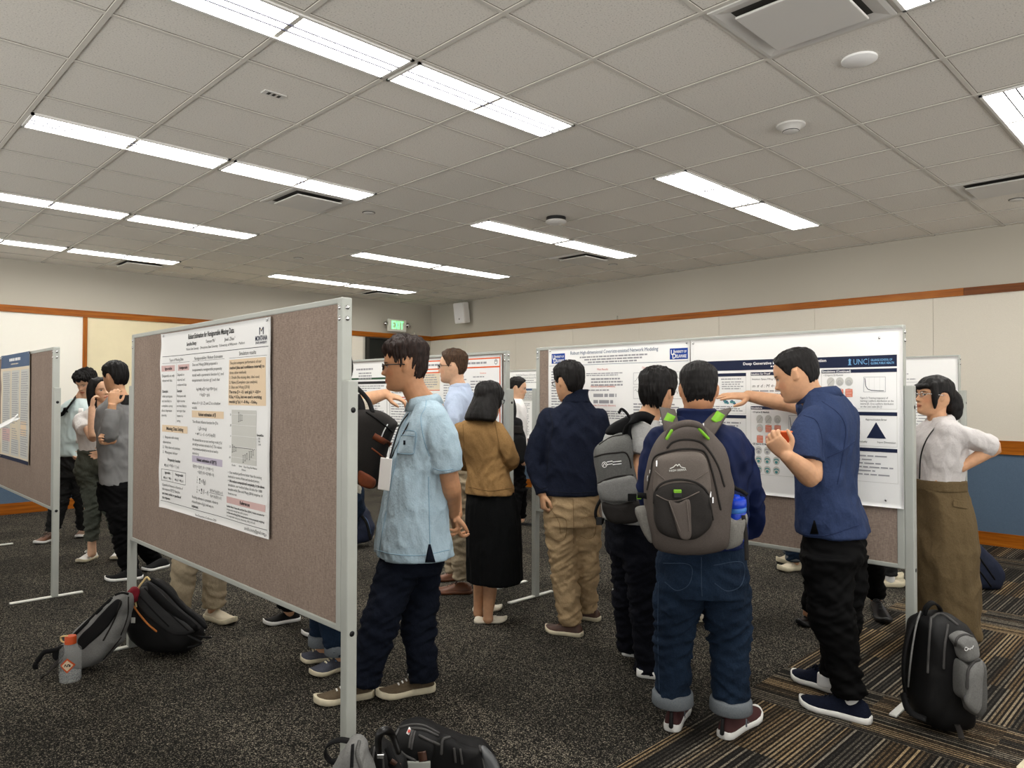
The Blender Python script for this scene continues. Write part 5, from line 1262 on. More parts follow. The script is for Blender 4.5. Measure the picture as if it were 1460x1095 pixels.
# --- 7 pointing man
def man_pointing():
    p = Person('man in blue short sleeve shirt pointing at the poster, black trousers and navy sneakers', 3.42, (1188, 1010), 'a', vox=.0045)
    p.head((1136, 535, .02), .238, 57, 18, neck=(1166, 572, 0), neck_r=.060)
    secs = [(1188, 760, 0, .20, .155, 58), (1186, 745, 0, .20, .15, 58), (1178, 690, 0, .195, .125, 57), (1180, 640, 0, .205, .125, 55), (1184, 605, 0, .21, .118, 54), (1184, 586, 0, .19, .105, 53), (1178, 570, 0, .13, .09, 52), (1169, 557, 0, .078, .07, 52)]
    p.core(secs[1:], .8)
    a, e, w = p.arm((1154, 604, -.15), (1157, 679, -.21), (1124, 652, -.30), r=(.05, .046, .032))
    hand(p.body, w+np.array([-.004, 0, .004]), (-.55, -.05, .62), (.45, .75, .25), L=.185, side=-1, curl=1.15, thumb_out=.75, spread=.1)
    p.arm((1192, 594, .15), (1128, 577, .40), (1070, 565, .50), r=(.048, .042, .031), hand_fwd=(-1, .12, .03), palm=(.1, .35, -1), side=1, curl=.1, spread=.22, thumb_out=.8, L=.19)
    p.garment('shirt', M['blue_shirt'], secs, [([(1160, 598, -.12), (1152, 625, -.17), (1149, 656, -.20)], [.070, .080, .082]), ([(1188, 588, .12), (1168, 584, .2), (1150, 582, .28)], [.07, .078, .08])],
              fold=.0062, sc=(9, 9, 4.5), seed=51, shear=-.6, spots=[((1160, 640, -.1), .12), ((1205, 650, 0), .18)], spot_amp=.010, vox=.008)
    for q in ([(1172, 572), (1196, 590), (1206, 612), (1202, 645), (1194, 690)], [(1146, 592), (1164, 600), (1172, 625), (1173, 652)], [(1128, 652), (1148, 657), (1170, 655)], [(1180, 652), (1205, 640), (1220, 628)], [(1139, 762), (1180, 763), (1234, 745)]): p.seam(q, M['blue_seam'])
    decal(p, [(1160, 742), (1162, 742), (1169, 768), (1153, 768)], M['black_trs'], 'side_vent', .004, n=5)
    p.collar((1169, 561, 0), .072, .104, .036, M['blue_shirt'], yaw=52, tilt=.02)
    p.trousers(M['black_trs'], [(1188, 800, 0, .18, .135, 60), (1188, 775, 0, .185, .135, 60), (1187, 735, 0, .175, .12, 58)],
               [([(1180, 790, -.09), (1184, 865, -.10), (1212, 992, -.13)], [.115, .095, .064]), ([(1202, 790, .08), (1202, 870, .08), (1190, 963, .09)], [.112, .09, .064])], seed=53, amp=.013, fold=.006)
    for hl, te, an, dy in (((1243, 1033), (1140, 1004), (1216, 1000), -.13), ((1192, 988), (1130, 966), (1178, 968), .10)):
        p.garment('sock', M['sock'], [(an[0], an[1]+10, dy, .036, .042, 60), (an[0], an[1]-8, dy, .036, .040, 60)], fold=0, vox=.007)
        p.shoe(hl, te, W=.104, H=.108, mats=('navy_mesh', 'rubber_white'), laces='navy_chino', chunk=1.15)
    p.hair('hair_black', top=.055, side=.016, back=.02, rough=.006, seed=16, freq=(14, 8)); p.finish()
    return p, a, e, w
man7, *arm7 = man_pointing()
# --- 8 woman in the pale blouse
def woman_blouse():
    p = Person('woman in pale grey blouse and long olive skirt, hand on hip, at the right', 4.2, (1342, 915), 'a', vox=.005)
    p.head((1332, 565, 0), .225, 92, -6, neck=(1339, 603, 0), neck_r=.05)
    secs = [(1338, 690, 0, .135, .115, 95), (1338, 678, 0, .135, .112, 95), (1337, 650, 0, .155, .118, 95), (1337, 630, 0, .168, .115, 95), (1340, 613, 0, .165, .092, 95), (1341, 604, 0, .11, .074, 95), (1340, 597, 0, .062, .058, 95)]
    p.core(secs, .8)
    p.arm((1345, 618, -.10), (1418, 637, -.13), (1374, 665, -.12), r=(.042, .038, .027), hand_fwd=(-.65, .35, -.55), palm=(-.2, .9, .1), side=-1, curl=.5, L=.17)
    p.arm((1340, 615, .15), (1385, 650, .2), (1355, 672, .16), r=(.042, .038, .027), hand_fwd=(-.8, -.2, -.4), palm=(0, -.9, .1), curl=.5, L=.17)
    p.garment('blouse', M['white_blouse'], secs, [([(1347, 613, -.11), (1372, 622, -.13), (1398, 630, -.13), (1412, 637, -.13)], [.060, .062, .062, .056]), ([(1342, 613, .11), (1368, 635, .17), (1383, 648, .2)], [.06, .06, .055])],
              fold=.006, sc=(11, 11, 6), seed=61, shear=.9, spots=[((1375, 625, -.13), .12), ((1340, 670, 0), .12)], spot_amp=.009, vox=.008)
    band(p, [(1400, 632, -.13), (1404, 633, -.13), (1412, 637, -.13), (1415, 638, -.13)], [.058, .064, .062, .055], .03, M['white_blouse'], 'rolled_cuff')
    p.collar((1340, 599, 0), .058, .088, .034, M['white_blouse'], yaw=93, tilt=.015)
    p.garment('skirt', M['olive'], [(1345, 902, 0, .20, .165, 95), (1345, 890, 0, .20, .163, 95), (1343, 800, 0, .19, .155, 95), (1342, 735, 0, .178, .15, 95), (1339, 704, 0, .152, .128, 95), (1338, 692, 0, .140, .118, 95)], fold=.008, sc=(7, 7, 3), shear=.9, seed=63, spots=[((1340, 800, -.1), .3)], spot_amp=.010)
    sk = p.last
    p.garment('waistband', M['olive'], [(1338, 698, 0, .152, .131, 95), (1338, 690, 0, .150, .130, 95), (1338, 683, 0, .148, .128, 95)], fold=0, vox=.007)
    fl = decal(p, [(1359, 712), (1381, 716), (1379, 726), (1358, 722)], M['olive'], 'pocket_flap', .007, target=sk)
    for x, dy in ((1336, .1), (1350, -.08)):
        p.limb([(1338, 685, dy*.7), (x, 780, dy), (x, 850, dy), (x, 905, dy), (x, 912, dy)], [.07, .06, .05, .036, .036]); p.shoe((x+14, 921-8*(dy > 0)), (x-42, 923-8*(dy > 0)), mats=('blk_leather', 'black'), W=.09, H=.07)
    def bun(h, P, S):
        h.ell(P(0, -.52, -.18), (.055, .05, .06)); h.ell(P(0, -.58, -.33), (.04, .04, .055)); h.tube([P(0, -.40, .05), P(0, -.52, -.1), P(0, -.56, -.25)], [.05, .05, .045], n=12, sub=3)
        for q in (-1, 1): h.tube([P(q*.30, .22, .26), P(q*.335, .20, .05), P(q*.33, .17, -.18), P(q*.31, .15, -.32)], [.02, .02, .015, .006], n=8, sub=3)
        h.tube([P(-.22, .36, .22), P(0, .42, .20), P(.22, .36, .22)], [.014, .018, .014], n=8, sub=3)
    p.hair('hair_black', bun, top=.055, side=.03, back=.04, rough=.008, seed=18, line=[(0, .68), (35, .66), (58, .60), (72, .46), (80, .36), (88, .56), (104, .58), (120, .48), (140, .34), (180, .26)]); p.glasses('steel'); p.finish()
    b = MB(); b.tube([p.j(1338, 604, -.07), p.j(1322, 625, -.1), p.j(1313, 650, -.07), p.j(1311, 682, -.05)], .004, n=6, sub=5); b.build('lanyard', M['black'], p.root, p.o)
woman_blouse()
# --- 9 woman holding her hair
def woman_tee():
    p = Person('woman in white T-shirt and grey-green trousers, hand raised to her ear', 6.4, (145, 800), 'c', vox=.006)
    p.head((144, 557, 0), .220, -128, -4, roll=10, neck=(139, 585, 0), neck_r=.048)
    secs = [(136, 645, 0, .135, .105, -150), (136, 636, 0, .13, .10, -150), (135, 618, 0, .145, .105, -150), (134, 603, 0, .165, .10, -150), (136, 592, 0, .155, .085, -150), (138, 586, 0, .10, .07, -150), (139, 581, 0, .06, .058, -150)]
    p.core(secs, .8)
    p.arm((118, 599, -.06), (133, 624, -.26), (131, 582, -.2), r=(.042, .038, .027), hand_fwd=(-.05, .25, 1), palm=(.6, .6, 0), curl=.9, L=.165, side=1)
    p.arm((153, 597, .08), (160, 628, .0), (154, 644, -.16), r=(.04, .036, .026), hand_fwd=(-.6, -.4, -.2), palm=(0, -.5, 0), L=.165)
    p.garment('t_shirt', M['white_tee'], secs, [([(123, 594, -.04), (117, 604, -.1), (121, 613, -.17)], [.058, .062, .062]), ([(149, 593, .06), (156, 604, .07), (157, 613, .06)], [.058, .06, .06])], fold=.004, seed=71, sc=(10, 10, 6))
    p.trousers(M['sage'], [(137, 676, 0, .165, .13, -155), (137, 664, 0, .165, .13, -155), (136, 640, 0, .135, .105, -155)], [([(126, 675, -.05), (132, 722, -.08), (131, 770, -.05)], [.095, .068, .050]), ([(149, 675, .04), (158, 718, -.02), (169, 763, 0)], [.095, .068, .050])], seed=73)
    for x, y, dy in ((131, 775, -.05), (169, 768, 0)): p.limb([(136+(x-150)*.4, 640, 0), (128 if x < 150 else 158, 715, dy), (x, y-25, dy), (x, y, dy), (x, y+14, dy)], [.07, .05, .038, .034, .036])
    p.shoe((137, 795), (111, 804), W=.09, H=.078, mats=('rubber_white', 'rubber_cream'), laces='rubber_white'); p.shoe((176, 789), (162, 800), W=.09, H=.078, mats=('rubber_white', 'rubber_cream'), laces='rubber_white')
    def long(h, P, S):
        for q in (-1, 1): h.tube([P(q*.22, .06, .40), P(q*.36, .04, .12), P(q*.37, -.02, -.2), P(q*.36, -.06, -.55), P(q*.34, -.05, -.95)], [(.03, .045), (.035, .05), (.034, .06), (.034, .06), (.02, .04)], n=12, sub=3)
        h.tube([P(0, -.35, .25), P(0, -.46, -.1), P(0, -.44, -.5), P(0, -.40, -.9)], [(.07, .04), (.085, .045), (.08, .04), (.05, .02)], n=14, sub=3)
    p.hair('hair_black', long, top=.06, side=.04, back=.05, rough=.008, seed=22, line=[(0, .84), (8, .86), (35, .78), (55, .62), (75, .4), (180, .1)]); p.finish()
    b = MB(); b.box((0, 0, 0), (.12, .006, .17), M=rotz(.3), bev=.002); b.xform(np.eye(3), p.j(153, 650, -.22)).build('paper_badge', M['paper'], p.root, p.o, smooth=False)
woman_tee()
# --- 10 man in the grey windbreaker
def man_windbreaker():
    p = Person('man in grey windbreaker with hand on chin, half hidden by the nearest board', 5.9, (178, 825), 'a', vox=.006)
    p.head((164, 538, 0), .236, 66, 6, neck=(171, 566, 0))
    secs = [(174, 694, 0, .17, .105, 62), (173, 670, 0, .175, .105, 62), (172, 635, 0, .18, .108, 62), (171, 606, 0, .19, .108, 60), (171, 586, 0, .185, .095, 60), (170, 575, 0, .13, .09, 60), (171, 564, 0, .075, .07, 60)]
    p.core(secs[1:], .8)
    p.arm((160, 592, -.14), (153, 624, -.20), (160, 578, -.22), r=(.046, .04, .03), hand_fwd=(.05, .2, 1), palm=(-.2, .9, 0), curl=.7, side=-1)
    p.arm((180, 590, .15), (172, 630, .1), (160, 628, -.16), r=(.046, .04, .03), hand_fwd=(-.3, -.6, .1), palm=(.5, 0, 0), curl=.9)
    p.garment('windbreaker', M['grey_jacket'], secs, [([(163, 588, -.10), (156, 604, -.17), (153, 622, -.20), (156, 604, -.235), (160, 584, -.225)], [.064, .064, .060, .054, .046]), ([(178, 586, .12), (176, 615, .14), (172, 630, .08), (161, 629, -.14)], [.07, .068, .064, .05])],
              fold=.006, sc=(8, 8, 6), seed=81, spots=[((150, 620, -.2), .14)], spot_amp=.012)
    p.garment('hood', M['charcoal'], [(172, 577, 0, .105, .10, 60), (172, 569, 0, .095, .09, 60), (172, 563, 0, .08, .075, 60)], fold=.003, vox=.009)
    p.trousers(M['black_trs'], [(174, 725, 0, .175, .135, 62), (173, 710, 0, .178, .135, 62), (172, 685, 0, .17, .125, 62)], [([(172, 720, -.08), (176, 765, -.08), (187, 815, -.06)], [.105, .085, .066]), ([(184, 720, .09), (192, 760, .14), (222, 800, .34)], [.105, .085, .066])], seed=83)
    p.shoe((204, 825), (149, 829), W=.104, H=.085, mats=('black_matt', 'rubber_white'), laces='black'); p.shoe((240, 808), (203, 816), W=.104, H=.085, mats=('black_matt', 'rubber_white'))
    p.hair('hair_black', top=.085, side=.04, back=.05, rough=.012, seed=26); p.finish()
man_windbreaker()
# --- 11 young man in the aqua jacket
def man_aqua():
    p = Person('young man in pale aqua jacket with black strap, brown shoes, looking down', 7.2, (95, 765), 'c', vox=.007)
    p.head((123, 546, -.02), .228, 172, 24, neck=(116, 570, 0))
    secs = [(103, 650, 0, .18, .13, 170), (104, 635, 0, .185, .13, 170), (106, 605, 0, .195, .125, 168), (109, 586, 0, .20, .11, 168), (112, 576, 0, .15, .09, 168), (115, 568, 0, .072, .068, 168)]
    p.core(secs[1:], .8)
    p.arm((92, 588, 0), (86, 622, 0), (95, 642, -.08), r=(.044, .04, .03), hand_fwd=(.5, -.2, -.5), palm=(.5, .5, 0)); p.arm((128, 586, .05), (133, 620, .05), (126, 645, -.08), r=(.044, .04, .03), hand_fwd=(-.3, -.3, -.6), palm=(-.5, .5, 0))
    p.garment('jacket', M['aqua'], secs, [([(97, 583, 0), (89, 600, 0), (85, 621, 0), (93, 643, -.06)], [.064, .064, .06, .05]), ([(124, 582, .04), (131, 602, .05), (133, 620, .05), (127, 643, -.06)], [.064, .064, .06, .05])], fold=.007, sc=(9, 9, 5), seed=91, spots=[((88, 620, 0), .12)], spot_amp=.012)
    jk = p.last
    sh = decal(p, [(112, 582), (119, 582), (115, 632), (108, 632)], M['white_tee'], 'shirt_front', .006, target=jk); decal(p, [(110, 608), (114, 608), (113, 618), (109, 618)], M['ink_lblue'], 'badge', .010, n=4, target=jk, parent=sh)
    p.trousers(M['charcoal'], [(104, 680, 0, .17, .13, 175), (104, 668, 0, .172, .13, 175), (103, 644, 0, .165, .12, 175)], [([(95, 672, 0), (86, 708, -.02), (75, 757, -.04)], [.10, .080, .060]), ([(113, 672, .03), (118, 710, .1), (119, 752, .25)], [.10, .08, .06])], seed=93)
    p.shoe((79, 769), (50, 777), W=.1, H=.085, mats=('tan_leather', 'rubber_white'), laces='brown_leather'); p.shoe((123, 758), (113, 768), W=.1, H=.085, mats=('tan_leather', 'rubber_white'))
    p.hair('hair_black', top=.14, side=.07, back=.06, rough=.028, seed=28, fringe=.14, line=[(0, .72), (30, .70), (52, .64), (66, .56), (76, .46), (84, .42), (92, .52), (104, .52), (118, .38), (135, .2), (180, .14)]); p.finish()
man_aqua()
# --- people mostly hidden behind the boards
def bystander(label, d, c, yaw, top, trs, feet, shoe_kw, tone='a', hairm='hair_black', h=1.70, arm_pose=None, leg_r=(.10, .08, .066), ankle_skin=False, sock=None, vox=.009, top_name='shirt', head_px=None, cuff=None):
    """standing person: c = photo pixel between the feet on the carpet; feet = ((heel, toe), ...) in pixels, left then right"""
    p = Person(label, d, c, tone, vox=vox); b0 = p.o; y = math.radians(yaw); f = np.array([-math.sin(y), math.cos(y), 0]); r = np.array([math.cos(y), math.sin(y), 0]); Z = np.array([0, 0, 1.])
    def q(x, fw, z): return b0+r*x+f*fw+Z*(z*h/1.7)
    p.head(q(0, .02, 1.575), .228, yaw, 8, neck=q(0, -.01, 1.42))
    def sec(z, w, dd): return tuple(q(0, 0, z))+(w, dd, y)
    S = [sec(.92, .18, .13), sec(1.02, .18, .125), sec(1.2, .195, .125), sec(1.34, .20, .11), sec(1.41, .13, .085), sec(1.455, .068, .066)]
    p.body.loft([(*s_[:3], s_[3]*.8, s_[4]*.8, s_[5]) for s_ in S], sub=3)
    arms = arm_pose or {}
    tubes = []
    for sx, k in ((-1, 'L'), (1, 'R')):
        a, e, w_ = arms.get(k) or (q(sx*.19, 0, 1.36), q(sx*.23, -.02, 1.09), q(sx*.22, .07, .86)); a, e, w_ = [p.P(v) for v in (a, e, w_)]
        hf = unit(w_-e); hp_ = arms.get(k+'p', -r*sx)
        p.arm(a, e, w_, r=(.045, .04, .03), hand_fwd=arms.get(k+'h', hf), palm=hp_, side=1 if sx < 0 else -1, curl=.5)
        cut = arms.get('cut', .98)
        tubes.append(([a-r*sx*.03, (a+e)/2, e, e+(w_-e)*cut] if cut > .05 else [a-r*sx*.03, a+(e-a)*.3, a+(e-a)*.62], [.064, .06, .056, .046] if cut > .05 else [.064, .066, .066]))
    bb = MB(); bb.loft(S, sub=4)
    for pts, rr in tubes: bb.tube(pts, rr, n=16, sub=4)
    g = fuse(bb, .011, 3); wrinkle(g, .005, (8, 8, 5), .5, 3); g.build(top_name, top, p.root, p.o); p.last = g
    W = [sec(.80, .17, .13), sec(.88, .172, .13), sec(.98, .165, .12)]; tb = MB(); tb.loft(W, sub=3); sp = []
    for sx, (hl, te) in zip((-1, 1), feet):
        hg, tg = gd(*hl), gd(*te); fd = unit(np.array([tg[0]-hg[0], tg[1]-hg[1], 0])); ank = np.array([hg[0], hg[1], .085])+fd*.07
        hip = q(sx*.085, 0, .84); kn = (hip+ank)/2+f*.03; tb.tube([hip, kn, ank], leg_r, n=18, sub=5, round_=False); sp.append((kn, .12)); sp.append((ank, .1))
        p.body.tube([hip, kn, ank, ank-Z*.03], [.07, .05, .036, .036], n=12, sub=3)
        if cuff:
            b = MB(); b.tube([ank+Z*.06, ank+Z*.055, ank+Z*.005, ank], [leg_r[2]+.004, leg_r[2]+.01, leg_r[2]+.01, leg_r[2]+.004], n=18, round_=False); b.build('turn_up', M[cuff], p.root, p.o)
        if sock:
            b = MB(); b.tube([ank-Z*.03, ank+Z*.06, ank+Z*.12], [.045, .041, .044], n=14); b.build('sock', M[sock], p.root, p.o)
        shoe(hg, tg, parent=p.root, o=p.o, **shoe_kw)
    if sock: pass
    g = fuse(tb, .010, 3); wrinkle(g, .005, (7, 7, 16), .5, 6, sp, .012, (6, 6, 22)); g.build('trousers', trs, p.root, p.o)
    p.hair(hairm, top=.07, side=.03, back=.035, rough=.01, seed=int(d*10)); p.finish(); return p
def n_mark(m):
    def f_(ob, h, f, r, z, L, w, H):
        for q in (-1, 1):
            c = h+f*L*.36+r*q*(w(.36)*.92)+z*.028
            pts = [(-.022, 0), (-.016, .036), (-.010, .036), (.012, .010), (.014, .036), (.022, .036), (.018, 0), (.012, 0), (-.010, .026), (-.014, 0)]
            b = MB(); b.prism([(x, y) for x, y in pts], .004*(1 if q > 0 else 1), c+(r*q*.0), f*(1 if q < 0 else 1), unit(z-r*q*.32)); b.build('letter_patch', m, ob, man12_o)
    return f_
man12_o = cp(478, 950, 3.9); man12_o[2] = 0
p12 = bystander('person in cream speckled knit pointing, behind the nearest board, with blue grey sneakers', 3.9, (478, 950), 72, M['cream_dots'], M['jeans'],
          (((500, 950), (442, 966)), ((478, 940), (428, 944))), dict(W=.104, H=.088, mats=('grey_suede', 'rubber_cream'), laces='rubber_cream', extra=n_mark(M['denim_blue_patch'])), vox=.006, top_name='knit_top', cuff='jean_cuff',
          arm_pose={'R': ((507, 606, .10), (519, 571, .22), (548, 562, .34)), 'Rh': np.array([.9, .25, -.25]), 'Rp': np.array([.1, .3, -1]), 'cut': .0})
bystander('person in khaki trousers and cream shoes, legs below the nearest board', 4.7, (285, 888), -115, M['charcoal'], M['khaki_pale'], (((294, 882), (334, 891)), ((243, 893), (276, 905))), dict(W=.106, H=.085, mats=('beige_mesh', 'rubber_cream'), chunk=1.3), leg_r=(.085, .074, .068))
bystander('person in black slip-on shoes with white soles, feet below the nearest board', 4.5, (435, 893), 85, M['charcoal'], M['black_trs'], (((474, 900), (430, 908)), ((428, 884), (375, 892))), dict(W=.1, H=.075, mats=('black_matt', 'rubber_white')), h=1.66)
p15 = bystander('smiling woman in white top and black trousers peeking past the middle board', 8.05, (735, 750), -95, M['white_tee'], M['black_trs'], (((738, 752), (722, 756)), ((735, 748), (766, 749))), dict(W=.085, H=.05, mats=('black_matt', 'black'), style='loafer', sole=.012), h=1.66, tone='c', vox=.008, leg_r=(.09, .065, .05))
bystander('person in turned-up jeans and beige sneakers behind the large right board', 6.1, (1128, 808), 100, M['navy_fleece'], M['jeans'], (((1143, 812), (1110, 815)), ((1139, 801), (1108, 803))), dict(W=.106, H=.09, mats=('beige_mesh', 'rubber_cream'), chunk=1.6), cuff='jean_cuff', h=1.62)
bystander('person with white socks and beige sneakers, one foot beside the right board post', 5.65, (1245, 830), -80, M['white_tee'], M['charcoal'], (((1222, 828), (1248, 826)), ((1255, 834), (1289, 836))), dict(W=.104, H=.085, mats=('beige_mesh', 'rubber_cream'), chunk=1.5), sock='sock', h=1.6, leg_r=(.09, .07, .05)) if False else None
bystander('person in black trousers and black leather shoes behind the large right board', 4.66, (1206, 880), 185, M['blue_shirt'], M['black_trs'], (((1247, 862), (1263, 892)), ((1166, 889), (1138, 893))), dict(W=.1, H=.08, mats=('blk_leather', 'black'), laces='black'), h=1.62, leg_r=(.10, .075, .055))
bystander('person in wide black trousers and pale shoes, glimpsed between the jeans legs', 4.72, (992, 884), 60, M['charcoal'], M['black_trs'], (((1003, 884), (978, 887)), ((1012, 871), (996, 874))), dict(W=.095, H=.07, mats=('cream_leather', 'rubber_cream')), h=1.6, leg_r=(.11, .10, .095))
q_ = bystander('person with white socks and beige sneakers beside the right board post', 5.65, (1262, 830), -85, M['white_tee'], M['charcoal'], (((1254, 826), (1287, 826)), ((1254, 836), (1289, 836))), dict(W=.104, H=.085, mats=('beige_mesh', 'rubber_cream'), chunk=1.5), sock='sock', h=1.58, leg_r=(.085, .06, .05))
bystander('person in dark sneakers behind the large right board, one toe showing', 5.42, (885, 842), 80, M['navy_fleece'], M['black_denim'], (((905, 846), (874, 848)), ((912, 836), (884, 838))), dict(W=.1, H=.085, mats=('charcoal', 'rubber_white')), h=1.6)
# ------------------------------------------------------------------ bags, bottles and small things
M['pk_taupe'] = weave('taupe_pack_nylon', (92, 84, 79), (74, 68, 64), sc=700, fac=.8, bump=.3, rough=.75)
M['pk_light'] = weave('light_taupe_nylon', (106, 98, 92), (88, 81, 76), sc=700, fac=.8, bump=.3, rough=.75)
M['pk_dark'] = weave('dark_taupe_nylon', (48, 45, 43), (35, 33, 32), sc=700, fac=.8, bump=.3, rough=.75)
M['pk_mesh'] = weave('grey_pocket_mesh', (140, 138, 132), (98, 96, 92), sc=320, fac=1.2, bump=.5)
M['pk_grey'] = weave('heather_grey_pack', (112, 112, 110), (80, 80, 78), sc=420, fac=1.1, bump=.3)
M['pk_lgrey'] = weave('light_heather_grey_pack', (140, 140, 138), (104, 104, 102), sc=420, fac=1.1, bump=.3)
M['pk_green'] = mat('lime_green_trim', (112, 168, 40), .6)
M['pk_navy'] = mat('navy_pack', (30, 38, 60), .7, var=.2, vsc=9, bump=.15)
M['blk_sheen'] = mat('black_ballistic_nylon', (14, 14, 15), .6, bump=.3, bsc=500, spec=.25)
M['zip_grey'] = mat('dark_grey_binding', (70, 69, 68), .6)
M['padded'] = mat('grey_black_padding', (50, 50, 51), .6, bump=.5, bsc=120)
M['orange_cord'] = mat('orange_zip_cord', (196, 120, 58), .6)
M['cream_cord'] = mat('cream_cord', (222, 198, 142), .7)
M['red_cloth'] = mat('dark_red_cloth', (120, 22, 36), .8)
M['br_leather'] = mat('chestnut_leather', (142, 76, 46), .5, var=.2, vsc=20)
M['bottle_blue'] = mat('cobalt_blue_plastic', (20, 62, 190), .3, spec=.5)
M['bottle_blue2'] = mat('mid_blue_band', (60, 120, 200), .35, spec=.5)
M['orange'] = mat('orange_plastic', (206, 84, 38), .45)
def thin_clear(name, a, c):
    m = mat(name, c, .12, spec=.5); m.node_tree.nodes['Principled BSDF'].inputs['Alpha'].default_value = a; return m
M['clear'] = thin_clear('clear_plastic', .13, (225, 228, 226)); M['water'] = thin_clear('water', .2, (200, 206, 208))
def zc(x0, y0, s): return lambda pts: [(x0+q[0]/s, y0+q[1]/s) for q in pts]
def smooth_loop(P, n=72):
    P = np.asarray(P, float); k = len(P); Q = np.vstack([P[-2:], P, P[:2]]); C_ = cr_path(Q, 8)[16:16+8*k]
    d = np.r_[0, np.cumsum(np.linalg.norm(np.diff(np.vstack([C_, C_[:1]]), axis=0), axis=1))]; t = np.linspace(0, d[-1], n, endpoint=False); W = np.vstack([C_, C_[:1]])
    return np.stack([np.interp(t, d, W[:, 0]), np.interp(t, d, W[:, 1])], 1)
class Bag:
    def __init__(s, name, label, cat, base, d, group=None):
        o = cp(base[0], base[1], d); o[2] = max(o[2], 0) if base[1] < 700 else 0
        s.o, s.d = o, d; s.root = thing(name, label, cat, c_loc=o, group=group); s.geo = MB(); s.bv = None
    def reg(s, b): s.geo.add(b.V(), b.f); s.bv = BVHTree.FromPolygons(s.geo.V().tolist(), s.geo.f)
    def pillow(s, name, out, thick, m, d=None, bulge=1.0, tilt=(0, 0), lump=.004, seed=1, rnd=.5, parent=None, on=None, reg=True, floor=True, smooth=True):
        """solid with the traced outline, its own distance d and its own thickness; tilt leans it in depth (per metre right / up)"""
        L = smooth_loop(out) if smooth else np.asarray(out, float); d = s.d if d is None else d
        if on is not None:
            c = L.mean(0); h = s.hit(*c); d = (h[1] if h is not None else d)-on
        P = np.array([cp(x, y, d) for x, y in L]); c = P.mean(0); R = []
        rad = np.median(np.linalg.norm(P-c, axis=1))
        for t, k in ((-.5, .0), (-.5, .30), (-.485, .6), (-.45, .78), (-.36, .91), (-.22, .975), (0, 1), (.22, .975), (.36, .91), (.45, .78), (.5, .45), (.5, 0)):
            kk = 1-(1-k)*min(1, rnd*thick*2.2/max(rad, 1e-3)) if 0 < k < 1 else k
            if abs(t) == .5 and k > 0: kk = min(kk, .97)*(.55 if t < 0 else .6)
            q = c+(P-c)*max(kk, .02); q = q.copy(); q[:, 1] += t*thick*bulge
            q[:, 1] += tilt[0]*(q[:, 0]-c[0])+tilt[1]*(q[:, 2]-c[2]); R.append(q)
        b = MB(); b.rings(R)
        V = b.V(); N = normals(b); V = V+N*(lump*2*noise3(V*9+seed)+lump*noise3(V*22+seed))[:, None]
        if floor: V[:, 2] = np.maximum(V[:, 2], .004)
        b.v = [V]; ob = b.build(name, m, parent or s.root, s.o)
        if reg: s.reg(b)
        return ob
    def hit(s, px, py, off=0):
        o = Vector((0, 0, EYE)); v = Vector(cp(px, py, 1.0))-o; v.normalize(); h = s.bv.ray_cast(o, v)
        return None if h[0] is None else np.array(h[0]-v*off)
    def path(s, pts, off, n=10):
        P = cr_path(np.array(pts, float), n) if len(pts) > 2 else np.array([np.array(pts[0])+(np.array(pts[1])-np.array(pts[0]))*t for t in np.linspace(0, 1, n)])
        out = []
        for x, y in P:
            h = s.hit(x, y, off)
            out.append(h if h is not None else (cp(x, y, (out[-1][1] if out else s.d))))
        return np.array(out)
    def line(s, name, pts, r, m, off=.0, parent=None):
        b = MB(); b.tube(s.path(pts, off), r, n=8); return b.build(name, m, parent or s.root, s.o)
    def strip(s, name, pts, w, m, off=.002, t=.004, side=(0, -1, 0), parent=None):
        P = s.path(pts, off); T = np.gradient(P, axis=0); sd = np.cross(T, np.array([0, 1., 0]))
        R = []
        for p, u in zip(P, sd):
            u = unit(u); nn = np.array([0, -1., 0]); R.append([p+u*w/2, p+u*w/2+nn*t, p-u*w/2+nn*t, p-u*w/2])
        b = MB(); b.rings(R); return b.build(name, m, parent or s.root, s.o)
    def strap(s, name, pts, w, t, m, side, parent=None, sub=6):
        P = [cp(*q) for q in pts]; b = MB(); b.ribbon(P, w, t, side, sub); return b.build(name, m, parent or s.root, s.o)
    def cord(s, name, pts, r, m, parent=None, n=8):
        b = MB(); b.tube([cp(*q) for q in pts], r, n=n, sub=6); return b.build(name, m, parent or s.root, s.o)
    def text(s, txt, p0, p1, size, m, name='lettering', off=.003):
        (V, F), = text_geo([(txt, 1.0, True)]); p0, p1 = np.array(p0, float), np.array(p1, float); u = (p1-p0)/V[:, 0].max(); up = np.array([u[1], -u[0]]); up = up/np.linalg.norm(up)*size
        Q = [s.hit(*(p0+u*x+up*y), off) for x, y, _ in V]
        if any(q is None for q in Q): return
        b = MB(); b.add(np.array(Q), F); b.build(name, m, s.root, s.o, smooth=False)
    def buckle(s, name, px, py, w, h, m, off=.004, t=.012, parent=None):
        c = s.hit(px, py, off); c = cp(px, py, s.d) if c is None else c
        b = MB(); b.box((0, 0, 0), (w, t, h), bev=min(w, h, t)*.25); b.xform(np.eye(3), c); return b.build(name, m, parent or s.root, s.o, smooth=False)
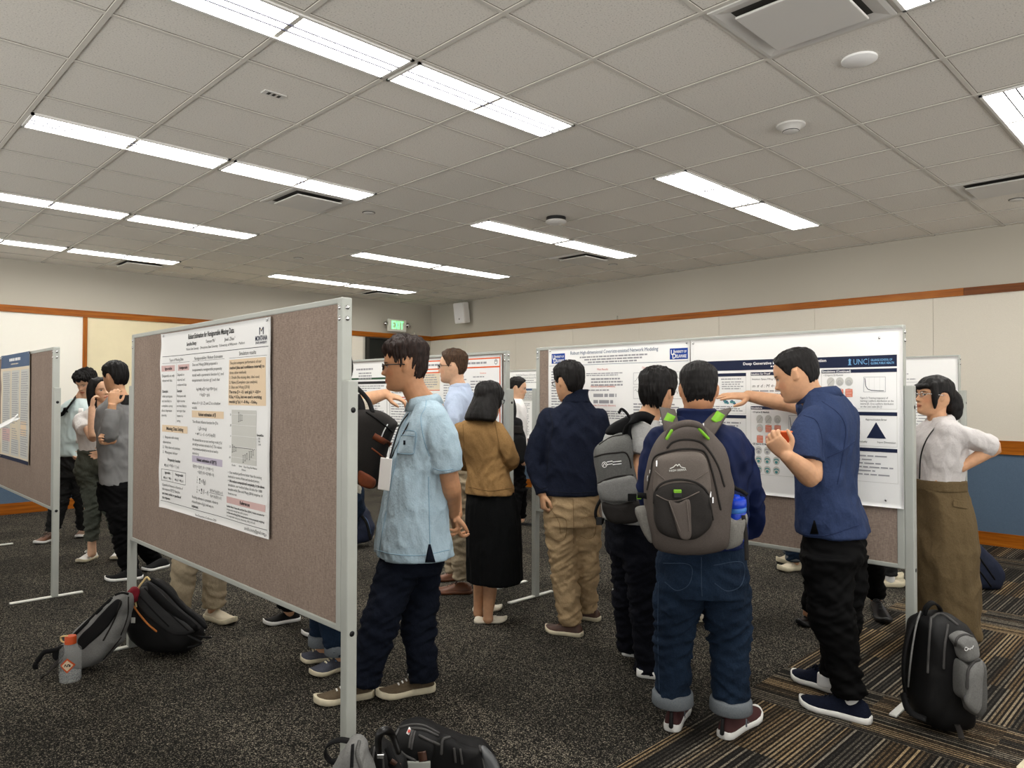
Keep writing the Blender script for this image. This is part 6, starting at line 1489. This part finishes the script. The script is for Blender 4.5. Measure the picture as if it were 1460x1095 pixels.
# --- large taupe backpack worn by the man in the blue jacket
k = zc(840, 560, 4.21); B = Bag('backpack', 'large grey-brown backpack with lime green trim, worn over a royal blue jacket', 'backpack', (990, 700), 2.89, 'backpacks being worn')
B.pillow('main_compartment', k([(455, 235), (520, 192), (590, 178), (660, 187), (730, 225), (790, 300), (830, 400), (850, 500), (858, 570), (845, 660), (828, 780), (815, 890), (780, 935), (690, 955), (560, 962), (440, 948), (385, 910), (368, 840), (345, 740), (332, 620), (342, 500), (365, 400), (400, 310)]), .21, M['pk_taupe'], rnd=.75, lump=.004, tilt=(0, .06))
B.pillow('upper_pocket', k([(392, 520), (398, 420), (440, 378), (560, 352), (650, 350), (690, 380), (715, 470), (728, 600), (650, 640), (450, 640), (392, 600)]), .07, M['pk_light'], on=.000, rnd=.6)
lp = B.pillow('lower_pocket', k([(385, 660), (392, 595), (430, 548), (500, 527), (580, 525), (660, 550), (708, 600), (728, 680), (735, 780), (690, 842), (610, 880), (520, 880), (430, 842), (395, 770)]), .07, M['pk_dark'], on=.004, rnd=.6)
B.pillow('pocket_panel', k([(482, 655), (540, 660), (600, 640), (612, 760), (608, 872), (548, 872), (512, 765)]), .016, M['pk_taupe'], on=.0, rnd=1, lump=.001, parent=lp)
for pts in ([(348, 580), (370, 480), (388, 395), (440, 362), (560, 338), (660, 342), (702, 368), (735, 460), (762, 570), (790, 700)], [(470, 330), (500, 300), (560, 282), (640, 287), (700, 322), (770, 430), (812, 560)], [(388, 660), (394, 598), (432, 548), (505, 524), (585, 524), (662, 550), (710, 602), (730, 690), (742, 760)]):
    B.line('zip', k(pts), .0042, M['pk_dark'], .001)
for pts in ([(405, 615), (480, 648), (560, 640), (660, 595)], [(480, 652), (545, 830)], [(585, 650), (602, 830)], [(395, 470), (450, 520)], [(640, 520), (715, 470)]): B.line('piping', k(pts), .0022, M['pk_light'], .001)
for x, y in ((405, 425), (366, 480), (352, 515), (728, 610), (742, 645), (685, 200)):
    B.buckle('zip_pull', *k([(x, y)])[0], .006, .024, M['steel'], .004, .005)
B.text('HIGH SIERRA', *k([(480, 474), (584, 466)]), 4.0, M['ink_chart'], off=.004)
B.line('mountain_emblem', k([(486, 455), (505, 447), (522, 432), (530, 440), (540, 430), (552, 446), (576, 452)]), .0018, M['ink_chart'], .003)
bk = B.buckle('buckle', *k([(530, 612)])[0], .032, .026, M['black'], .006, .014); B.buckle('buckle_tab', *k([(530, 592)])[0], .030, .014, M['pk_green'], .008, .012, parent=bk)
dp = 2.80
hb = B.cord('carry_handle', [(*k([q])[0], z) for q, z in (((462, 272), 2.82), ((490, 222), 2.80), ((545, 190), 2.79), ((610, 184), 2.79), ((670, 205), 2.79), ((715, 275), 2.82))], [.007, .012, .014, .014, .012, .007], M['pk_taupe'])
for pts in (((466, 275), (495, 228)), ((715, 275), (660, 218))):
    B.cord('handle_trim', [(*k([q])[0], 2.785) for q in pts], .006, M['pk_green'], parent=hb)
for pts, gp in ((((505, 262, 2.90), (490, 190, 2.93), (478, 140, 3.00), (470, 105, 3.10), (464, 100, 3.2)), ((465, 168, 2.955), (495, 150, 2.965))), (((690, 250, 2.90), (735, 195, 2.93), (775, 140, 3.00), (800, 112, 3.10), (808, 108, 3.2)), ((752, 158, 2.955), (792, 140, 2.97)))):
    sp = B.strap('shoulder_strap', [(*k([q[:2]])[0], q[2]) for q in pts], .064, .014, M['pk_taupe'], (1, .1, .25 if pts[0][0] > 600 else -.15))
    a, c = [np.array(cp(*k([q[:2]])[0], q[2]-.02)) for q in gp]
    b = MB(); b.ribbon([a+np.array([0, -.002, -.012]), (a+c)/2, c+np.array([0, .004, .012])], .036, .006, (1, .1, .1)); b.build('reflective_tab', M['pk_green'], sp, B.o)
B.pillow('mesh_pocket', k([(803, 735), (870, 752), (942, 718), (928, 830), (908, 905), (840, 935), (803, 920)]), .085, M['pk_mesh'], d=2.91, rnd=.8)
B.pillow('mesh_pocket', k([(278, 695), (330, 680), (378, 690), (378, 890), (335, 860), (300, 780)]), .07, M['pk_mesh'], d=2.91, rnd=.8)
B.strap('compression_strap', [(*k([q])[0], 2.86) for q in ((290, 615), (340, 620), (392, 640))], .022, .004, M['black_cloth'], (0, 0, 1)); B.strap('compression_strap', [(*k([q])[0], 2.85) for q in ((742, 600), (800, 592), (850, 580))], .030, .004, M['pk_dark'], (0, 0, 1))
B.buckle('side_tab', *k([(300, 628)])[0], .018, .014, M['pk_green'], .004, .01)
B.strap('loose_strap', [(*k([q])[0], 2.87) for q in ((925, 735), (938, 830), (944, 920), (946, 1005))], .016, .003, M['pk_dark'], (1, 0, 0))
B.strap('loose_strap', [(*k([q])[0], 2.90) for q in ((850, 545), (880, 575), (915, 590), (950, 615))], .016, .003, M['black_cloth'], (0, 0, 1))
B.cord('key_leash', [(*k([q])[0], 2.84) for q in ((812, 580), (818, 610), (826, 640))], .004, M['ink_teal'])
bo = cp(*k([(884, 735)])[0], 2.915); bt = thing('water_bottle', 'cobalt blue water bottle in the mesh side pocket of the large backpack', 'water bottle', c_loc=bo)
def lathe(name, prof, m, parent, o, tilt=None, n=32, autos=50):
    a = np.arange(n)*2*PI/n; b = MB(); b.rings([np.stack([r*np.cos(a), r*np.sin(a), np.full(n, z)], 1) for r, z in prof])
    if tilt is not None: b.xform(tilt)
    ob = b.build(name, m, parent, autos=autos); return ob
tl = np.array(Matrix.Rotation(.14, 3, 'X'))@np.array(Matrix.Rotation(-.10, 3, 'Y'))
for nm, pr, mm in (('body', [(.034, -.10), (.038, -.09), (.039, .015), (.038, .018)], 'bottle_blue'), ('band', [(.0395, .018), (.0405, .020), (.0405, .036), (.0395, .038)], 'bottle_blue2'), ('lid', [(.041, .038), (.042, .042), (.042, .062), (.038, .070), (.020, .074), (.018, .082), (.006, .084)], 'bottle_blue')):
    lathe(nm, pr, M[mm], bt, None, tl)
# --- grey backpack of the person in the grey tee
B = Bag('backpack', 'heather grey backpack with white print, worn by the person in the grey T-shirt', 'backpack', (880, 660), 3.66, 'backpacks being worn')
B.pillow('main_compartment', k([(28, 365), (62, 303), (130, 258), (200, 240), (245, 265), (258, 400), (275, 500), (310, 600), (310, 690), (295, 770), (190, 782), (112, 762), (82, 690), (52, 560)]), .20, M['pk_grey'], rnd=.8, tilt=(.12, 0))
B.pillow('front_pocket', k([(52, 548), (110, 522), (180, 505), (262, 500), (290, 560), (270, 640), (160, 655), (72, 640)]), .05, M['pk_lgrey'], on=-.005, rnd=.8)
B.pillow('dark_base', k([(76, 662), (160, 668), (290, 650), (312, 690), (296, 772), (190, 786), (114, 766)]), .06, M['pk_dark'], on=-.01, rnd=.8)
for pts in ([(32, 385), (90, 368), (160, 360), (215, 358), (240, 392), (252, 450)], [(52, 545), (110, 518), (185, 500), (262, 495)], [(62, 310), (130, 268), (200, 252)]): B.line('zip', k(pts), .004, M['pk_dark'], .001)
B.text('STATE UNIVERSITY', *k([(106, 422), (192, 412)]), 3.0, M['ink_white']) if False else None
em = k([(92, 432)])[0]; B.line('emblem', [(em[0]+3.4*math.cos(t), em[1]+3.8*math.sin(t)) for t in np.linspace(0, 2*PI, 12)], .0016, M['ink_white'], .002); B.line('emblem', [(em[0]-2, em[1]+2), (em[0], em[1]-2), (em[0]+2, em[1]+1)], .0016, M['ink_white'], .002)
for y0 in (416, 432): 
    for x0, x1 in ((108, 138), (143, 192)): B.line('printed_word', k([(x0, y0), (x1, y0-6)]), .0022, M['ink_white'], .002)
B.pillow('top_padding', k([(100, 245), (118, 200), (170, 165), (240, 135), (300, 122), (350, 140), (300, 165), (240, 200), (215, 245), (150, 258)]), .09, M['black_cloth'], d=3.72, rnd=.9)
B.cord('carry_handle', [(*k([q])[0], 3.66) for q in ((180, 118), (195, 98), (222, 118), (240, 145))], .007, M['black_cloth'])
B.strap('shoulder_strap', [(*k([q[:2]])[0], q[2]) for q in ((380, 165, 3.60), (330, 142, 3.58), (280, 150, 3.58), (240, 185, 3.60), (225, 240, 3.63), (232, 290, 3.66))], .05, .012, M['black_cloth'], (.6, 0, .8))
B.buckle('side_patch', *k([(258, 628)])[0], .042, .036, M['black_cloth'], .006, .006)
B.cord('strap_end', [(*k([q])[0], 3.68) for q in ((70, 640), (45, 690), (40, 740), (70, 785), (84, 760))], .008, M['black_cloth']); B.buckle('buckle', *k([(60, 770)])[0], .03, .04, M['black'], .0, .014)
# --- backpack with chestnut trims
k = zc(430, 470, 2.547); B = Bag('backpack', 'dark grey rucksack with chestnut leather trims, worn by the person in cream knit', 'backpack', (536, 640), 3.70, 'backpacks being worn')
B.pillow('main_compartment', k([(196, 300), (250, 288), (300, 300), (342, 335), (335, 365), (312, 430), (295, 500), (278, 560), (255, 577), (212, 562), (180, 540), (175, 400)]), .17, M['pk_dark'], rnd=.8, tilt=(.2, 0))
B.pillow('leather_base', k([(205, 505), (232, 515), (268, 545), (262, 574), (240, 576), (206, 560)]), .05, M['br_leather'], on=-.01, rnd=.9)
B.strip('leather_band', k([(262, 385), (292, 402), (322, 418)]), .030, M['br_leather']); B.line('zip', k([(256, 432), (280, 450), (302, 468)]), .004, M['br_leather'], .002); B.line('light_cord', k([(312, 345), (300, 366), (291, 388)]), .003, M['ink_white'], .002)
B.line('flap_edge', k([(236, 300), (280, 330), (330, 372)]), .005, M['black_cloth'], .002)
B.cord('shoulder_strap', [(*k([q[:2]])[0], q[2]) for q in ((205, 215, 3.78), (225, 235, 3.74), (245, 262, 3.70), (258, 300, 3.66))], .012, M['black_cloth']); B.strap('shoulder_strap', [(*k([q[:2]])[0], q[2]) for q in ((200, 240, 3.78), (215, 275, 3.70), (222, 330, 3.66))], .04, .01, M['black_cloth'], (1, 0, .3))
# --- black backpack of the woman by the middle board
k = zc(700, 500, 3.911); B = Bag('backpack', 'black backpack hanging from the shoulder of the woman past the middle board', 'backpack', (738, 630), 7.72, 'backpacks being worn')
B.pillow('main_compartment', k([(85, 375), (140, 372), (172, 390), (180, 440), (196, 490), (196, 600), (172, 630), (120, 628), (85, 600)]), .16, M['black_cloth'], rnd=.8)
B.pillow('front_pocket', k([(120, 480), (190, 490), (194, 595), (165, 622), (118, 620)]), .05, M['black_matt'], on=-.01, rnd=.8); B.strip('rubber_tag', k([(150, 418), (150, 462)]), .11, M['pk_dark'])
B.cord('shoulder_strap', [(*k([q[:2]])[0], q[2]) for q in ((108, 255, 7.85), (124, 285, 7.78), (132, 330, 7.72), (128, 378, 7.68))], .022, M['black_cloth'])
# --- black backpack of the man in the aqua jacket
B = Bag('backpack', 'black backpack behind the young man in the aqua jacket, strap on his shoulder', 'backpack', (112, 610), 7.54, 'backpacks being worn')
B.pillow('main_compartment', [(99, 575), (112, 566), (128, 575), (133, 605), (130, 640), (112, 646), (98, 640), (96, 605)], .20, M['black_cloth'], rnd=.8)
B.strap('shoulder_strap', [(113, 560, 7.36), (108, 565, 7.22), (102, 574, 7.08), (96, 582, 7.05), (90, 590, 7.08), (90, 597, 7.12)], .06, .012, M['black_cloth'], (.7, -.3, .6))
# --- bags on the floor
k = zc(140, 720, 4.976); B = Bag('backpack', 'black backpack with orange zip lying under the far end of the nearest board', 'backpack', (245, 925), 4.12, 'backpacks on the carpet')
B.pillow('main_compartment', k([(238, 650), (300, 572), (370, 532), (430, 548), (500, 622), (560, 700), (640, 770), (730, 850), (740, 930), (700, 990), (640, 1022), (520, 1025), (380, 1020), (295, 965), (245, 880), (228, 760)]), .24, M['blk_sheen'], rnd=.7, lump=.006, d=4.10)
B.pillow('back_padding', k([(285, 610), (330, 575), (420, 605), (560, 760), (690, 880), (620, 922), (520, 915), (400, 822), (300, 725)]), .06, M['padded'], on=-.005, rnd=.9)
for pts in (((330, 590), (430, 690), (540, 800), (640, 890)), ((300, 650), (400, 760), (500, 860))): B.line('padding_seam', k(pts), .004, M['black_matt'], .001)
B.line('zip', k([(232, 690), (290, 772), (350, 842), (412, 896)]), .005, M['orange_cord'], .003); B.cord('cord_loop', [(*k([q])[0], 3.98) for q in ((270, 720), (262, 660), (285, 590), (320, 540), (345, 512), (365, 530))], .005, M['cream_cord'])
B.cord('shoulder_strap', [(*k([q])[0], 4.02) for q in ((380, 530), (480, 600), (600, 725), (700, 805), (760, 862))], .013, M['black_cloth']); B.strip('shoulder_strap', k([(350, 570), (470, 690), (570, 778), (640, 832), (700, 885)]), .045, M['black_cloth'], .006, .012)
B.cord('strap_end', [(*k([q])[0], 3.96) for q in ((640, 930), (700, 960), (730, 980), (690, 1000), (640, 1010))], .007, M['black_cloth'])
for x, y in ((762, 858), (748, 900), (795, 940)): B.buckle('buckle', *k([(x, y)])[0], .020, .018, M['steel'], .0, .010)
B.cord('strap_end', [(*k([q])[0], 4.02) for q in ((700, 930), (745, 938), (795, 940))], .006, M['black_cloth'])
B.buckle('badge', *k([(248, 818)])[0], .022, .03, M['ink_chart'], .003, .004)
bx_ = B.o; rd = thing('folded_cloth', 'dark red cloth peeking out beside the black backpack by the board post', 'cloth', c_loc=cp(190, 850, 3.97)*np.array([1, 1, 0]))
bb = MB(); bb.ell(cp(190, 848, 3.96), (.030, .05, .045)); 
f2 = wrinkle(bb, .006, (20, 20, 20)); rc = f2.build('cloth', M['red_cloth'], rd, cp(190, 850, 3.97)*np.array([1, 1, 0]))
k = zc(40, 840, 5.214); B = Bag('backpack', 'open grey backpack leaning on its straps, left of the black one', 'backpack', (130, 945), 3.86, 'backpacks on the carpet')
B.pillow('main_compartment', k([(325, 345), (480, 195), (640, 48), (690, 28), (750, 36), (768, 110), (745, 200), (722, 285), (692, 352), (690, 392), (580, 512), (480, 562), (380, 577), (300, 560), (245, 500), (245, 420)]), .16, M['pk_lgrey'], rnd=.7, lump=.008)
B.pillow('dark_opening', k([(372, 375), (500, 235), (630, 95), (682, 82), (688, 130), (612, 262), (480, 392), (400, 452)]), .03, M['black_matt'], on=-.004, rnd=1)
B.strip('dark_edge', k([(335, 350), (480, 205), (630, 62)]), .016, M['black_cloth'], .003); B.strip('zip_edge', k([(650, 48), (700, 32), (748, 40)]), .018, M['black_cloth'], .003)
for pts in (((690, 90), (640, 230), (560, 380)), ((745, 60), (740, 200), (690, 340)), ((690, 360), (620, 450), (560, 520))): B.line('seam', k(pts), .004, M['pk_dark'], .001)
B.pillow('black_harness', k([(195, 440), (250, 415), (268, 470), (240, 520), (200, 510)]), .06, M['black_cloth'], d=3.78, rnd=.8)
B.strap('shoulder_strap', [(*k([q])[0], 3.74) for q in ((225, 450), (170, 460), (120, 470), (80, 520), (48, 575), (75, 580))], .022, .004, M['black_cloth'], (.5, 0, .8)); B.strap('shoulder_strap', [(*k([q[:2]])[0], q[2]) for q in ((240, 520, 3.74), (180, 590, 3.70), (130, 640, 3.66), (95, 664, 3.64))], .035, .005, M['pk_dark'], (.6, .3, .5))
k = zc(1260, 840, 4.976); B = Bag('backpack', 'black and grey backpack standing on the striped carpet by the right board post', 'backpack', (1345, 1028), 3.22, 'backpacks on the carpet')
B.pillow('main_compartment', k([(238, 225), (290, 175), (360, 168), (430, 165), (520, 215), (590, 290), (605, 340), (575, 450), (560, 600), (560, 760), (570, 935), (430, 968), (330, 962), (215, 880), (196, 760), (205, 620), (216, 450), (230, 330)]), .26, M['blk_sheen'], rnd=.7, lump=.006)
up = B.pillow('front_pocket', k([(485, 350), (540, 308), (590, 310), (632, 350), (642, 450), (605, 490), (545, 495), (520, 410)]), .10, M['pk_lgrey'], d=3.07, rnd=.8); lo = B.pillow('front_pocket', k([(512, 505), (580, 515), (642, 480), (690, 520), (694, 800), (672, 870), (640, 892), (580, 855), (558, 785), (502, 725)]), .12, M['pk_grey'], d=3.08, rnd=.8)
B.pillow('pocket_flap', k([(598, 575), (640, 522), (686, 512), (692, 800), (662, 886), (612, 862), (572, 802), (590, 700)]), .04, M['pk_lgrey'], on=-.008, rnd=.9)
for pts in (((505, 400), (525, 345), (575, 322), (628, 335)), ((590, 700), (600, 580), (640, 520), (680, 500)), ((335, 200), (322, 400), (312, 590)), ((455, 255), (432, 420), (425, 560)), ((340, 205), (385, 175), (440, 190), (520, 250))): B.line('zip', k(pts), .0055, M['zip_grey'], .002)
B.strap('carry_handle', [(*k([q[:2]])[0], q[2]) for q in ((285, 200, 3.24), (300, 135, 3.22), (345, 98, 3.22), (390, 125, 3.24), (410, 180, 3.26))], .035, .010, M['black_cloth'], (.2, 1, 0))
B.strap('shoulder_strap', [(*k([q[:2]])[0], q[2]) for q in ((265, 165, 3.26), (195, 260, 3.22), (155, 400, 3.18), (138, 580, 3.18), (150, 740, 3.22))], .05, .010, M['black_cloth'], (.4, 1, 0)); B.cord('strap_piping', [(*k([q[:2]])[0], q[2]) for q in ((262, 160, 3.24), (235, 240, 3.2), (205, 400, 3.17), (185, 560, 3.17), (172, 690, 3.2))], .004, M['pk_lgrey'])
B.strap('strap_end', [(*k([q[:2]])[0], q[2]) for q in ((135, 735, 3.2), (165, 840, 3.14), (215, 890, 3.1), (300, 925, 3.08))], .026, .005, M['black_cloth'], (.3, .6, .6)); B.strap('strap_end', [(*k([q[:2]])[0], q[2]) for q in ((520, 960, 3.1), (540, 1010, 3.05), (553, 1062, 3.0))], .022, .004, M['pk_dark'], (1, 0, 0))
B.buckle('buckle', *k([(160, 800)])[0], .024, .03, M['black'], .0, .012)
em = k([(585, 425)])[0]; B.line('script_emblem', [(em[0]+2.2*math.cos(t), em[1]+2.4*math.sin(t)) for t in np.linspace(0, 2*PI, 10)], .0013, M['ink_white'], .002); B.line('script_emblem', k([(596, 432), (604, 420), (612, 430), (620, 416), (628, 420), (636, 402)]), .0013, M['ink_white'], .002)
k = zc(1080, 740, 3.842); B = Bag('backpack', 'navy backpack slumped against the wall behind the olive skirt woman', 'backpack', (1395, 838), 5.55, 'backpacks on the carpet')
B.pillow('main_compartment', k([(1090, 120), (1145, 92), (1172, 110), (1250, 180), (1320, 270), (1322, 330), (1292, 382), (1230, 380), (1150, 375), (1090, 360), (1070, 240)]), .24, M['pk_navy'], rnd=.7, lump=.006); B.line('seam', k([(1160, 130), (1230, 230), (1300, 330)]), .006, M['black_cloth'], .001); B.line('zip', k([(1150, 220), (1220, 290), (1280, 370)]), .006, M['black_cloth'], .001)
B.cord('carry_handle', [(*k([q])[0], 5.48) for q in ((1140, 110), (1150, 80), (1172, 92), (1180, 125))], .010, M['black_cloth'])
k = zc(430, 470, 2.547); B = Bag('backpack', 'small navy backpack on the carpet behind the light blue shirt man', 'backpack', (520, 772), 7.0, 'backpacks on the carpet')
B.pillow('main_compartment', k([(195, 650), (225, 640), (250, 680), (264, 722), (252, 765), (215, 774), (180, 772), (170, 700)]), .25, M['pk_navy'], rnd=.8, lump=.01); B.line('zip', k([(205, 670), (235, 690), (250, 740)]), .008, M['ink_steelblue'], .002); B.cord('shoulder_strap', [(*k([q])[0], 6.85) for q in ((205, 660), (235, 700), (250, 760))], .014, M['black_cloth'])
# --- bags at the bottom edge of the picture
k = zc(420, 860, 4.66); B = Bag('tote_bag', 'heather grey tote bag with black loop handles at the foot of the nearest post', 'bag', (495, 1150), 2.34, 'bags at the bottom edge')
B.pillow('bag_body', k([(340, 960), (378, 908), (425, 905), (472, 940), (470, 1005), (500, 1095), (535, 1200), (540, 1390), (380, 1400), (215, 1390), (225, 1200), (250, 1090), (300, 1005)]), .13, M['pk_lgrey'], rnd=.7, lump=.010)
B.strap('loop_handle', [(*k([q])[0], 2.36) for q in ((360, 915), (300, 908), (235, 930), (205, 970), (212, 1020), (250, 1052), (285, 1040), (310, 1000))], .022, .004, M['black_cloth'], (0, 1, .3)); B.strip('black_binding', k([(388, 935), (384, 1010), (380, 1090)]), .010, M['black_cloth'], .002)
B.line('fold', k([(430, 920), (415, 1000), (440, 1090)]), .006, M['pk_grey'], .001)
B = Bag('briefcase', 'black briefcase with upright leather grip, between the grey tote and black rucksack', 'bag', (552, 1150), 2.49, 'bags at the bottom edge')
B.pillow('bag_body', k([(505, 1010), (525, 930), (560, 890), (600, 905), (650, 960), (700, 1010), (735, 1080), (740, 1390), (500, 1390)]), .12, M['blk_sheen'], rnd=.7, lump=.006)
B.cord('grip', [(*k([q[:2]])[0], q[2]) for q in ((560, 985, 2.38), (556, 905, 2.36), (580, 852, 2.36), (618, 848, 2.38), (650, 880, 2.40), (690, 985, 2.40))], [.010, .012, .014, .014, .012, .010], M['blk_leather']); B.strip('shoulder_strap', k([(605, 960), (640, 1030), (680, 1095), (700, 1160)]), .035, M['black_cloth'], .004, .008)
B.strip('leather_tab', k([(640, 1045), (700, 1080)]), .016, M['brown_leather'], .012); B.buckle('clasp', *k([(572, 1018)])[0], .024, .014, M['steel'], .004, .008)
for pts in (((530, 960), (520, 1050), (515, 1150)), ((585, 1000), (590, 1080), (595, 1160))): B.line('zip', k(pts), .004, M['zip_grey'], .001)
B = Bag('backpack', 'black ballistic backpack with small red tag lying at the bottom edge', 'backpack', (640, 1150), 2.72, 'bags at the bottom edge')
B.pillow('main_compartment', k([(645, 920), (682, 832), (760, 795), (850, 795), (950, 835), (1000, 872), (1150, 930), (1250, 950), (1300, 985), (1350, 1060), (1378, 1150), (1205, 1205), (650, 1205), (640, 1100)]), .20, M['blk_sheen'], rnd=.6, lump=.006)
B.pillow('front_pocket', k([(965, 900), (1010, 880), (1150, 945), (1235, 965), (1240, 1010), (1250, 1205), (930, 1205), (925, 980)]), .06, M['blk_sheen'], on=-.005, rnd=.8); B.pillow('metal_corner', k([(1238, 955), (1290, 985), (1345, 1065), (1375, 1180), (1300, 1190), (1262, 1080)]), .05, mat('grey_patent_leather', (96, 98, 100), .22, spec=.6), on=-.01, rnd=.9)
for pts in (((690, 840), (662, 920), (720, 1000), (800, 1045)), ((700, 825), (780, 808), (860, 815), (955, 862)), ((830, 880), (900, 915), (960, 940)), ((975, 1000), (985, 910), (1030, 890)), ((1230, 950), (1245, 1030), (1262, 1100)), ((760, 830), (860, 840), (950, 880))): B.line('zip', k(pts), .005, M['zip_grey'], .002)
for pts in (((785, 840), (770, 900), (760, 960)), ((800, 845), (785, 910), (775, 970)), ((1060, 960), (1070, 1060)), ((1100, 965), (1115, 1070))): B.strip('webbing', k(pts), .008, M['zip_grey'], .003)
tg = B.strip('name_tag', k([(770, 828), (752, 868)]), .012, M['ink_white'], .006); B.strip('tag_stripe', k([(764, 840), (758, 856)]), .009, M['ink_red'], .011, parent=tg)
B.strip('leather_patch', k([(845, 985), (855, 1048)]), .030, M['brown_leather'], .006); B.buckle('clasp', *k([(825, 1075)])[0], .085, .026, M['alu'], .006, .012)
# --- clear bottle
bo = np.array([*gd(100, 972), 0]); bt = thing('water_bottle', 'clear plastic bottle with orange cap and diamond label beside the grey backpack', 'water bottle', c_loc=bo)
lathe('body', [(.0, .002), (.044, .003), (.050, .010), (.051, .05), (.051, .150), (.048, .166), (.036, .180), (.025, .187), (.0245, .200)], M['clear'], bt, None)
lathe('water', [(.0, .006), (.042, .007), (.047, .012), (.048, .048), (.0, .0485)], M['water'], bt, None)
cpb = lathe('cap', [(.0265, .193), (.0265, .228), (.024, .232), (.0, .2325)], M['orange'], bt, None)
b = MB(); b.tube([(-.026, 0, .196), (-.046, 0, .205), (-.050, 0, .222), (-.034, -.01, .232), (-.01, -.012, .234)], .004, n=8, sub=5); b.build('cord', M['cream_cord'], cpb)
def bent(pts, r, z0, az0):
    return np.array([[r*math.sin(az0+x/r), -r*math.cos(az0+x/r), z0+z] for x, z in pts])
def dia(s_, r, m, name, par):
    b = MB(); n = 9; g = np.linspace(-1, 1, n); V = []; F = []
    for a in g:
        for c in g: V.append(((a+c)*s_/2, (a-c)*s_/2))
    for i in range(n-1):
        for q in range(n-1): F.append((i*n+q, (i+1)*n+q, (i+1)*n+q+1, i*n+q+1))
    b.add(bent(V, r, .098, .28), F); return b.build(name, m, par)
lb = dia(.037, .0515, M['orange'], 'label', bt); dia(.027, .0521, M['ink_peach'], 'label_field', lb)
b = MB()
for x0, z0, x1, z1 in ((-.014, -.006, -.008, .008), (-.008, .008, -.002, -.006), (.002, -.006, .002, .006), (.002, .006, .009, .006), (.009, .006, .009, -.006), (.013, .004, .013, -.006)):
    d_ = unit(np.array([x1-x0, z1-z0])); n_ = np.array([-d_[1], d_[0]])*.0018; b.add(bent([(x0-n_[0], z0-n_[1]), (x1-n_[0], z1-n_[1]), (x1+n_[0], z1+n_[1]), (x0+n_[0], z0+n_[1])], .0526, .098, .28), [(0, 1, 2, 3)])
b.build('label_print', M['ink'], lb)
# --- cup in the pointing man's hand, papers
co_ = cp(1115, 646, 3.165); ct = thing('cup', 'orange red cup held in the left hand of the pointing man', 'cup', c_loc=co_)
lathe('cup_body', [(.0, .0), (.028, .0), (.030, .004), (.040, .088), (.0425, .092), (.0415, .095), (.037, .088), (.027, .008), (.0, .006)], M['orange'], ct, None)
lathe('rim', [(.041, .090), (.044, .092), (.044, .096), (.041, .097)], mat('cup_rim', (226, 110, 60), .4), ct, None)
pc = cp(5, 606, 2.3); pt = thing('floating_paper_sheet', 'curled white paper edge poking in at the left picture border', 'paper', c_loc=pc)  # sheet floats free, nothing modelled holds it
b = MB(); P_ = [cp(x, y, 2.3+dz) for x, y, dz in ((-30, 628, .0), (-10, 614, 0), (4, 606, 0), (14, 601, .0), (20, 597, .0), (24, 592, .0))]; b.ribbon(P_, .022, .003, (.25, .6, .8), 5); b.build('sheet', M['paper'], pt, pc)
b = MB(); b.ribbon([cp(14, 602, 2.31), cp(20, 599, 2.30), cp(25, 598, 2.29)], .014, .003, (.3, .8, .5), 5); b.build('curled_corner', M['paper'], pt, pc)
pc = np.array([*gd(1462, 1096), 0]); pt = thing('paper_sheet', 'cream paper corner on the carpet in the bottom right picture corner', 'paper', c_loc=pc)
b = MB(); q = [np.array([*gd(*w_), .004]) for w_ in ((1449, 1096), (1461, 1084), (1500, 1100), (1480, 1130))]; b.add(q+[v+np.array([0, 0, .004]) for v in q], [(3, 2, 1, 0), (4, 5, 6, 7), (0, 1, 5, 4), (1, 2, 6, 5), (2, 3, 7, 6), (3, 0, 4, 7)]); b.build('sheet', M['rubber_cream'], pt, pc, smooth=False)
WORLD_LOW, WORLD_HIGH = 2.6, .4
EXPOSURE = 0.40
# ------------------------------------------------------------------ world, camera, view
w = bpy.data.worlds.new('World'); bpy.context.scene.world = w; w.use_nodes = True
# the room is open behind and to the left of the viewer: added world fill, brighter from below, lifts the ceiling
nt = w.node_tree; bg = nt.nodes['Background']; tc = nt.nodes.new('ShaderNodeTexCoord'); sx = nt.nodes.new('ShaderNodeSeparateXYZ'); mr = nt.nodes.new('ShaderNodeMapRange')
nt.links.new(tc.outputs['Generated'], sx.inputs[0]); nt.links.new(sx.outputs[2], mr.inputs[0])
mr.inputs[1].default_value = -.15; mr.inputs[2].default_value = .15; mr.inputs[3].default_value = WORLD_LOW; mr.inputs[4].default_value = WORLD_HIGH
nt.links.new(mr.outputs[0], bg.inputs[1]); bg.inputs[0].default_value = (1, .975, .94, 1)
cam = bpy.data.cameras.new('camera'); co = bpy.data.objects.new('camera', cam); C.objects.link(co)
cam.sensor_fit = 'HORIZONTAL'; cam.sensor_width = 36; cam.lens = FPX/1460*36; cam.clip_start = .05; cam.clip_end = 60
R_ = np.array([CY, -SY, 0]); Fh = np.array([SY, CY, 0]); Z_ = np.array([0, 0, 1.])
U0 = -Fh*math.sin(PITCH)+Z_*math.cos(PITCH); F0 = Fh*math.cos(PITCH)+Z_*math.sin(PITCH)
Xc = R_*math.cos(ROLL)+U0*math.sin(ROLL); Yc = -R_*math.sin(ROLL)+U0*math.cos(ROLL); Zc = -F0
m4 = Matrix.Identity(4)
for r in range(3): m4[r][0], m4[r][1], m4[r][2] = Xc[r], Yc[r], Zc[r]
m4[2][3] = EYE; co.matrix_world = m4
sc = bpy.context.scene; sc.camera = co
sc.view_settings.view_transform = 'Standard'; sc.view_settings.look = 'None'; sc.view_settings.gamma = 1
sc.view_settings.use_curve_mapping = False; sc.view_settings.exposure = EXPOSURE
sc.cycles.max_bounces = 6; sc.cycles.diffuse_bounces = 4; sc.cycles.glossy_bounces = 3; sc.cycles.transmission_bounces = 8; sc.cycles.transparent_max_bounces = 8
sc.cycles.use_denoising = True; sc.cycles.sample_clamp_indirect = 6
